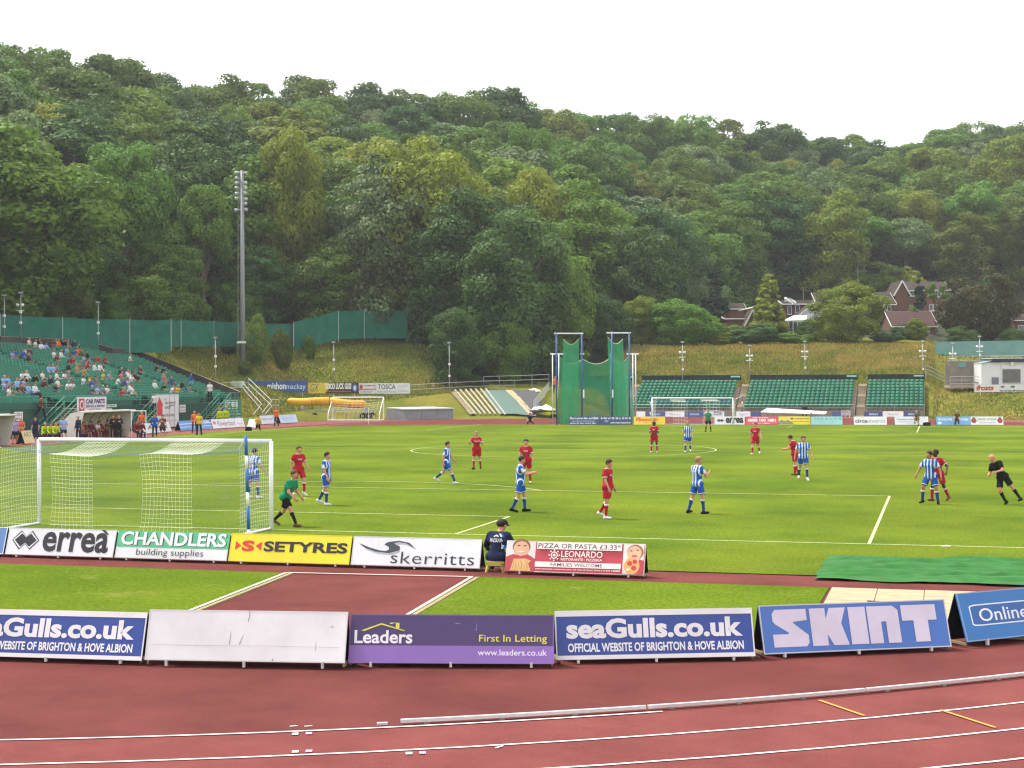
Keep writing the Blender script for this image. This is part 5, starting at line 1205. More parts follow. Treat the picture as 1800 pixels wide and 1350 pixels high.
for x in (-.52, -.64): MB().tube([(x, -.1, H*.08), (x*.72, -.1, H*.97)], .018, 4).obj('cable', dull_metal_m, mast)
rr = random.Random(3); tocam = Vector((.35, -.9, -.25))
for k in range(8):
    z = H-.25-k*.62
    for s in (-1, 1):
        if (k, s) in ((1, 1), (6, -1), (7, 1)) and k != 7: continue
        aim = Vector((s*.5+rr.uniform(-.2, .2), -.8, -.35))
        MB().tube([(0, -.15, z), (s*.5, -.3, z)], .03, 4).obj('lamp_arm', grey_m, mast)
        lamp_head(mast, (s*.58+rr.uniform(-.06, .06), -.34, z+rr.uniform(-.08, .08)), aim, .23)
MB().box((.05, -.48, (668.9-600)/FPX*180+CAM[2]-B[2]), (1.15, .05, .24)).obj('name_plate', white_m, mast)
MB().lathe((0, 0, -.2), [(.75, 0), (.75, .35), (.5, .4)], 12).obj('base', conc_m, mast)

# lamp posts with loudspeakers
def lamp_post(px, ytop, ybot, d, style, label):
    b = AT(px, ybot, d); h = (ybot-ytop)/FPX*d
    t = thing('lamp_post', label, 'lamp post', tuple(b-np.array([0, 0, .4])), 0, 'small lamp posts round the ground'); h += .4
    MB().tube([(0, 0, 0), (0, 0, h)], [.055, .04], 7).obj('pole', grey_m, t, smooth=True)
    MB().box((0, -.03, h+.05), (.40, .24, .16)).obj('lamp_head', dull_metal_m if style == 0 else grey_m, t)
    MB().box((0, -.16, h+.03), (.32, .02, .11)).obj('lens', mat('lamp_glass', '#b9bcbc', .15), t)
    hs = (.40, .62) if style != 2 else (.36,)
    for q in hs: MB().box((.05, -.12, h*(1-q)), (.22, .18, .24)).obj('junction_box', white_m, t)
    if style:
        for s in (-1, 1):
            mb = MB(); mb.tube([(s*.12, -.1, h-1.15), (s*.34, -.22, h-1.2)], [.06, .17], 10); mb.obj('horn_speaker', white_m, t, smooth=True)
        MB().tube([(-.4, -.08, h-1.75), (.4, -.08, h-1.75)], .035, 5).obj('cross_arm', white_m, t)
for a in [(8, 520, 600, 150, 0, 'small lamp post at the left edge above the stand'), (37, 515, 592, 151, 1, 'lamp post with white boxes at the top of the left stand'), (173, 532, 612, 161, 0, 'small lamp post in front of the windbreak above the left stand'),
          (379, 594, 668, 163, 0, 'lamp post at the foot of the left bank'), (587, 602, 672, 178, 0, 'lamp post on the bank behind the yellow inflatable'), (790, 603, 690, 178, 0, 'lamp post before the dark trees left of the cage'),
          (1200, 602, 672, 182, 1, 'lamp post with horn speakers behind the left far seats'), (1318, 608, 668, 182, 2, 'plain lamp post behind the long far seat block'), (1415, 601, 668, 182, 1, 'lamp post with horn speakers behind the long far seat block'),
          (1622, 600, 672, 182, 1, 'lamp post with horn speakers at the end of the far seats'), (1675, 604, 690, 176, 2, 'lamp post at the left end of the white cabin terrace'), (1722, 592, 665, 184, 1, 'lamp post with horn speakers above the white cabin')]:
    lamp_post(*a)

# ---- hammer and discus cage
net_m = bpy.data.materials.new('green_cage_net'); net_m.use_nodes = True
_n = net_m.node_tree.nodes; _l = net_m.node_tree.links; _p = _n['Principled BSDF']; _p.inputs['Base Color'].default_value = (*lin('#2a9566'), 1); _p.inputs['Roughness'].default_value = .8
_nz = _n.new('ShaderNodeTexNoise'); _nz.inputs['Scale'].default_value = 1.1; _tc = _n.new('ShaderNodeTexCoord'); _l.new(_tc.outputs['Object'], _nz.inputs['Vector'])
_mr = _n.new('ShaderNodeMapRange'); _mr.inputs[1].default_value = .3; _mr.inputs[2].default_value = .7; _mr.inputs[3].default_value = .66; _mr.inputs[4].default_value = .84; _l.new(_nz.outputs['Fac'], _mr.inputs[0])
_l.new(_mr.outputs[0], _p.inputs['Alpha'])
cage = thing('throwing_cage', 'tall green netted throwing cage with blue and white posts', 'cage', tuple(W(1045, 746.5)))
co = np.array(cage.location); dcg = DEP(co)
blue_post = mat('cage_blue_post', '#39598f', .45, var=.06)
def cp(px, dd, row): return AT(px, row, dcg+dd)-co
def cpost(px, dd, row, m, r=.075): a = cp(px, dd, 700); a[2] = -.02; b = cp(px, dd, row); b[:2] = a[:2]; MB().tube([tuple(a), tuple(b)], r, 8).obj('post', m, cage, smooth=True)
for px, dd, row in ((978.5, 0, 586), (1023, .6, 584), (1076, .6, 583), (1106.5, 0, 585)): cpost(px, dd, row, blue_post, .075)
for px, dd, row in ((971.5, 3.5, 622), (982.5, 5.5, 622), (1112.5, 3.5, 622), (1117.5, 5.0, 622)): cpost(px, dd, row, goal_m, .055)
for px, dd, row in ((1023, 6.5, 623), (1074, 6.5, 623)): cpost(px, dd, row, goal_m, .06)
for a, b, row in ((974, 1025, 586), (1066, 1109, 585)):
    MB().beam(tuple(cp(a, 0, row)), tuple(cp(b, .4, row)), .10, .12).obj('top_arm', goal_m, cage)
for a, b, da, db in ((968, 993, 3.5, 5.5), (1102, 1122, 3.5, 5), (1020, 1027, 6.5, 6.5), (1071, 1077, 6.5, 6.5)): MB().beam(tuple(cp(a, da, 622)), tuple(cp(b, db, 622)), .10, .14).obj('top_arm', goal_m, cage)
def curtain(pts, name='net_curtain', n=14, folds=.12):
    """pts: (px, depth offset, top row) along the curtain"""
    top = []; 
    for (a, b) in zip(pts[:-1], pts[1:]):
        for k in range(n): u = k/n; p = cp(a[0]+(b[0]-a[0])*u, a[1]+(b[1]-a[1])*u, a[2]+(b[2]-a[2])*u); p[2] -= .55*math.sin(math.pi*u)*(1 if len(pts) == 2 or True else 0); top.append(p)
    top.append(cp(*pts[-1])); rows = 9; vs = []
    for r in range(rows):
        f = r/(rows-1)
        for k, p in enumerate(top):
            q = p.copy(); q[2] = p[2]*(1-f)+.03*f; q[:2] = q[:2]+np.array([.10*math.sin(k*.9+f*2), .16*math.sin(k*1.3)])*f*folds*6+(q[:2]-np.array(cp(1045, 3, 700)[:2]))*.12*f; vs.append(tuple(q))
    m = len(top); MB().add(vs, [(r*m+k, r*m+k+1, (r+1)*m+k+1, (r+1)*m+k) for r in range(rows-1) for k in range(m-1)]).obj(name, net_m, cage, smooth=True)
    MB().tube([tuple(p) for p in top], .03, 4).obj('net_rope', mat('net_rope_pale', '#c9c8a8', .8), cage)
curtain([(990, .8, 596), (1018, 1.0, 595)])
curtain([(1068, 1.0, 592), (1095, .8, 596)])
curtain([(984, 1.2, 628), (1024, 6.4, 631), (1074, 6.4, 629), (1106, 1.2, 626)])
for px in (1026, 1077, 1107, 979.5): p = cp(px, .2, 692); MB().box(tuple(p), (.12, .1, .75)).obj('winch_cover', goal_m, cage)

# ---- yellow inflatable on a trailer
A, B = W(545, 736), W(655, 736); t = thing('trailer', 'grey trailer frame with small wheels carrying the yellow inflatable', 'trailer', tuple((A+B)/2), math.atan2((B-A)[1], (B-A)[0])); L = float(np.linalg.norm(B-A))
for y in (-.7, .7):
    MB().beam((-L/2-1.6, y, .95), (L/2, y, .85), .07, .12).obj('side_rail', grey_m, t)
    for x in (-L/2-.5, -L/2+.9, L/2-.6): MB().beam((x, y, .25), (x+.35, y, 1.45), .07).obj('strut', grey_m, t)
    MB().beam((-L/2-1.6, y, .3), (-L/2-.7, y, 1.5), .06).obj('strut', grey_m, t)
for x in np.linspace(-L/2-1, L/2, 6): MB().beam((x, -.7, .92), (x, .7, .92), .06).obj('cross_member', grey_m, t)
for x in (-L/2-.1, -L/2+.75, L/2-.9, L/2-.2):
    for y in (-.8, .8):
        w_ = MB(); w_.tube([(x, y-.11, .33), (x, y+.11, .33)], .33, 14); o = w_.obj('wheel', mat('tyre_rubber', '#1d1d1f', .8), t); MB().tube([(x, y-.12, .33), (x, y+.12, .33)], .15, 10).obj('hub', grey_m, o)
yel_m = mat('yellow_inflatable', '#d9a516', .45, col2='#c48f10', scale=1.2, spec=.4)
A, B = AT(505, 706, 165), AT(643, 711, 165); t = thing('inflatable_tube', 'long fat yellow inflatable tube lying on the trailer', 'inflatable', tuple((A+B)/2), math.atan2((B-A)[1], (B-A)[0])); L = float(np.linalg.norm(B-A))
prof = [(-.5, .08), (-.49, .28), (-.46, .38), (-.3, .44), (-.1, .43), (.03, .42), (.04, .38), (.05, .42), (.2, .43), (.4, .42), (.47, .38), (.495, .26), (.5, .06)]
MB().tube([(u*L, 0, .10-.35*u+.12*math.cos(u*9)) for u, r in prof], [r for u, r in prof], 16).obj('tube', yel_m, t, smooth=True)
for u in (-.18, .04, .3): MB().tube([(u*L-.02, 0, .10-.35*u+.12*math.cos(u*9)), (u*L+.02, 0, .10-.35*u+.12*math.cos(u*9))], .445, 16).obj('strap', mat('dark_strap', '#5a4410', .7), t)
for x in (-L*.3, L*.25): MB().box((x, 0, -.42), (.25, 1.1, .35)).obj('cradle', grey_m, t)
# ---- training goal beside it
pw = [W(578, 739), W(668, 739)]; t = thing('training_goal', 'portable white goal with net standing before the yellow inflatable', 'goal', tuple((pw[0]+pw[1])/2), math.atan2((pw[1]-pw[0])[1], (pw[1]-pw[0])[0])); L = float(np.linalg.norm(pw[1]-pw[0]))
for s in (-1, 1):
    x = s*L/2; MB().tube([(x, 1.6, 0), (x, 1.6, 2.44)], .06, 8).obj('post', goal_m, t); MB().tube([(x, 1.6, 2.44), (x+.1, -.6, .75), (x+.1, -.7, .03)], .045, 6).obj('side_bar', goal_m, t); MB().tube([(x, 1.6, .04), (x+.1, -.7, .04)], .05, 6).obj('base_bar', goal_m, t)
MB().tube([(-L/2, 1.6, 2.44), (L/2, 1.6, 2.44)], .06, 8).obj('crossbar', goal_m, t); MB().tube([(-L/2+.1, -.7, .04), (L/2+.1, -.7, .04)], .05, 6).obj('base_bar', goal_m, t)
mb = MB()
for k in range(13): x = -L/2+L*k/12; mb.tube([(x, 1.6, 2.4), (x, .6, 1.35-.2*math.sin(math.pi*k/12)), (x, -.55, .8), (x, -.7, .05)], .008, 3, cap=False)
for q in range(7): u = q/7; mb.tube([(-L/2+L*k/8, 1.6-2.2*u, 2.4-1.6*u-.25*math.sin(math.pi*k/8)*math.sin(math.pi*u)) for k in range(9)], .008, 3, cap=False)
mb.obj('net', netw_m, t)
p = W(648, 746); t = thing('corner_flag', 'thin white corner flag pole at the far left of the pitch', 'flag', tuple(p)); MB().tube([(0, 0, 0), (0, 0, 1.6)], .025, 6).obj('pole', goal_m, t); MB().prism([(0, 0, 1.3), (-.42, .05, 1.34), (-.40, .02, 1.58), (0, 0, 1.58)], (0, .01, 0)).obj('flag_cloth', pm('#8fb2d8'), t)
# ---- grey covered landing mats
mat_shaded = mat('grey_mat_shaded_cover', '#7c8084', .65, var=.10, scale=1.5); mat_lit_top = mat('grey_mat_lit_top', '#b3b9ba', .5, var=.06)  # daylight put into the colours: pale lit top, darker shaded sides
A, B = W(712, 738.5), W(797, 736.5); t = thing('landing_mat', 'large grey covered landing mat beside the training goal', 'landing mat', tuple((A+B)/2), math.atan2((B-A)[1], (B-A)[0])); L = float(np.linalg.norm(B-A))
for k in range(3): MB().box((-L/2+L*(k+.5)/3, 1.8, .55), (L/3-.03, 3.6, 1.1)).obj('side_cover', mat_shaded, t)
MB().prism([(-L/2-.08, -.12, 1.1), (L/2+.08, -.12, 1.1), (L/2-.1, 3.7, 1.22), (-L/2+.1, 3.7, 1.22)], (0, 0, .10)).obj('top_cover', mat_lit_top, t)
A = W(693, 736.5); t2 = MB().prism([(A[0]-.2, A[1]+1, 0), (A[0]+1.6, A[1]-.6, 0), (A[0]+1.6, A[1]-.6, 1.1), (A[0]-.2, A[1]+1, 1.15)], (.9, 2.6, 0)); tag(t2.obj('landing_mat', mat_shaded), 'dark end section of the grey landing mat next to the training goal', 'landing mat')

# ---- old terraces in the corner: sloping rails, sheets and rubble
def corner(px, row, d): return AT(px, row, d)
plank = mat('weathered_pale_beam', '#a89f90', .9, var=.2, scale=2)
for k in range(7):
    a = GP(800+k*9.0, 178.2, .1); b = GP(836+k*8.6, 169.2, .1)
    tag(MB().beam(tuple(a+[0, 0, .25]), tuple(b+[0, 0, .12]), .16, .14).obj('terrace_beam', plank), 'pale sloping beam of the old corner terrace', 'beam', 'sloping beams of the old terrace')
def slope_sheet(name, label, c, m, cat='sheet', seed=1):
    r = np.random.RandomState(seed); n = 10; V = []
    P = [GP(q[0], q[2], .25) for q in c]
    for i in range(n):
        for j in range(n):
            u, v = i/(n-1), j/(n-1); pxc = (c[0][0]*(1-u)+c[1][0]*u)*(1-v)+(c[3][0]*(1-u)+c[2][0]*u)*v; dc = (c[0][2]*(1-u)+c[1][2]*u)*(1-v)+(c[3][2]*(1-u)+c[2][2]*u)*v; V.append(GP(pxc, dc, .22+r.uniform(-.04, .06)))
    q = np.array([(i*n+j) for i in range(n-1) for j in range(n-1)])
    tag(link(name, np_mesh(name, V, np.stack([q, q+1, q+n+1, q+n], -1), m, True)), label, cat)
slope_sheet('terrace_sheet', 'grey green sheet covering the old corner terrace', [(846, 694, 178), (886, 693, 178.5), (932, 730, 169.5), (880, 731, 169.5)], mat('grey_green_sheet', '#566e66', .8, var=.15), seed=2)
slope_sheet('terrace_sheet', 'beige rubble strip beside the grey green terrace sheet', [(886, 692, 178.5), (900, 691, 178.6), (944, 730, 169.3), (932, 730, 169.4)], mat('beige_rubble', '#a2957a', .95, var=.25, scale=4), seed=3)
slope_sheet('terrace_sheet', 'dark grey sheet at the upper right of the old corner terrace', [(900, 690, 178.6), (940, 690, 179), (958, 722, 172), (932, 722, 171)], mat('dark_grey_sheet', '#4c4d4f', .8, var=.2), seed=4)
slope_sheet('terrace_sheet', 'rough stony ground left of the sloping beams', [(790, 693, 178), (803, 693, 178), (836, 733, 169.4), (826, 735, 169)], mat('stony_ground', '#7f745c', .95, var=.3, scale=3), seed=5)
for k, (px, row, d, s, lab) in enumerate(((955, 716, 170.3, .95, 'large crumpled white sheet beside the steps left of the cage'), (938, 684, 179.5, .62, 'small crumpled white sheet above the old terrace'))):
    c = AT(px, row, d); r = np.random.RandomState(k+5); n = 14; V = []
    for i in range(n):
        for j in range(n): u, v = i/(n-1)*2-1, j/(n-1)*2-1; rr_ = max(0, 1-u*u-v*v*.9); V.append((c[0]+u*1.3*s+r.uniform(-.05, .05), c[1]+v*.9*s, c[2]-.25+.55*s*rr_**.6*(.75+.4*math.sin(u*5+k)*math.cos(v*4))+r.uniform(-.04, .04)))
    q = np.array([(i*n+j) for i in range(n-1) for j in range(n-1)])
    tag(link('white_sheet', np_mesh('white_sheet', V, np.stack([q, q+1, q+n+1, q+n], -1), white_m, True)), lab, 'sheet')
# trolley beneath the big sheet
c = AT(955, 728, 170); t = thing('flat_trolley', 'dark flat trolley below the crumpled white sheet', 'trolley', (c[0], c[1], 0))
MB().box((0, 0, .75), (2.6, 1.4, .10)).obj('deck', fence_m, t)
for x in (-1.1, 1.1):
    for y in (-.6, .6): MB().tube([(x, y-.06, .22), (x, y+.06, .22)], .22, 10).obj('wheel', MATS['tyre_rubber'], t); MB().box((x, y, .5), (.08, .08, .5)).obj('leg', dull_metal_m, t)
# ---- steel handrails
def railing(label, pts, h=1.05, n_mid=1, step=1.8, m=grey_m, rails=(1.0, .5)):
    P = [np.array(p) for p in pts]; t = thing('handrail', label, 'railing', tuple(P[0])); o = P[0]
    for q in rails: MB().tube([tuple(p-o+np.array([0, 0, h*q])) for p in P], .035, 5).obj('rail', m, t)
    for a, b in zip(P[:-1], P[1:]):
        n = max(1, int(np.linalg.norm(b-a)/step))
        for k in range(n+1):
            p = a+(b-a)*k/n-o; MB().tube([tuple(p-np.array([0, 0, .3])), tuple(p+np.array([0, 0, h]))], .03, 5).obj('rail_post', m, t)
g = lambda px, d, dz=0.0: GP(px, d, dz)
railing('grey steel railing along the path above the old corner terrace', [g(722, 179), g(800, 179.5), g(850, 180), g(905, 181)], 1.15)
railing('double height grey railing left of the hammer cage', [g(850, 182, .5), g(905, 183, .5), g(965, 184, .5)], 1.1, step=1.5)
railing('steel stair rail descending left of the hammer cage', [AT(965, 690, 180), AT(938, 724, 171.5)], 1.2, step=1.0, rails=(1.0, .8, .6, .4, .2))
railing('steel stair rail climbing the bank behind the left stand, lower flight', [AT(445, 748, 165), AT(460, 729, 167), AT(424, 688, 172)], 1.15)
railing('second steel stair rail climbing the bank behind the left stand', [AT(461, 744, 165), AT(478, 723, 167), AT(437, 683, 172.5)], 1.15)
railing('short grey railing at the top of the left bank steps', [AT(390, 690, 170), AT(418, 690, 171), AT(437, 690, 172.5)], 1.1)
railing('short grey railing right of the left bank steps', [AT(478, 722, 167), AT(490, 722, 167)], 1.2)
tag(MB().box(tuple(AT(418, 690, 174)+np.array([0, 0, 0.2])), (1.3, .8, 2.2), rz=-.3).obj('equipment_cabinet', mat('cabinet_grey', '#b9bbb2', .6)), 'grey equipment cabinet at the top of the left bank steps', 'cabinet')
tt = thing('bank_steps', 'concrete steps up the bank behind the left stand', 'steps', tuple(AT(455, 745, 165)))
s0, s1 = AT(453, 747, 165), AT(431, 690, 172.3)
for k in range(14): p = s0+(s1-s0)*k/13-s0; MB().box(tuple(p+np.array([0, 0, -.1])), (1.3, .5, .3), rz=-.25).obj('step', conc_m, tt)
railing('grey railing right of the far seats', [g(1627, 178, .6), g(1665, 178, .3), g(1672, 176, .3)], 1.3, rails=(1, .66, .33))

# ---- right side: pale fence, terrace and white cabin
pale_m = mat('pale_teal_fence', '#6f9a98', .7, col2='#648e8e', scale=.8)
A, B = AT(1645, 629, 200), AT(1860, 628, 197); t = thing('boarded_fence', 'pale teal boarded fence at the right below the copper tree', 'fence', tuple(A), math.atan2((B-A)[1], (B-A)[0])); L = float(np.linalg.norm((B-A)[:2]))
n = 44
for k in range(n): MB().box((L*(k+.5)/n, 0, .95), (L/n-.012, .03, 2.3+.22*k/n)).obj('board', pale_m, t)
for k in range(0, n+1, 8): MB().box((L*k/n, .06, .9), (.09, .09, 2.5)).obj('post', pale_m, t)
dC = 172.0
A = GP(1672, 171); A[2] = 3.1
t = thing('viewing_terrace', 'small concrete viewing shelter with steel railings left of the white cabin', 'terrace', tuple(A), math.atan2((GP(1760, 171)-GP(1672, 171))[1], (GP(1760, 171)-GP(1672, 171))[0])); u = dC/FPX
MB().box((3.0, .9, .2), (6.4, 2.4, .35)).obj('deck', conc_m, t)
MB().box((3.0, 2.0, 1.7), (6.2, .15, 2.8)).obj('rear_wall', mat('weathered_boarding', '#7b756c', .9, var=.2, scale=1), t)
for x in (3.2, 5.8): MB().box((x, .8, 1.2), (.12, .12, 1.7)).obj('upright', white_m, t)
MB().box((4.0, .4, .65), (3.2, .5, .12)).obj('bench', tread_m, t); MB().box((1.8, 1.9, 2.6), (.8, .05, .45)).obj('green_sign', pm('#4d9c90'), t)
for z in (3.05, 3.6): MB().tube([(-.1, 1.2, z), (9, 1.2, z)], .03, 5).obj('upper_rail', grey_m, t)
for x in np.linspace(0, 9, 6): MB().tube([(x, 1.2, 2.6), (x, 1.2, 3.6)], .025, 5).obj('rail_post', grey_m, t)
for z in (.5, .9, 1.3): MB().tube([(-.2, -.3, z), (3.6, -.3, z)], .03, 5).obj('front_rail', grey_m, t)
for x in (-.2, 1.1, 2.4, 3.6): MB().tube([(x, -.3, -.2), (x, -.3, 1.3)], .03, 5).obj('rail_post', grey_m, t)
A = GP(1725, 170); A[2] = 3.35
t = thing('white_cabin', 'white weatherboarded cabin with dark flat roof on the right mound', 'cabin', tuple(A), math.atan2((GP(1800, 170)-GP(1725, 170))[1], (GP(1800, 170)-GP(1725, 170))[0]))
wb = mat('white_weatherboard', '#d2d4d4', .6, var=.06)
for k in range(13): MB().box((2.85, .0, .1+k*.2), (5.7, .10+.02*(k % 2), .19)).obj('weatherboard', wb, t)
MB().box((2.85, 2.0, 1.3), (5.66, 3.9, 2.6)).obj('wall', wb, t)
MB().box((8.4, 1.6, 1.5), (5.2, 3.9, 3.0)).obj('wall', wb, t)
for k in range(15): MB().box((8.4, -.38, .1+k*.2), (5.2, .06+.02*(k % 2), .19)).obj('weatherboard', wb, t)
navy_m = mat('navy_fascia', '#2b3550', .6, var=.1)
MB().box((3.4, 1.8, 2.86), (4.6, 4.4, .34)).obj('roof_fascia', navy_m, t); MB().box((8.5, 1.5, 3.2), (5.5, 4.4, .36)).obj('roof_fascia', navy_m, t); MB().box((3.4, 1.8, 3.06), (4.4, 4.2, .06)).obj('roof_sheet', white_m, t)
MB().prism([(0, -.2, 2.45), (1.2, -.2, 2.75), (1.2, 3.8, 2.75), (0, 3.8, 2.45)], (0, 0, .08)).obj('side_roof', mat('teal_roof', '#6e8f90', .6), t)
f = MB().box((3.3, -.10, 1.25), (2.2, .08, 1.95)).obj('window', wb, t); MB().box((3.3, -.15, 1.10), (2.0, .03, 1.5)).obj('pane', mat('window_glass_dark', '#40474c', .08, col2='#6a5a58', scale=1.2, spec=.7), f); MB().box((3.3, -.16, 2.02), (2.0, .03, .12)).obj('transom', wb, f)
for x in (1.5, 5.2, 6.6): MB().box((x, -.12 if x < 6 else -.45, .55), (.75, .04, .8)).obj('lower_panel', mat('slate_panel', '#6c7080', .6), t)
for x in (3.3, 8.0): MB().tube([(x, -.15 if x < 6 else -.48, 2.55), (x, -.45 if x < 6 else -.78, 2.45)], [.08, .2], 10).obj('horn_speaker', white_m, t)
flat_sign('banner', 'long white banner with red slanted wordmark below the white cabin', 1713, 676, 1850, 689, 168.5, '#dcdbd9', [('t', 'lettering', 'frosts', .02, .22, .25, .94, '#c0343c', .04, .35), ('t', 'lettering', 'www.frosts4cars.co.uk', .32, .06, .98, .32, '#3a3a3e', .03), ('p', 'emblem', ell(.49, .72, .03, .16, 10), '#4a7a5a'), ('p', 'emblem', ell(.36, .70, .03, .10, 8), '#4a4a50')], 'banner', posts=True)
p = GP(1612, 174); tag(MB().box((p[0], p[1], 1.0), (2.4, .8, .35), rz=.1).box((p[0]+1.4, p[1], 1.35), (.06, .06, 1.4)).box((p[0]-1.1, p[1], .45), (.08, .7, .9)).box((p[0]+1.1, p[1], .45), (.08, .7, .9)).obj('equipment_trolley', dull_metal_m), 'dark equipment trolley at the right end of the far seats', 'trolley')

# ================================================================== people
def surface_net(f, org, h):
    """naive surface nets on a grid of distances; returns vertices and quads"""
    s = f < 0; nx, ny, nz = f.shape
    c = [(i, j, k) for i in (0, 1) for j in (0, 1) for k in (0, 1)]
    sub = lambda a, o: a[o[0]:nx-1+o[0], o[1]:ny-1+o[1], o[2]:nz-1+o[2]]
    cnt = sum(sub(s, o).astype(np.int8) for o in c); act = (cnt > 0) & (cnt < 8)
    idx = -np.ones(act.shape, np.int64); idx[act] = np.arange(act.sum()); A = np.argwhere(act)
    if len(A) == 0: return np.zeros((0, 3)), np.zeros((0, 4), int)
    P = np.zeros((len(A), 3)); N = np.zeros(len(A))
    val = {o: f[A[:, 0]+o[0], A[:, 1]+o[1], A[:, 2]+o[2]] for o in c}
    for a in c:
        for ax in range(3):
            if a[ax] == 0:
                b = list(a); b[ax] = 1; b = tuple(b); va, vb = val[a], val[b]; m = (va < 0) != (vb < 0)
                t = np.where(m, va/np.where(np.abs(va-vb) < 1e-9, 1e-9, va-vb), 0); q = np.array(a, float)[None]+np.zeros((len(A), 3)); q[:, ax] += t
                P += q*m[:, None]; N += m
    V = org+h*(A+P/N[:, None]); Q = []
    for ax in range(3):
        u, v = [(1, 2), (2, 0), (0, 1)][ax]
        sl = [slice(1, -1)]*3; sl[ax] = slice(0, -1); sa = tuple(sl); sl2 = list(sl); sl2[ax] = slice(1, None); sb = tuple(sl2)
        e = np.argwhere(s[sa] != s[sb]); off = np.array([1, 1, 1]); off[ax] = 0; e = e+off; flip = s[tuple(e.T)]
        g = lambda du, dv: idx[tuple((e-np.eye(3, dtype=int)[u]*du-np.eye(3, dtype=int)[v]*dv).T)]
        q = np.stack([g(1, 1), g(0, 1), g(0, 0), g(1, 0)], 1); q[~flip] = q[~flip][:, ::-1]; Q.append(q)
    Q = np.concatenate(Q); return V, Q[(Q >= 0).all(1)]
def cone(P, a, b, ra, rb):
    a, b = np.asarray(a, float), np.asarray(b, float); d = b-a; L2 = max(d@d, 1e-9); t = np.clip(((P-a)@d)/L2, 0, 1)
    return np.linalg.norm(P-a-t[..., None]*d, axis=-1)-(ra+(rb-ra)*t)
def ball(P, c, r, sc=(1, 1, 1)):
    q = (P-np.asarray(c))/np.asarray(sc); return (np.linalg.norm(q, axis=-1)-r)*min(sc)
def smin(ds, k):
    r = ds[0]
    for d in ds[1:]:
        h = np.clip(.5+.5*(d-r)/k, 0, 1); r = d*(1-h)+r*h-k*h*(1-h)
    return r
def build_sdf(fn, pts, pad, h):
    lo = np.min(pts, 0)-pad; hi = np.max(pts, 0)+pad; n = np.ceil((hi-lo)/h).astype(int)+2
    g = np.stack(np.meshgrid(*[lo[i]+h*np.arange(n[i]) for i in range(3)], indexing='ij'), -1); return surface_net(fn(g), lo, h)
def vec(*a): return np.array(a, float)
def skeleton(p):
    """p: pose angles in degrees; the figure faces +Y, its right hand is +X"""
    J = {}; g = lambda k, d=0.0: rad(p.get(k, d)); ln = g('lean'); tw = g('twist'); side = g('side')
    up = vec(math.sin(side), math.sin(ln), math.cos(ln)*math.cos(side)); up /= np.linalg.norm(up); fw = vec(0, math.cos(ln), -math.sin(ln)); rt = np.cross(fw, up)
    rt2 = rt*math.cos(tw)+fw*math.sin(tw); fw2 = np.cross(up, rt2); J['up'], J['fw'], J['rt'] = up, fw2, rt2
    pel = vec(0, 0, 0); J['pel'] = pel; J['chest'] = pel+up*.34; J['neck'] = pel+up*.50
    for s, n in ((1, 'R'), (-1, 'L')):
        J['hip'+n] = pel+rt*.095*s-up*.03
        a, k, ab = g('hip'+n), g('knee'+n), g('abd'+n, 4)
        th = vec(s*math.sin(ab), math.sin(a)*math.cos(ab), -math.cos(a)*math.cos(ab)); sh = vec(s*math.sin(ab)*.5, math.sin(a-k), -math.cos(a-k)); sh /= np.linalg.norm(sh)
        J['knee'+n] = J['hip'+n]+th*.44; J['ank'+n] = J['knee'+n]+sh*.43
        fa = g('foot'+n); to = g('toe'+n, 12); fd = vec(s*math.sin(to), math.cos(fa)*math.cos(to), -math.sin(fa)); J['toe'+n] = J['ank'+n]+fd*.17+vec(0, 0, -.045*math.cos(fa)); J['heel'+n] = J['ank'+n]-fd*.05+vec(0, 0, -.05)
        J['sho'+n] = pel+up*.455+rt2*.185*s
        a, ab, e, ei = g('sho'+n, 5), g('sab'+n, 12), g('elb'+n, 15), g('ein'+n, 0)
        loc = lambda x, y, z: rt2*x*s+fw2*y+up*z
        J['elb'+n] = J['sho'+n]+.29*loc(math.sin(ab), math.sin(a)*math.cos(ab), -math.cos(a)*math.cos(ab))
        fd = loc(math.sin(ab)*.6-math.sin(ei), math.sin(a+e)*math.cos(ei), -math.cos(a+e)); fd /= np.linalg.norm(fd)
        J['wri'+n] = J['elb'+n]+.255*fd; J['hand'+n] = J['wri'+n]+.10*fd; J['fd'+n] = fd
    hy, hp = g('hyaw'), g('hpitch'); hf = fw2*math.cos(hy)+rt2*math.sin(hy); hu = vec(0, .12, .99)+up*.4; hu /= np.linalg.norm(hu); hf = hf-hu*(hf@hu); hf /= np.linalg.norm(hf)
    hf, hu = hf*math.cos(hp)-hu*math.sin(hp), hu*math.cos(hp)+hf*math.sin(hp)
    J['head'] = J['neck']+hu*.185+hf*.025; J['hf'], J['hu'], J['hr'] = hf, hu, np.cross(hf, hu)
    z = min(J['toeL'][2]-.035, J['toeR'][2]-.035, J['heelL'][2]-.04, J['heelR'][2]-.04) if 'sit' not in p else -p['sit']-.10
    for k in J:
        if k not in ('up', 'fw', 'rt', 'hf', 'hu', 'hr', 'fdL', 'fdR'): J[k] = J[k]-vec(0, 0, z)
    return J
PTS = ['pel', 'neck', 'kneeL', 'kneeR', 'ankL', 'ankR', 'toeL', 'toeR', 'heelL', 'heelR', 'shoL', 'shoR', 'elbL', 'elbR', 'wriL', 'wriR', 'handL', 'handR', 'head']
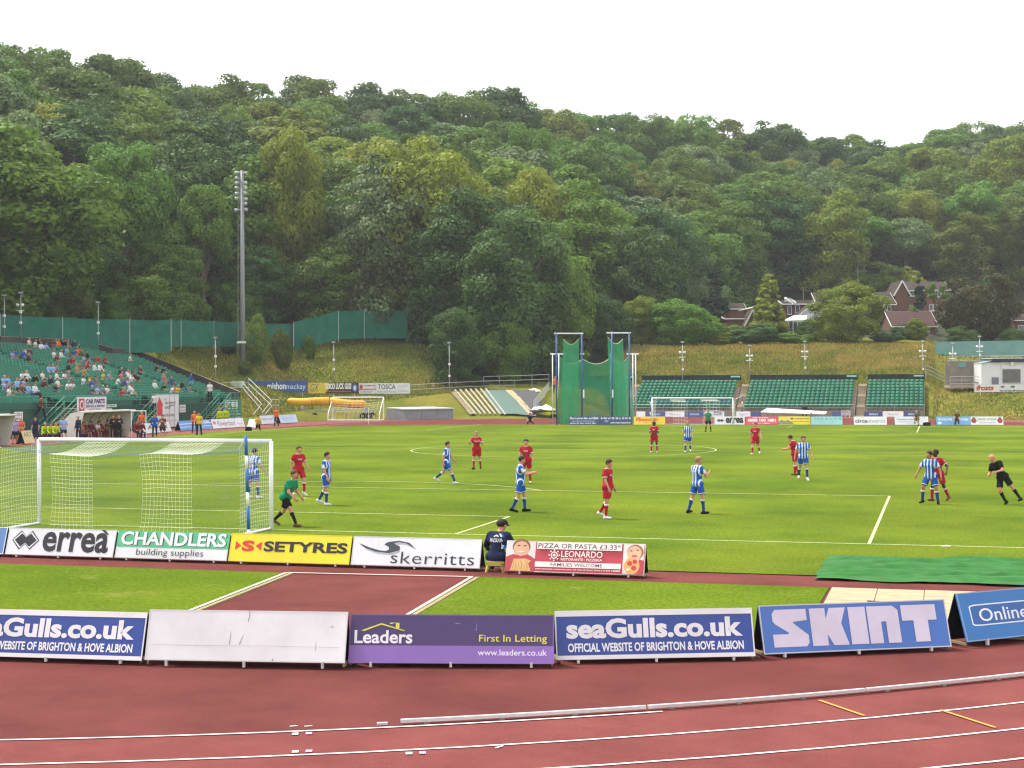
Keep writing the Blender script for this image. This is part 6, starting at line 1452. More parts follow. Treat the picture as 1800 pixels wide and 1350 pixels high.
def hand_geo():
    """right hand, fingers along +Z, palm facing -X (towards the body), thumb forward +Y"""
    def f(P):
        d = [ball(P, (0, 0, .045), .04, (.42, 1.0, 1.15))]
        for k, (y, L) in enumerate(((.030, .072), (.010, .082), (-.011, .076), (-.030, .060))):
            a = vec(0, y, .078); b = a+vec(-.010, y*.15, L*.5); c = b+vec(-.030, 0, L*.42); d += [cone(P, a, b, .0095, .009), cone(P, b, c, .009, .0075)]
        d += [cone(P, (-.004, .026, .02), (-.014, .056, .052), .0125, .010), cone(P, (-.014, .056, .052), (-.026, .062, .082), .010, .008), cone(P, (0, 0, -.02), (0, 0, .02), .026, .026)]
        return smin(d, .006)
    return build_sdf(f, np.array([(-.06, -.05, -.03), (.03, .08, .17)]), .015, .0062)
HANDV, HANDF = hand_geo()
def body_parts(p, h=.021, outfit='kit', hands=True, hair='short', cap=False):
    J = skeleton(p); pts = np.array([J[k] for k in PTS]); R = {}
    up, fw, rt = J['up'], J['fw'], J['rt']; hc, hf, hu, hr = J['head'], J['hf'], J['hu'], J['hr']
    def body(P):
        d = [cone(P, J['hipL'], J['hipR'], .105, .105), cone(P, J['pel'], J['chest'], .115, .125), cone(P, J['chest']+rt*.09, J['chest']-rt*.09, .11, .11), cone(P, J['shoL']*.8+J['shoR']*.2, J['shoR']*.8+J['shoL']*.2, .075, .075), cone(P, J['neck']-up*.03, hc-hu*.06, .058, .052)]
        for n in 'LR':
            d += [cone(P, J['hip'+n], J['knee'+n], .083, .054), cone(P, J['knee'+n], J['ank'+n], .052, .036), ball(P, J['knee'+n]*.7+J['ank'+n]*.3-fw*.012, .056), cone(P, J['heel'+n], J['toe'+n], .036, .028), cone(P, J['ank'+n], J['heel'+n], .038, .036),
                  cone(P, J['sho'+n], J['elb'+n], .052, .041), cone(P, J['elb'+n], J['wri'+n], .042, .028)]
            if not hands: d += [cone(P, J['wri'+n], J['hand'+n], .03, .036)]
        b = smin(d, .03)
        hd = smin([ball(P, hc+hu*.025-hf*.01, .098), ball(P, hc-hu*.055+hf*.022, .068), cone(P, hc+hf*.098+hu*.0, hc+hf*.108-hu*.028, .010, .016)], .03)
        hd = np.minimum(hd, np.minimum(ball(P, hc+hr*.094-hu*.01, .025), ball(P, hc-hr*.094-hu*.01, .025)))
        return smin([b, hd], .015)
    V, F = build_sdf(body, pts, .16, h); M = np.zeros(len(F), int)
    if hands:
        for n, s in (('R', 1), ('L', -1)):
            z = J['fd'+n]; x = rt*s-z*(rt@z*s); x /= np.linalg.norm(x); y = np.cross(z, x)*s; B = np.stack([x, y*1.0, z], 0)
            hv = HANDV@B+J['wri'+n]; hf_ = HANDF if s > 0 else HANDF[:, ::-1]; F = np.concatenate([F, hf_+len(V)]); V = np.concatenate([V, hv]); M = np.concatenate([M, np.zeros(len(hf_), int)])
    # eyes, brows and mouth
    for c, r, mi in ((hc+hf*.092+hr*.034+hu*.005, .011, 1), (hc+hf*.092-hr*.034+hu*.005, .011, 1), (hc+hf*.096+hr*.034+hu*.028, .010, 1), (hc+hf*.096-hr*.034+hu*.028, .010, 1), (hc+hf*.090-hu*.066, .015, 2), (hc+hf*.088+hr*.016-hu*.066, .011, 2), (hc+hf*.088-hr*.016-hu*.066, .011, 2)):
        o = np.array([(1, 0, 0), (-1, 0, 0), (0, 1, 0), (0, -1, 0), (0, 0, 1), (0, 0, -1)], float)*r+c
        q = np.array([(0, 2, 4, 4), (2, 1, 4, 4), (1, 3, 4, 4), (3, 0, 4, 4), (2, 0, 5, 5), (1, 2, 5, 5), (3, 1, 5, 5), (0, 3, 5, 5)])
        F = np.concatenate([F, q+len(V)]); V = np.concatenate([V, o]); M = np.concatenate([M, np.full(8, mi)])
    R['body'] = (V, F, M)
    def flat(P, q, n): return (P-q)@n
    long = outfit in ('coat', 'track')
    def shirt(P):
        d = [cone(P, J['pel']-up*.05, J['chest'], .142, .142), cone(P, J['chest']+rt*.10, J['chest']-rt*.10, .124, .124), cone(P, J['shoL']*.85+J['shoR']*.15, J['shoR']*.85+J['shoL']*.15, .09, .09), cone(P, J['hipL'], J['hipR'], .136, .136)]
        t = smin(d, .04); t = np.maximum(t, -flat(P, J['pel']-up*(.14 if outfit != 'coat' else .2), up)); t = np.maximum(t, flat(P, J['neck']+up*.035, up))
        for n in 'LR':
            e = J['elb'+n]; q = J['sho'+n]; dr = (e-q)/np.linalg.norm(e-q)
            a = cone(P, q, e, .072, .066)
            if long: a = smin([a, cone(P, e, J['wri'+n]-J['fd'+n]*.02, .056, .042)], .02)
            else: a = np.maximum(a, flat(P, q+dr*.20, dr))
            t = smin([t, a], .025)
        return t
    def shorts(P):
        d = [cone(P, J['hipL'], J['hipR'], .116, .116), cone(P, J['pel'], J['pel']+up*.08, .116, .116)]; t = np.maximum(smin(d, .03), flat(P, J['pel']+up*.07, up))
        for n in 'LR':
            a, b = J['hip'+n], J['knee'+n]; dr = (b-a)/np.linalg.norm(b-a); l = np.maximum(cone(P, a, b+dr*.1, .105, .108), flat(P, a+dr*.335, dr)); t = smin([t, l], .03)
        return t
    def trousers(P):
        d = [cone(P, J['hipL'], J['hipR'], .12, .12), cone(P, J['pel'], J['pel']+up*.06, .12, .12)]
        for n in 'LR': d += [cone(P, J['hip'+n], J['knee'+n], .098, .072), cone(P, J['knee'+n], J['ank'+n], .070, .060)]
        return np.maximum(smin(d, .03), flat(P, J['pel']+up*.07, up))
    def socks(P, side='LR'):
        t = None
        for n in side:
            a, b = J['knee'+n], J['ank'+n]; dr = (b-a)/np.linalg.norm(b-a); l = smin([cone(P, a, b, .058, .044), ball(P, a*.7+b*.3-fw*.012, .064)], .02); l = np.maximum(l, -flat(P, a+dr*.075, dr)); t = l if t is None else np.minimum(t, l)
        return t
    def boots(P, side='LR'):
        t = None
        for n in side:
            l = smin([cone(P, J['heel'+n], J['toe'+n], .046, .036), cone(P, J['ank'+n], J['heel'+n], .046, .046)], .02); t = l if t is None else np.minimum(t, l)
        return t
    def hairf(P):
        d = ball(P, hc+hu*.036-hf*.018, .107); d = np.maximum(d, flat(P, hc+hf*.062+hu*.055, hf*.8-hu*.6)); d = np.maximum(d, -flat(P, hc-hu*.055, hu)); return d
    def capf(P):
        d = np.maximum(ball(P, hc+hu*.034, .113), -flat(P, hc+hu*.03, hu)); return smin([d, ball(P, hc+hu*.035+hf*.13, .07, (1.0, 1.0, .22))], .01)
    sub = lambda ks: np.array([J[k] for k in ks])
    R['shirt'] = build_sdf(shirt, sub(['pel', 'neck', 'shoL', 'shoR', 'elbL', 'elbR', 'hipL', 'hipR']+(['wriL', 'wriR'] if long else [])), .2, h)
    R['J'] = J; R['shirt_fn'] = shirt
    lo = sub(['pel', 'hipL', 'hipR', 'kneeL', 'kneeR']); legs = sub(['kneeL', 'kneeR', 'ankL', 'ankR'])
    if outfit in ('kit',): R['shorts'] = build_sdf(shorts, lo, .16, h); R['sockL'] = build_sdf(lambda P: socks(P, 'L'), legs[[0, 2]], .1, h); R['sockR'] = build_sdf(lambda P: socks(P, 'R'), legs[[1, 3]], .1, h)
    elif outfit == 'casual_shorts': R['shorts'] = build_sdf(shorts, lo, .16, h)
    else: R['trousers'] = build_sdf(trousers, np.concatenate([lo, legs]), .16, h)
    for n in 'LR': R['shoe'+n] = build_sdf(lambda P, n=n: boots(P, n), sub(['ank'+n, 'toe'+n, 'heel'+n]), .07, max(h*.85, .014))
    hb = np.array([hc-.16, hc+.16])
    if cap: R['cap'] = build_sdf(capf, hb, .06, h*.8)
    if hair: R['hair'] = build_sdf(hairf, hb, .02, h*.8)
    return R
# --- cloth and skin
def fabric(n, c, **k): return mat('cloth_'+n, c, .85, var=k.pop('var', .10), scale=7, bump=.9, bscale=11, spec=.12, **k)
def striped():
    m = bpy.data.materials.new('blue_white_stripes'); m.use_nodes = True; n = m.node_tree.nodes; l = m.node_tree.links; b = n['Principled BSDF']; b.inputs['Roughness'].default_value = .8; b.inputs['Specular IOR Level'].default_value = .15
    tc = n.new('ShaderNodeTexCoord'); s = n.new('ShaderNodeSeparateXYZ'); l.new(tc.outputs['Object'], s.inputs[0])
    a = n.new('ShaderNodeMath'); a.operation = 'MULTIPLY_ADD'; a.inputs[1].default_value = 2*math.pi/.115; a.inputs[2].default_value = 1.57; l.new(s.outputs[0], a.inputs[0])
    q = n.new('ShaderNodeMath'); q.operation = 'SINE'; l.new(a.outputs[0], q.inputs[0]); r = n.new('ShaderNodeValToRGB'); r.color_ramp.interpolation = 'CONSTANT'
    mr = n.new('ShaderNodeMapRange'); mr.inputs[1].default_value = -1; l.new(q.outputs[0], mr.inputs[0]); l.new(mr.outputs[0], r.inputs[0])
    r.color_ramp.elements[0].color = (*lin('#c9cfdc'), 1); r.color_ramp.elements[1].position = .36; r.color_ramp.elements[1].color = (*lin('#2456a8'), 1)
    l.new(r.outputs[0], b.inputs['Base Color']); nz = n.new('ShaderNodeTexNoise'); nz.inputs['Scale'].default_value = 9; l.new(tc.outputs['Object'], nz.inputs['Vector']); bp = n.new('ShaderNodeBump'); bp.inputs['Strength'].default_value = .4; bp.inputs['Distance'].default_value = .03; l.new(nz.outputs[0], bp.inputs['Height']); l.new(bp.outputs[0], b.inputs['Normal'])
    return m
STRIPE = striped()
CL = {k: fabric(k, v) for k, v in dict(red='#a5202e', darkred='#7a1a26', blue='#2456a8', royal='#2450a4', navy='#1f2740', black='#17181b', white='#c9c9cb', green='#1d7a55', teal='#2a7f6b', orange='#d4622c', hivis='#a3b81a', pink='#c65a86', lilac='#8f88b8', lightblue='#7f9fcc',
      grey='#6f7278', maroon='#5f2430', yellow='#c9a72a', brown='#5f4638', tan='#a07d5e', olive='#5d5a34', purple='#4b3a78', denim='#3a4a68', sock='#26417c', khaki='#8a7d5e', coral='#c85a4a').items()}
SKIN = {'fair': mat('skin_fair', '#b98368', .6, var=.06), 'dark': mat('skin_dark', '#4a3026', .55, var=.08), 'tan': mat('skin_tan', '#a06f54', .6, var=.06)}
EYE = mat('eye_dark', '#231c1a', .4); LIP = mat('lips', '#8a4a44', .6)
HAIR = {'dark': mat('hair_dark', '#241d19', .7, var=.2), 'brown': mat('hair_brown', '#4a3524', .7, var=.2), 'fair': mat('hair_fair', '#8a6d45', .7, var=.2), 'grey': mat('hair_grey', '#8d8a86', .7, var=.2), 'cap': mat('cap_dark', '#1f2026', .8)}
PCACHE = {}
def person(label, loc, face, pose, shirt='red', legs='red', socks='red', shoes='white', skin='fair', hair='brown', outfit='kit', h=.021, hands=True, scale=1.0, group=None, cap=False, number=None, key=None, extra=None):
    """face: heading in degrees, 0 = +Y (away from the camera end)"""
    k = key or (tuple(sorted(pose.items())), outfit, h, hands, cap, hair is None)
    if k not in PCACHE:
        R = body_parts(pose, h, outfit, hands, hair, cap); ms = {}
        for nm, g in R.items():
            if nm in ('J', 'shirt_fn'): continue
            ms[nm] = np_mesh(nm, g[0], g[1], [EYE]*(3 if nm == 'body' else 1), True, g[2] if nm == 'body' else None)
        PCACHE[k] = (ms, R)
    ms, R = PCACHE[k]
    t = thing('person', label, 'person', tuple(loc), rad(-face), group); t.scale = (scale,)*3
    sm = STRIPE if shirt == 'stripe' else CL[shirt]
    cols = {'shirt': [sm], 'shorts': [CL[legs]], 'trousers': [CL[legs]], 'sockL': [CL[socks]], 'sockR': [CL[socks]], 'shoeL': [CL[shoes]], 'shoeR': [CL[shoes]], 'hair': [HAIR[hair or 'dark']], 'cap': [HAIR['cap']], 'body': [SKIN[skin], EYE, LIP]}
    for nm, me in ms.items():
        o = link(nm.rstrip('LR') if nm != 'shirt' or outfit not in ('coat', 'track') else 'jacket', me, t)
        for i, mm in enumerate(cols[nm]): o.material_slots[i].link = 'OBJECT'; o.material_slots[i].material = mm
    J = R['J']; fn = R['shirt_fn']
    def on_shirt(x, z, sgn, off=.006):
        """nearest cloth point behind (sgn -1) or before (+1) the torso at local x, height z"""
        ys = np.linspace(-.36, .36, 145); base = J['chest'][1]; P = np.stack([np.full(145, x), ys+base, np.full(145, z)], -1); d = fn(P[None])[0]; ins = np.where(d < 0)[0]
        if len(ins) == 0: return (x, base+sgn*.13, z)
        y = ys[ins[0]] if sgn < 0 else ys[ins[-1]]; return (x, base+y+sgn*off, z)
    def cloth_text(txt, x0, z0, x1, z1, sgn, m, nm, bold=.02):
        v, f, _ = text_geo(txt, bold); mb = MB(); mb.add([on_shirt((x0+(x1-x0)*q[0])*(1 if sgn < 0 else -1), z0+(z1-z0)*q[1], sgn) for q in v], f); mb.obj(nm, m, t)
    zc = J['chest'][2]
    if number: cloth_text(number, -.095, zc-.14, .095, zc+.06, -1, CL['white'], 'shirt_number', .03); 
    if number: cloth_text('ALBION', -.10, zc+.085, .10, zc+.125, -1, CL['white'], 'shirt_name', .02)
    if extra == 'sponsor': cloth_text('KOOGA', -.085, zc-.03, .085, zc+.03, 1, CL['white'], 'shirt_sponsor', .03)
    return t
# hems and trims are separate narrow rings on the kit figures
def cuff(t, J, n, m, f=.085, r=.064, w=.035, a='knee', b='ank', nm='sock_top'):
    A, B = Vector(J[a+n]), Vector(J[b+n]); d = (B-A).normalized(); MB().tube([A+d*f, A+d*(f+w)], [r, r], 12).obj(nm, m, t, smooth=True)
def trims(t, pose, outfit='kit', h=.021, hem=None, sock=None, sleeve=None, collar=None, key=None):
    J = skeleton(pose)
    for n in 'LR':
        if sock: cuff(t, J, n, sock, .07, .069, .05)
        if hem: cuff(t, J, n, hem, .30, .1125, .022, 'hip', 'knee', 'shorts_hem')
        if sleeve: cuff(t, J, n, sleeve, .178, .075, .02, 'sho', 'elb', 'sleeve_hem')
    if collar:
        a = Vector(J['neck'])+Vector(J['up'])*.018; MB().tube([a, a+Vector(J['up'])*.03], [.082, .066], 12, cap=False).obj('collar', collar, t, smooth=True)
WHT = CL['white']
def player(label, px, py, face, pose, team, hpx=None, z=0.0, **k):
    loc = W(px, py); d = DEP(loc); 
    kit = {'red': dict(shirt='red', legs='red', socks='red', shoes='white'), 'blue': dict(shirt='stripe', legs='royal', socks='sock', shoes='white'), 'ref': dict(shirt='black', legs='black', socks='black', shoes='black'), 'gk': dict(shirt='green', legs='black', socks='black', shoes='brown')}[team]; kit.update(k)
    h = .019 if d < 70 else .024
    t = person(label, (loc[0], loc[1], .0), face, pose, h=h, hands=True, scale=k.pop('scale', 1.0) if 'scale' in k else 1.0, **{q: v for q, v in kit.items() if q != 'scale'})
    if team in ('red', 'blue'):
        trims(t, pose, hem=WHT if team == 'blue' else None, sock=WHT, sleeve=WHT, collar=WHT)
        J = skeleton(pose)
        for s, n in ((1, 'R'), (-1, 'L')):
            a, b = Vector(J['neck'])+Vector(J['rt'])*.075*s+Vector(J['up'])*.015, Vector(J['sho'+n])+Vector(J['up'])*.078; c = Vector(J['sho'+n])*.35+Vector(J['elb'+n])*.65; nrm = (Vector(J['rt'])*s)
            MB().beam(a, b, .03, .006).beam(b, b*.45+c*.55+nrm*.062, .028, .006).obj('shoulder_stripe', WHT, t)
    return t
walk = dict(hipR=22, kneeR=8, hipL=-16, kneeL=28, footL=28, shoR=-14, shoL=18, elbR=18, elbL=24)
stand_ = dict(hipR=3, hipL=-3, kneeR=3, kneeL=4, abdR=6, abdL=6, shoR=4, shoL=6, elbR=16, elbL=20)
clap = dict(hipR=6, hipL=-8, kneeR=6, kneeL=12, shoR=28, shoL=30, sabR=14, sabL=14, elbR=88, elbL=84, einR=26, einL=26, hpitch=4)
shoo = lambda **k: {**stand_, **k}
# headings: 0 = towards the far goal, 90 = +X (right), 180 = towards the camera end
player('person in striped kit numbered 22, back turned, seen through the near goal net', 446, 876, 20, shoo(abdR=10, abdL=9, sabR=26, sabL=30, elbR=40, elbL=45, lean=4), 'blue', number='22', hair='dark')
player('goalkeeper in green shirt and black shorts stooping beside the near goal post', 503, 925, 98, dict(hipR=34, kneeR=8, hipL=-18, kneeL=34, footL=34, lean=26, shoR=34, shoL=30, elbR=40, elbL=42, einR=12, einL=12, sabR=12, sabL=10), 'gk', hair='brown', outfit='kit')
player('person in red kit walking behind the stooping goalkeeper', 525, 872, 128, {**walk, 'hipL': 26, 'kneeL': 30, 'hipR': -8}, 'red', extra='sponsor', hair='brown')
player('person in striped shirt and blue shorts standing right of the goalkeeper', 574, 888, 92, dict(hipR=8, hipL=-14, kneeR=8, kneeL=20, footL=20, shoR=8, shoL=-6, elbR=22, elbL=16), 'blue', hair='dark')
player('person in striped shirt striding right on the penalty arc', 786, 850, 92, {**walk, 'hipR': 30, 'hipL': -26}, 'blue', hair='dark', shoes='white')
player('person in red kit clapping and facing the camera near the centre circle', 838, 825, 176, {**clap, 'sabR': 24, 'sabL': 24}, 'red', extra='sponsor', hair='fair', shoes='black')
player('person in red kit half hidden behind the clapping striped player', 925, 850, 170, stand_, 'red', extra='sponsor', hair='dark')
player('person in striped shirt clapping with hands held out, edge of the goal area', 915, 900, 74, {**clap, 'hipR': -10, 'kneeR': 16, 'footR': 16, 'hipL': 16, 'kneeL': 14, 'shoR': 38, 'shoL': 40, 'elbR': 62, 'elbL': 58}, 'blue', hair='dark', shoes='black')
player('person in red kit with white wristband standing alone in the penalty area', 1068, 912, 104, dict(hipR=4, hipL=-10, kneeR=6, kneeL=26, footL=22, shoR=10, shoL=4, elbR=20, elbL=14, hpitch=8), 'red', extra='sponsor', hair='dark')
player('person in striped shirt clapping with back to the camera in the penalty area', 1226, 903, 38, {**clap, 'abdR': 12, 'abdL': 8, 'hyaw': 30}, 'blue', number='8', hair='fair', shoes='black')
player('dark skinned person in red kit with hands clasped at the centre circle', 1150, 796, 178, shoo(shoR=14, shoL=14, elbR=66, elbL=66, einR=40, einL=40), 'red', skin='dark', hair='dark', extra='sponsor')
player('person in striped shirt walking toward the camera at the centre circle', 1209, 795, 172, {**walk, 'hipR': 14, 'hipL': -10}, 'blue', hair='fair')
player('distant goalkeeper in green and black before the far goal', 1245, 759, 182, shoo(abdR=9, abdL=9, sabR=16, sabL=16, elbR=20), 'gk', hair='fair', shoes='black')
player('person in red kit striding toward the camera right of the centre circle', 1328, 799, 186, {**walk, 'hipR': 18, 'hipL': -14, 'sabR': 18, 'sabL': 26}, 'red', extra='sponsor', hair='brown')
player('person in red kit clapping with head bowed behind a striped player', 1397, 836, 284, {**clap, 'hpitch': 26, 'lean': 8, 'shoR': 34, 'shoL': 34, 'elbR': 56, 'elbL': 56}, 'red', hair='dark', shoes='brown')
player('person in striped shirt walking past the head bowed red player', 1412, 845, 168, {**walk, 'hipR': -12, 'kneeR': 20, 'footR': 18, 'hipL': 16, 'kneeL': 8, 'sabR': 20, 'sabL': 20}, 'blue', hair='brown')
player('person in striped shirt jockeying in front of a red player at the right', 1636, 886, 196, dict(abdR=16, abdL=14, hipR=18, kneeR=34, footR=10, hipL=8, kneeL=14, lean=8, sabR=34, sabL=30, shoR=10, shoL=10, elbR=26, elbL=26, hyaw=30), 'blue', hair='dark', skin='tan', shoes='black')
player('dark skinned person in red kit close behind a striped player at the right', 1649, 881, 214, dict(abdR=10, abdL=10, hipR=12, kneeR=16, hipL=-10, kneeL=22, footL=20, lean=10, sabR=18, sabL=38, shoL=-8, elbL=62, elbR=30, hyaw=24), 'red', skin='dark', hair='dark', extra='sponsor', shoes='brown')
t = player('referee in black leaning as he runs at the right edge', 1782, 887, 218, dict(lean=8, hipR=30, kneeR=44, footR=26, hipL=-4, kneeL=10, abdR=8, abdL=10, sabR=24, sabL=14, shoR=30, shoL=34, elbR=62, elbL=70, einR=34, einL=20, hyaw=10), 'ref', hair=None)
t.rotation_mode = 'QUATERNION'; t.rotation_quaternion = (Matrix.Rotation(rad(-22), 3, 'Y') @ Matrix.Rotation(rad(-218), 3, 'Z')).to_quaternion(); t.location.z = .04

# ---- the seated ball boy on a small stool
bp_ = W(873, 1003); sitp = dict(sit=.25, hipR=104, hipL=106, kneeR=118, kneeL=120, abdR=14, abdL=14, lean=14, shoR=30, shoL=34, elbR=40, elbL=40, sabR=20, sabL=24, hyaw=22, hpitch=12)
bb = person('person in dark tracksuit and cap seated on a stool between two boards', (bp_[0], bp_[1]+.02, -.02), 8, sitp, 'navy', 'navy', 'navy', 'black', hair='dark', outfit='track', cap=True, h=.018, scale=1.0); bb.scale = (1.14, 1.1, 1.0)
J = skeleton(sitp)
fnS = PCACHE[list(PCACHE)[-1]][1]['shirt_fn']
def back_pt(x, z):
    ys_ = np.linspace(-.45, .45, 181); P = np.stack([np.full(181, x), ys_+J['chest'][1], np.full(181, z)], -1); d = fnS(P[None])[0]; i = np.where(d < 0)[0]; return (x, J['chest'][1]+(ys_[i[0]] if len(i) else -.15)-.007, z)
for txt, x0, x1, z0, z1 in (('', -.125, .125, J['chest'][2]-.03, J['chest'][2]+.055),):
    v, f, _ = text_geo('MACKAY', .03); MB().add([back_pt(x0+(x1-x0)*q[0], z0+(z1-z0)*q[1]) for q in v], f).obj('jacket_lettering', WHT, bb)
for pts_ in ([(-.05, .10), (0, .13), (0, .10)], [(.05, .10), (0, .13), (0, .10)], [(-.05, .085), (.05, .085), (.05, .097), (-.05, .097)]):
    MB().poly([back_pt(a, J['chest'][2]+b) for a, b in pts_]).obj('jacket_emblem', WHT, bb)
pl = [(.06, .155), (.095, .10), (.125, .0), (.135, -.10), (.13, -.17)]
MB().add([back_pt(x-.018, J['chest'][2]+z) for x, z in pl]+[back_pt(x+.018, J['chest'][2]+z) for x, z in pl], [(i, i+1, 6+i, 5+i) for i in range(4)]).obj('jacket_piping', WHT, bb)
MB().add([back_pt(x+.022, J['chest'][2]+z) for x, z in pl]+[back_pt(x+.06, J['chest'][2]+z) for x, z in pl], [(i, i+1, 6+i, 5+i) for i in range(4)]).obj('jacket_panel', CL['royal'], bb)
st = thing('step_stool', 'small pale yellow plastic stool under the seated ball boy', 'stool', (bp_[0], bp_[1]-.03, -.02), .05); stm = mat('pale_yellow_plastic', '#b3a95e', .5)
MB().box((0, 0, .215), (.40, .27, .05)).obj('seat', stm, st)
for x in (-1, 1):
    for y in (-1, 1): MB().beam((x*.15, y*.09, .20), (x*.20, y*.13, 0), .06, .035).obj('leg', stm, st)
MB().box((0, -.13, .17), (.28, .02, .06)).obj('front_apron', stm, st)

# ---- people round the pitch
L_ = .026
def bystander(label, px, py, face, pose, shirt, legs, outfit='track', hair='dark', z=-.02, d=None, **k):
    loc = W(px, py, z) if d is None else AT(px, py, d)
    return person(label, tuple(loc), face, pose, shirt, legs, 'navy', k.pop('shoes', 'black'), hair=hair, outfit=outfit, h=L_, hands=k.pop('hands', True), **k)
crouch = dict(hipR=105, hipL=60, kneeR=125, kneeL=125, footL=40, lean=22, shoR=48, shoL=44, elbR=70, elbL=66, einR=20, einL=20, hpitch=6)
squat = dict(hipR=112, hipL=112, kneeR=132, kneeL=132, footR=14, footL=14, lean=30, shoR=50, shoL=50, elbR=40, elbL=40, abdR=14, abdL=14)
seat = dict(sit=.45, hipR=82, hipL=84, kneeR=84, kneeL=86, lean=10, shoR=26, shoL=24, elbR=50, elbL=48, abdR=9, abdL=9)
seat2 = dict(sit=.45, hipR=84, hipL=78, kneeR=70, kneeL=92, lean=24, shoR=40, shoL=36, elbR=60, elbL=70, einR=15, einL=15, abdR=12, abdL=12, hpitch=8)
seat3 = dict(sit=.45, hipR=80, hipL=86, kneeR=78, kneeL=80, lean=-4, shoR=8, shoL=14, elbR=64, elbL=60, einR=28, einL=28, hyaw=20)
def band(t, pose, z0, m, nm='reflective_band', r=.146):
    J = skeleton(pose); a = Vector(J['pel'])+Vector(J['up'])*z0; MB().tube([a, a+Vector(J['up'])*.07], r, 14).obj(nm, m, t, smooth=True)
hv = mat('reflective_tape', '#c9d06a', .4)
t = bystander('steward in orange and yellow vest standing left of the dugouts', 37, 780, 150, shoo(elbR=60, elbL=60, einR=30, einL=30), 'coral', 'black', 'casual_shorts', hair=None); band(t, stand_, .08, CL['hivis'], r=.152)
bystander('person in lilac top beside the orange vested steward', 26, 781, 120, shoo(elbR=50), 'lilac', 'navy', 'casual_shorts', hair='fair')
bystander('person in navy shirt standing alone left of the yellow vests', 63, 778, 170, stand_, 'navy', 'navy', 'trouser')
bystander('person in light blue and white top standing left of the dugout', 112, 777, 150, shoo(elbR=70, elbL=70, einR=30, einL=30), 'lightblue', 'navy', 'casual_shorts')
bystander('person in long dark coat standing at the left end of the dugout', 138, 775, 200, stand_, 'navy', 'navy', 'coat', hair='grey')
for k, (px, sh) in enumerate(((78, 'grey'), (88, 'dark'), (97, 'fair'))):
    bystander(['left', 'middle', 'right'][k]+' of three seated people in yellow vests left of the dugout', px, 776, 120, seat, 'hivis', 'navy', 'track', hair=sh, z=-.02)
bystander('person in brown top climbing the first stand stairs', 72, 734, 20, {**walk}, 'brown', 'black', 'track', d=119.5)
for k, (u, sh, lg, ps) in enumerate(((.06, 'darkred', 'darkred', seat), (.17, 'tan', 'navy', seat2), (.28, 'darkred', 'navy', seat3), (.38, 'maroon', 'darkred', seat), (.48, 'white', 'navy', seat2), (.58, 'darkred', 'darkred', seat3), (.70, 'brown', 'navy', seat), (.82, 'black', 'navy', seat2), (.93, 'maroon', 'navy', seat))):
    y = YA+(YB-YA)*u; person('%s person from the left on the bench inside the dugout, %s top' % (['first', 'second', 'third', 'fourth', 'fifth', 'sixth', 'seventh', 'eighth', 'ninth'][k], sh), (-38.75, y, -.02), 92+k*4 % 11, ps, sh, lg, 'navy', 'black', hair=['dark', 'brown', 'fair'][k % 3], outfit='track' if k % 2 else 'casual_shorts', h=.03, group='people in the dugout')
for k, (px, sh) in enumerate(((199, 'black'), (209, 'black'))): bystander(['left', 'right'][k]+' of two people in black standing with folded arms before the dugout', px, 772, 140, shoo(elbR=95, elbL=95, einR=50, einL=50, shoR=20, shoL=20), sh, 'black', 'track', hair='brown' if k else 'dark')
bystander('person in red top seated right of the dugout', 239, 770, 110, seat, 'darkred', 'black', 'track'); bystander('second person in red top seated right of the dugout', 247, 770, 130, seat2, 'maroon', 'navy', 'track')
bystander('steward in orange vest behind the seated people right of the dugout', 249, 762, 150, stand_, 'orange', 'black', 'trouser', hair=None)
bystander('person in blue jacket walking beside the red arrow board', 272, 768, 150, walk, 'royal', 'navy', 'track')
bystander('person in brown shirt, dark shorts and white shoes beside the red arrow board', 286, 772, 165, shoo(elbR=95, elbL=95, einR=50, einL=50, shoR=20, shoL=20), 'brown', 'navy', 'casual_shorts', shoes='white')
bystander('person in white shirt on the second stand stairs', 272, 726, 170, stand_, 'white', 'navy', 'trouser', d=136)
bystander('steward in orange jacket, left of a close pair before the blue board', 342, 760.5, 160, stand_, 'orange', 'navy', 'trouser', hair='fair')
bystander('steward in yellow and black jacket, right of a close pair before the blue board', 350, 765, 170, shoo(sabR=24, sabL=24, elbR=30, elbL=30), 'yellow', 'black', 'trouser')
bystander('left of two yellow vested people behind the pink script board', 387, 752, 170, stand_, 'hivis', 'navy', 'track', hair='fair', z=.0); bystander('right of two yellow vested people behind the pink script board', 398, 751, 170, stand_, 'hivis', 'navy', 'track', hair='dark')
bystander('person in white top at the top of the far stand stairs', 369, 704, 170, stand_, 'white', 'black', 'trouser', d=146)
bystander('photographer in yellow vest kneeling near the far left touch line', 454, 757.5, 160, crouch, 'yellow', 'black', 'trouser')
tag(MB().box((*W(437, 757.5)[:2], .16), (.55, .35, .34), rz=.4).box((*W(437, 757.5)[:2], .34), (.3, .08, .05), rz=.4).obj('camera_bag', CL['black']), 'black camera bag beside the kneeling photographer in yellow', 'bag')
bystander('steward in orange top standing before the pale blue board', 486, 749, 175, stand_, 'orange', 'navy', 'trouser', hair='fair')
bystander('person in dark top squatting at the far side left of the cage', 933, 746.5, 175, squat, 'navy', 'black', 'trouser')
bystander('steward in orange vest standing on the steps left of the cage', 976, 690, 180, stand_, 'orange', 'black', 'trouser', d=172, hair='fair')
bystander('person in navy sitting on the first row behind the long white cover', 1415, 731, 182, seat, 'navy', 'navy', 'track', d=170.5)
bystander('person in navy squatting before the turquoise board', 1427, 747.4, 182, squat, 'navy', 'black', 'casual_shorts')
bystander('photographer in olive vest kneeling before the white board with blue text', 1612, 748.5, 190, crouch, 'olive', 'khaki', 'casual_shorts', hair='grey')
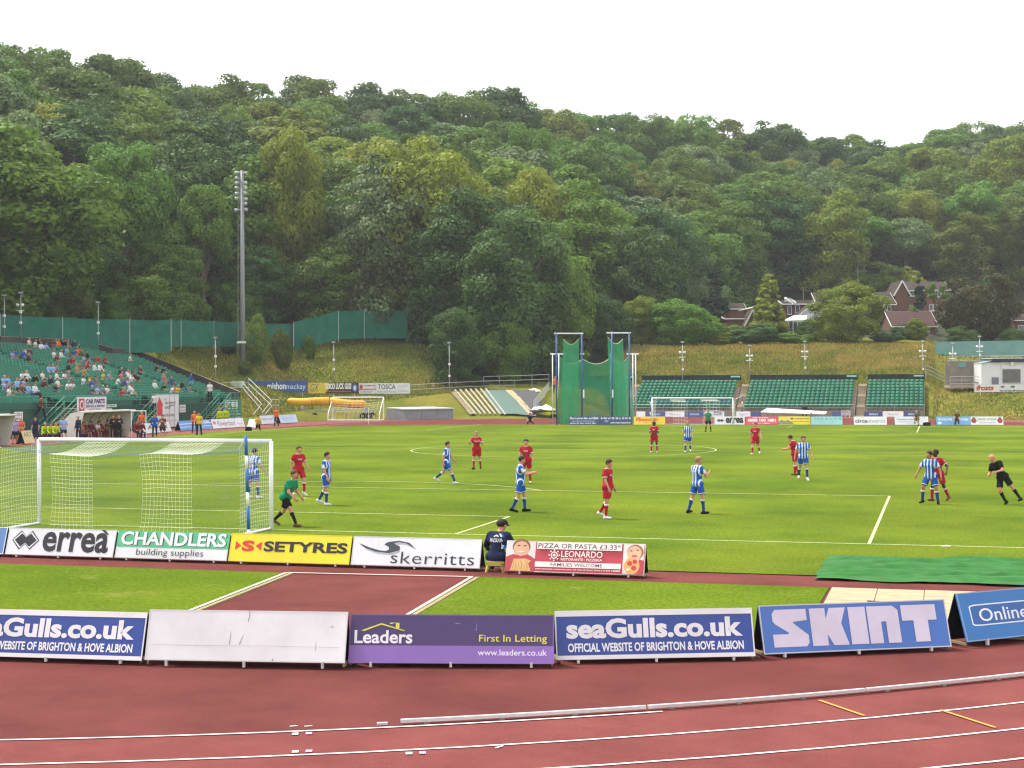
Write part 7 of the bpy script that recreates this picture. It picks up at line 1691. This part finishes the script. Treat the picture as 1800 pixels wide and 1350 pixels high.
tag(MB().box((*W(1629, 748.5)[:2], .14), (.6, .4, .3), rz=.2).box((*W(1629, 748.5)[:2], .30), (.3, .08, .05), rz=.2).obj('camera_bag', CL['black']), 'black bag right of the kneeling photographer in olive', 'bag')
bystander('photographer in brown vest kneeling before the sky blue board', 1682, 748.5, 178, {**crouch, 'hipR': 60, 'hipL': 105, 'footR': 40, 'footL': 0}, 'brown', 'black', 'trouser', hair='grey')

# ---- the crowd in the left stand
def rake(px, py, z0=Z0+.55):
    d = (px-900)/FPX*RGT-(py-675)/FPX*UPV+FWD; s = DZ/DX; t = (z0+s*(XF-CAM[0])-CAM[2])/(d[2]+s*d[0]); return CAM+t*d
Z1 = [(290,215,'white'),(325,225,'yellow'),(350,205,'black'),(400,250,'white'),(430,260,'white'),(450,200,'maroon'),(500,190,'orange'),(480,265,'lightblue'),(525,205,'yellow'),(555,230,'purple'),(572,205,'black'),(700,240,'black'),(740,240,'grey'),(790,240,'navy'),(845,280,'black'),(150,340,'blue'),(210,335,'blue'),(165,375,'lilac'),(275,330,'white'),(310,325,'maroon'),(335,400,'maroon'),(585,355,'white'),(640,350,'white'),(610,400,'maroon'),(695,310,'lightblue'),(830,345,'royal'),(865,325,'orange'),(905,345,'olive'),(940,360,'black'),(870,395,'royal'),(800,430,'red'),(768,430,'maroon'),(838,462,'grey'),(820,510,'tan'),(870,530,'tan'),(900,490,'brown'),(930,450,'brown'),(965,480,'red'),(1005,490,'white'),(1010,395,'red'),(1110,400,'red'),(990,430,'grey'),(1065,490,'white'),(1105,495,'royal'),(735,390,'royal'),(1375,385,'white'),
 (700,480,'navy'),(530,515,'lightblue'),(565,520,'lightblue'),(600,520,'grey'),(610,590,'white'),(700,595,'white'),(735,585,'grey'),(470,590,'white'),(235,590,'white'),(300,590,'white'),(350,610,'black'),(275,650,'black'),(60,650,'lightblue'),(130,655,'lightblue'),(170,665,'royal'),(215,660,'lilac'),(30,700,'lilac'),(460,670,'maroon'),(545,640,'navy'),(635,670,'white'),(705,690,'white'),(755,690,'white'),(590,720,'navy'),(335,735,'royal'),(405,735,'white'),(250,740,'brown'),(160,740,'green'),(100,765,'white'),(930,650,'white'),(980,665,'royal'),(1020,650,'yellow'),(1050,650,'grey'),(1010,755,'royal'),(1045,745,'royal'),(1090,740,'grey'),(1185,755,'white'),(1270,760,'red'),(1330,765,'grey'),(1425,725,'white'),(1130,595,'yellow'),(1170,590,'lilac'),(1255,530,'black'),(1290,530,'purple'),(1265,580,'pink'),(1270,640,'white'),(1360,560,'white'),(1400,590,'white'),(1350,670,'purple'),(1385,665,'royal'),(1450,600,'black')]
Z2 = [(175,355,'maroon'),(325,325,'black'),(440,360,'black'),(395,440,'grey'),(455,450,'coral'),(525,470,'royal'),(360,530,'white'),(410,545,'black'),(540,580,'white'),(575,585,'coral'),(625,585,'yellow'),(675,560,'grey'),(655,525,'black'),(80,580,'white'),(115,430,'black'),(35,440,'white')]
spots = [(x/6.1375, 570+y/6.1375, c) for x, y, c in Z1]+[(220+x/6.43, 600+y/6.43, c) for x, y, c in Z2]
NM = {'royal': 'blue', 'coral': 'coral'}
rng = random.Random(8); used = {}
LEGC = ['denim', 'khaki', 'navy', 'black', 'denim', 'grey']
for px, py, c in spots:
    w = rake(px, py); r = max(0, min(27, int(round((XF-.3-w[0])/DX)))); y = w[1]
    r = min(r, rows_at(y)-1)
    while (r, round(y/.52)) in used: y += .53
    used[(r, round(y/.52))] = 1
    c = rng.choice(['denim', 'royal', 'lightblue']) if c == 'royal' else c
    ps = rng.choice([seat, seat2, seat3]); lg = rng.choice(LEGC); hc_ = rng.choice(['dark', 'brown', 'fair', 'grey', 'brown']); of = rng.choice(['track', 'casual_shorts', 'trouser'])
    where = 'in the front rows' if r < 4 else 'in the lower rows' if r < 9 else 'in the middle rows' if r < 15 else 'in the upper rows' if r < 21 else 'in the top rows'
    ref = 'at the left edge' if px < 35 else 'above the first stairs' if px < 125 else 'above the dugout' if px < 200 else 'above the red arrow' if px < 290 else 'near the far end'
    person('seated spectator in %s top and %s hair %s %s' % (NM.get(c, c), hc_, where, ref), (XF-DX*r-.33, y, Z0+DZ*r), 90+rng.uniform(-16, 22), ps, c, lg, 'navy', 'black' if rng.random() < .6 else 'white', rng.choice(['fair', 'fair', 'tan']), hc_, of, h=.034, hands=False, group='spectators in the left stand')
w = rake(220+745/6.43, 600+480/6.43); person('spectator in blue jacket and pale trousers standing near the far end of the stand', (w[0], w[1], Z0+DZ*round((XF-w[0])/DX)), 60, walk, 'royal', 'lightblue', 'navy', 'white', outfit='track', hair='brown', h=.034, hands=False)

# ================================================================== thin summer haze
hzm = bpy.data.materials.new('haze_air'); hzm.use_nodes = True; hn = hzm.node_tree.nodes; hn.clear()
hv = hn.new('ShaderNodeVolumePrincipled'); ho = hn.new('ShaderNodeOutputMaterial')
hv.inputs['Color'].default_value = (.93, .96, 1.0, 1); hv.inputs['Density'].default_value = .0002; hv.inputs['Anisotropy'].default_value = .2
hzm.node_tree.links.new(hv.outputs[0], ho.inputs['Volume'])
hb = MB().box((0, 160, 45), (1500, 1500, 150)).obj('haze', hzm); tag(hb, 'thin pale summer haze', 'haze', kind='stuff')
hb.location = (0, 0, -4)
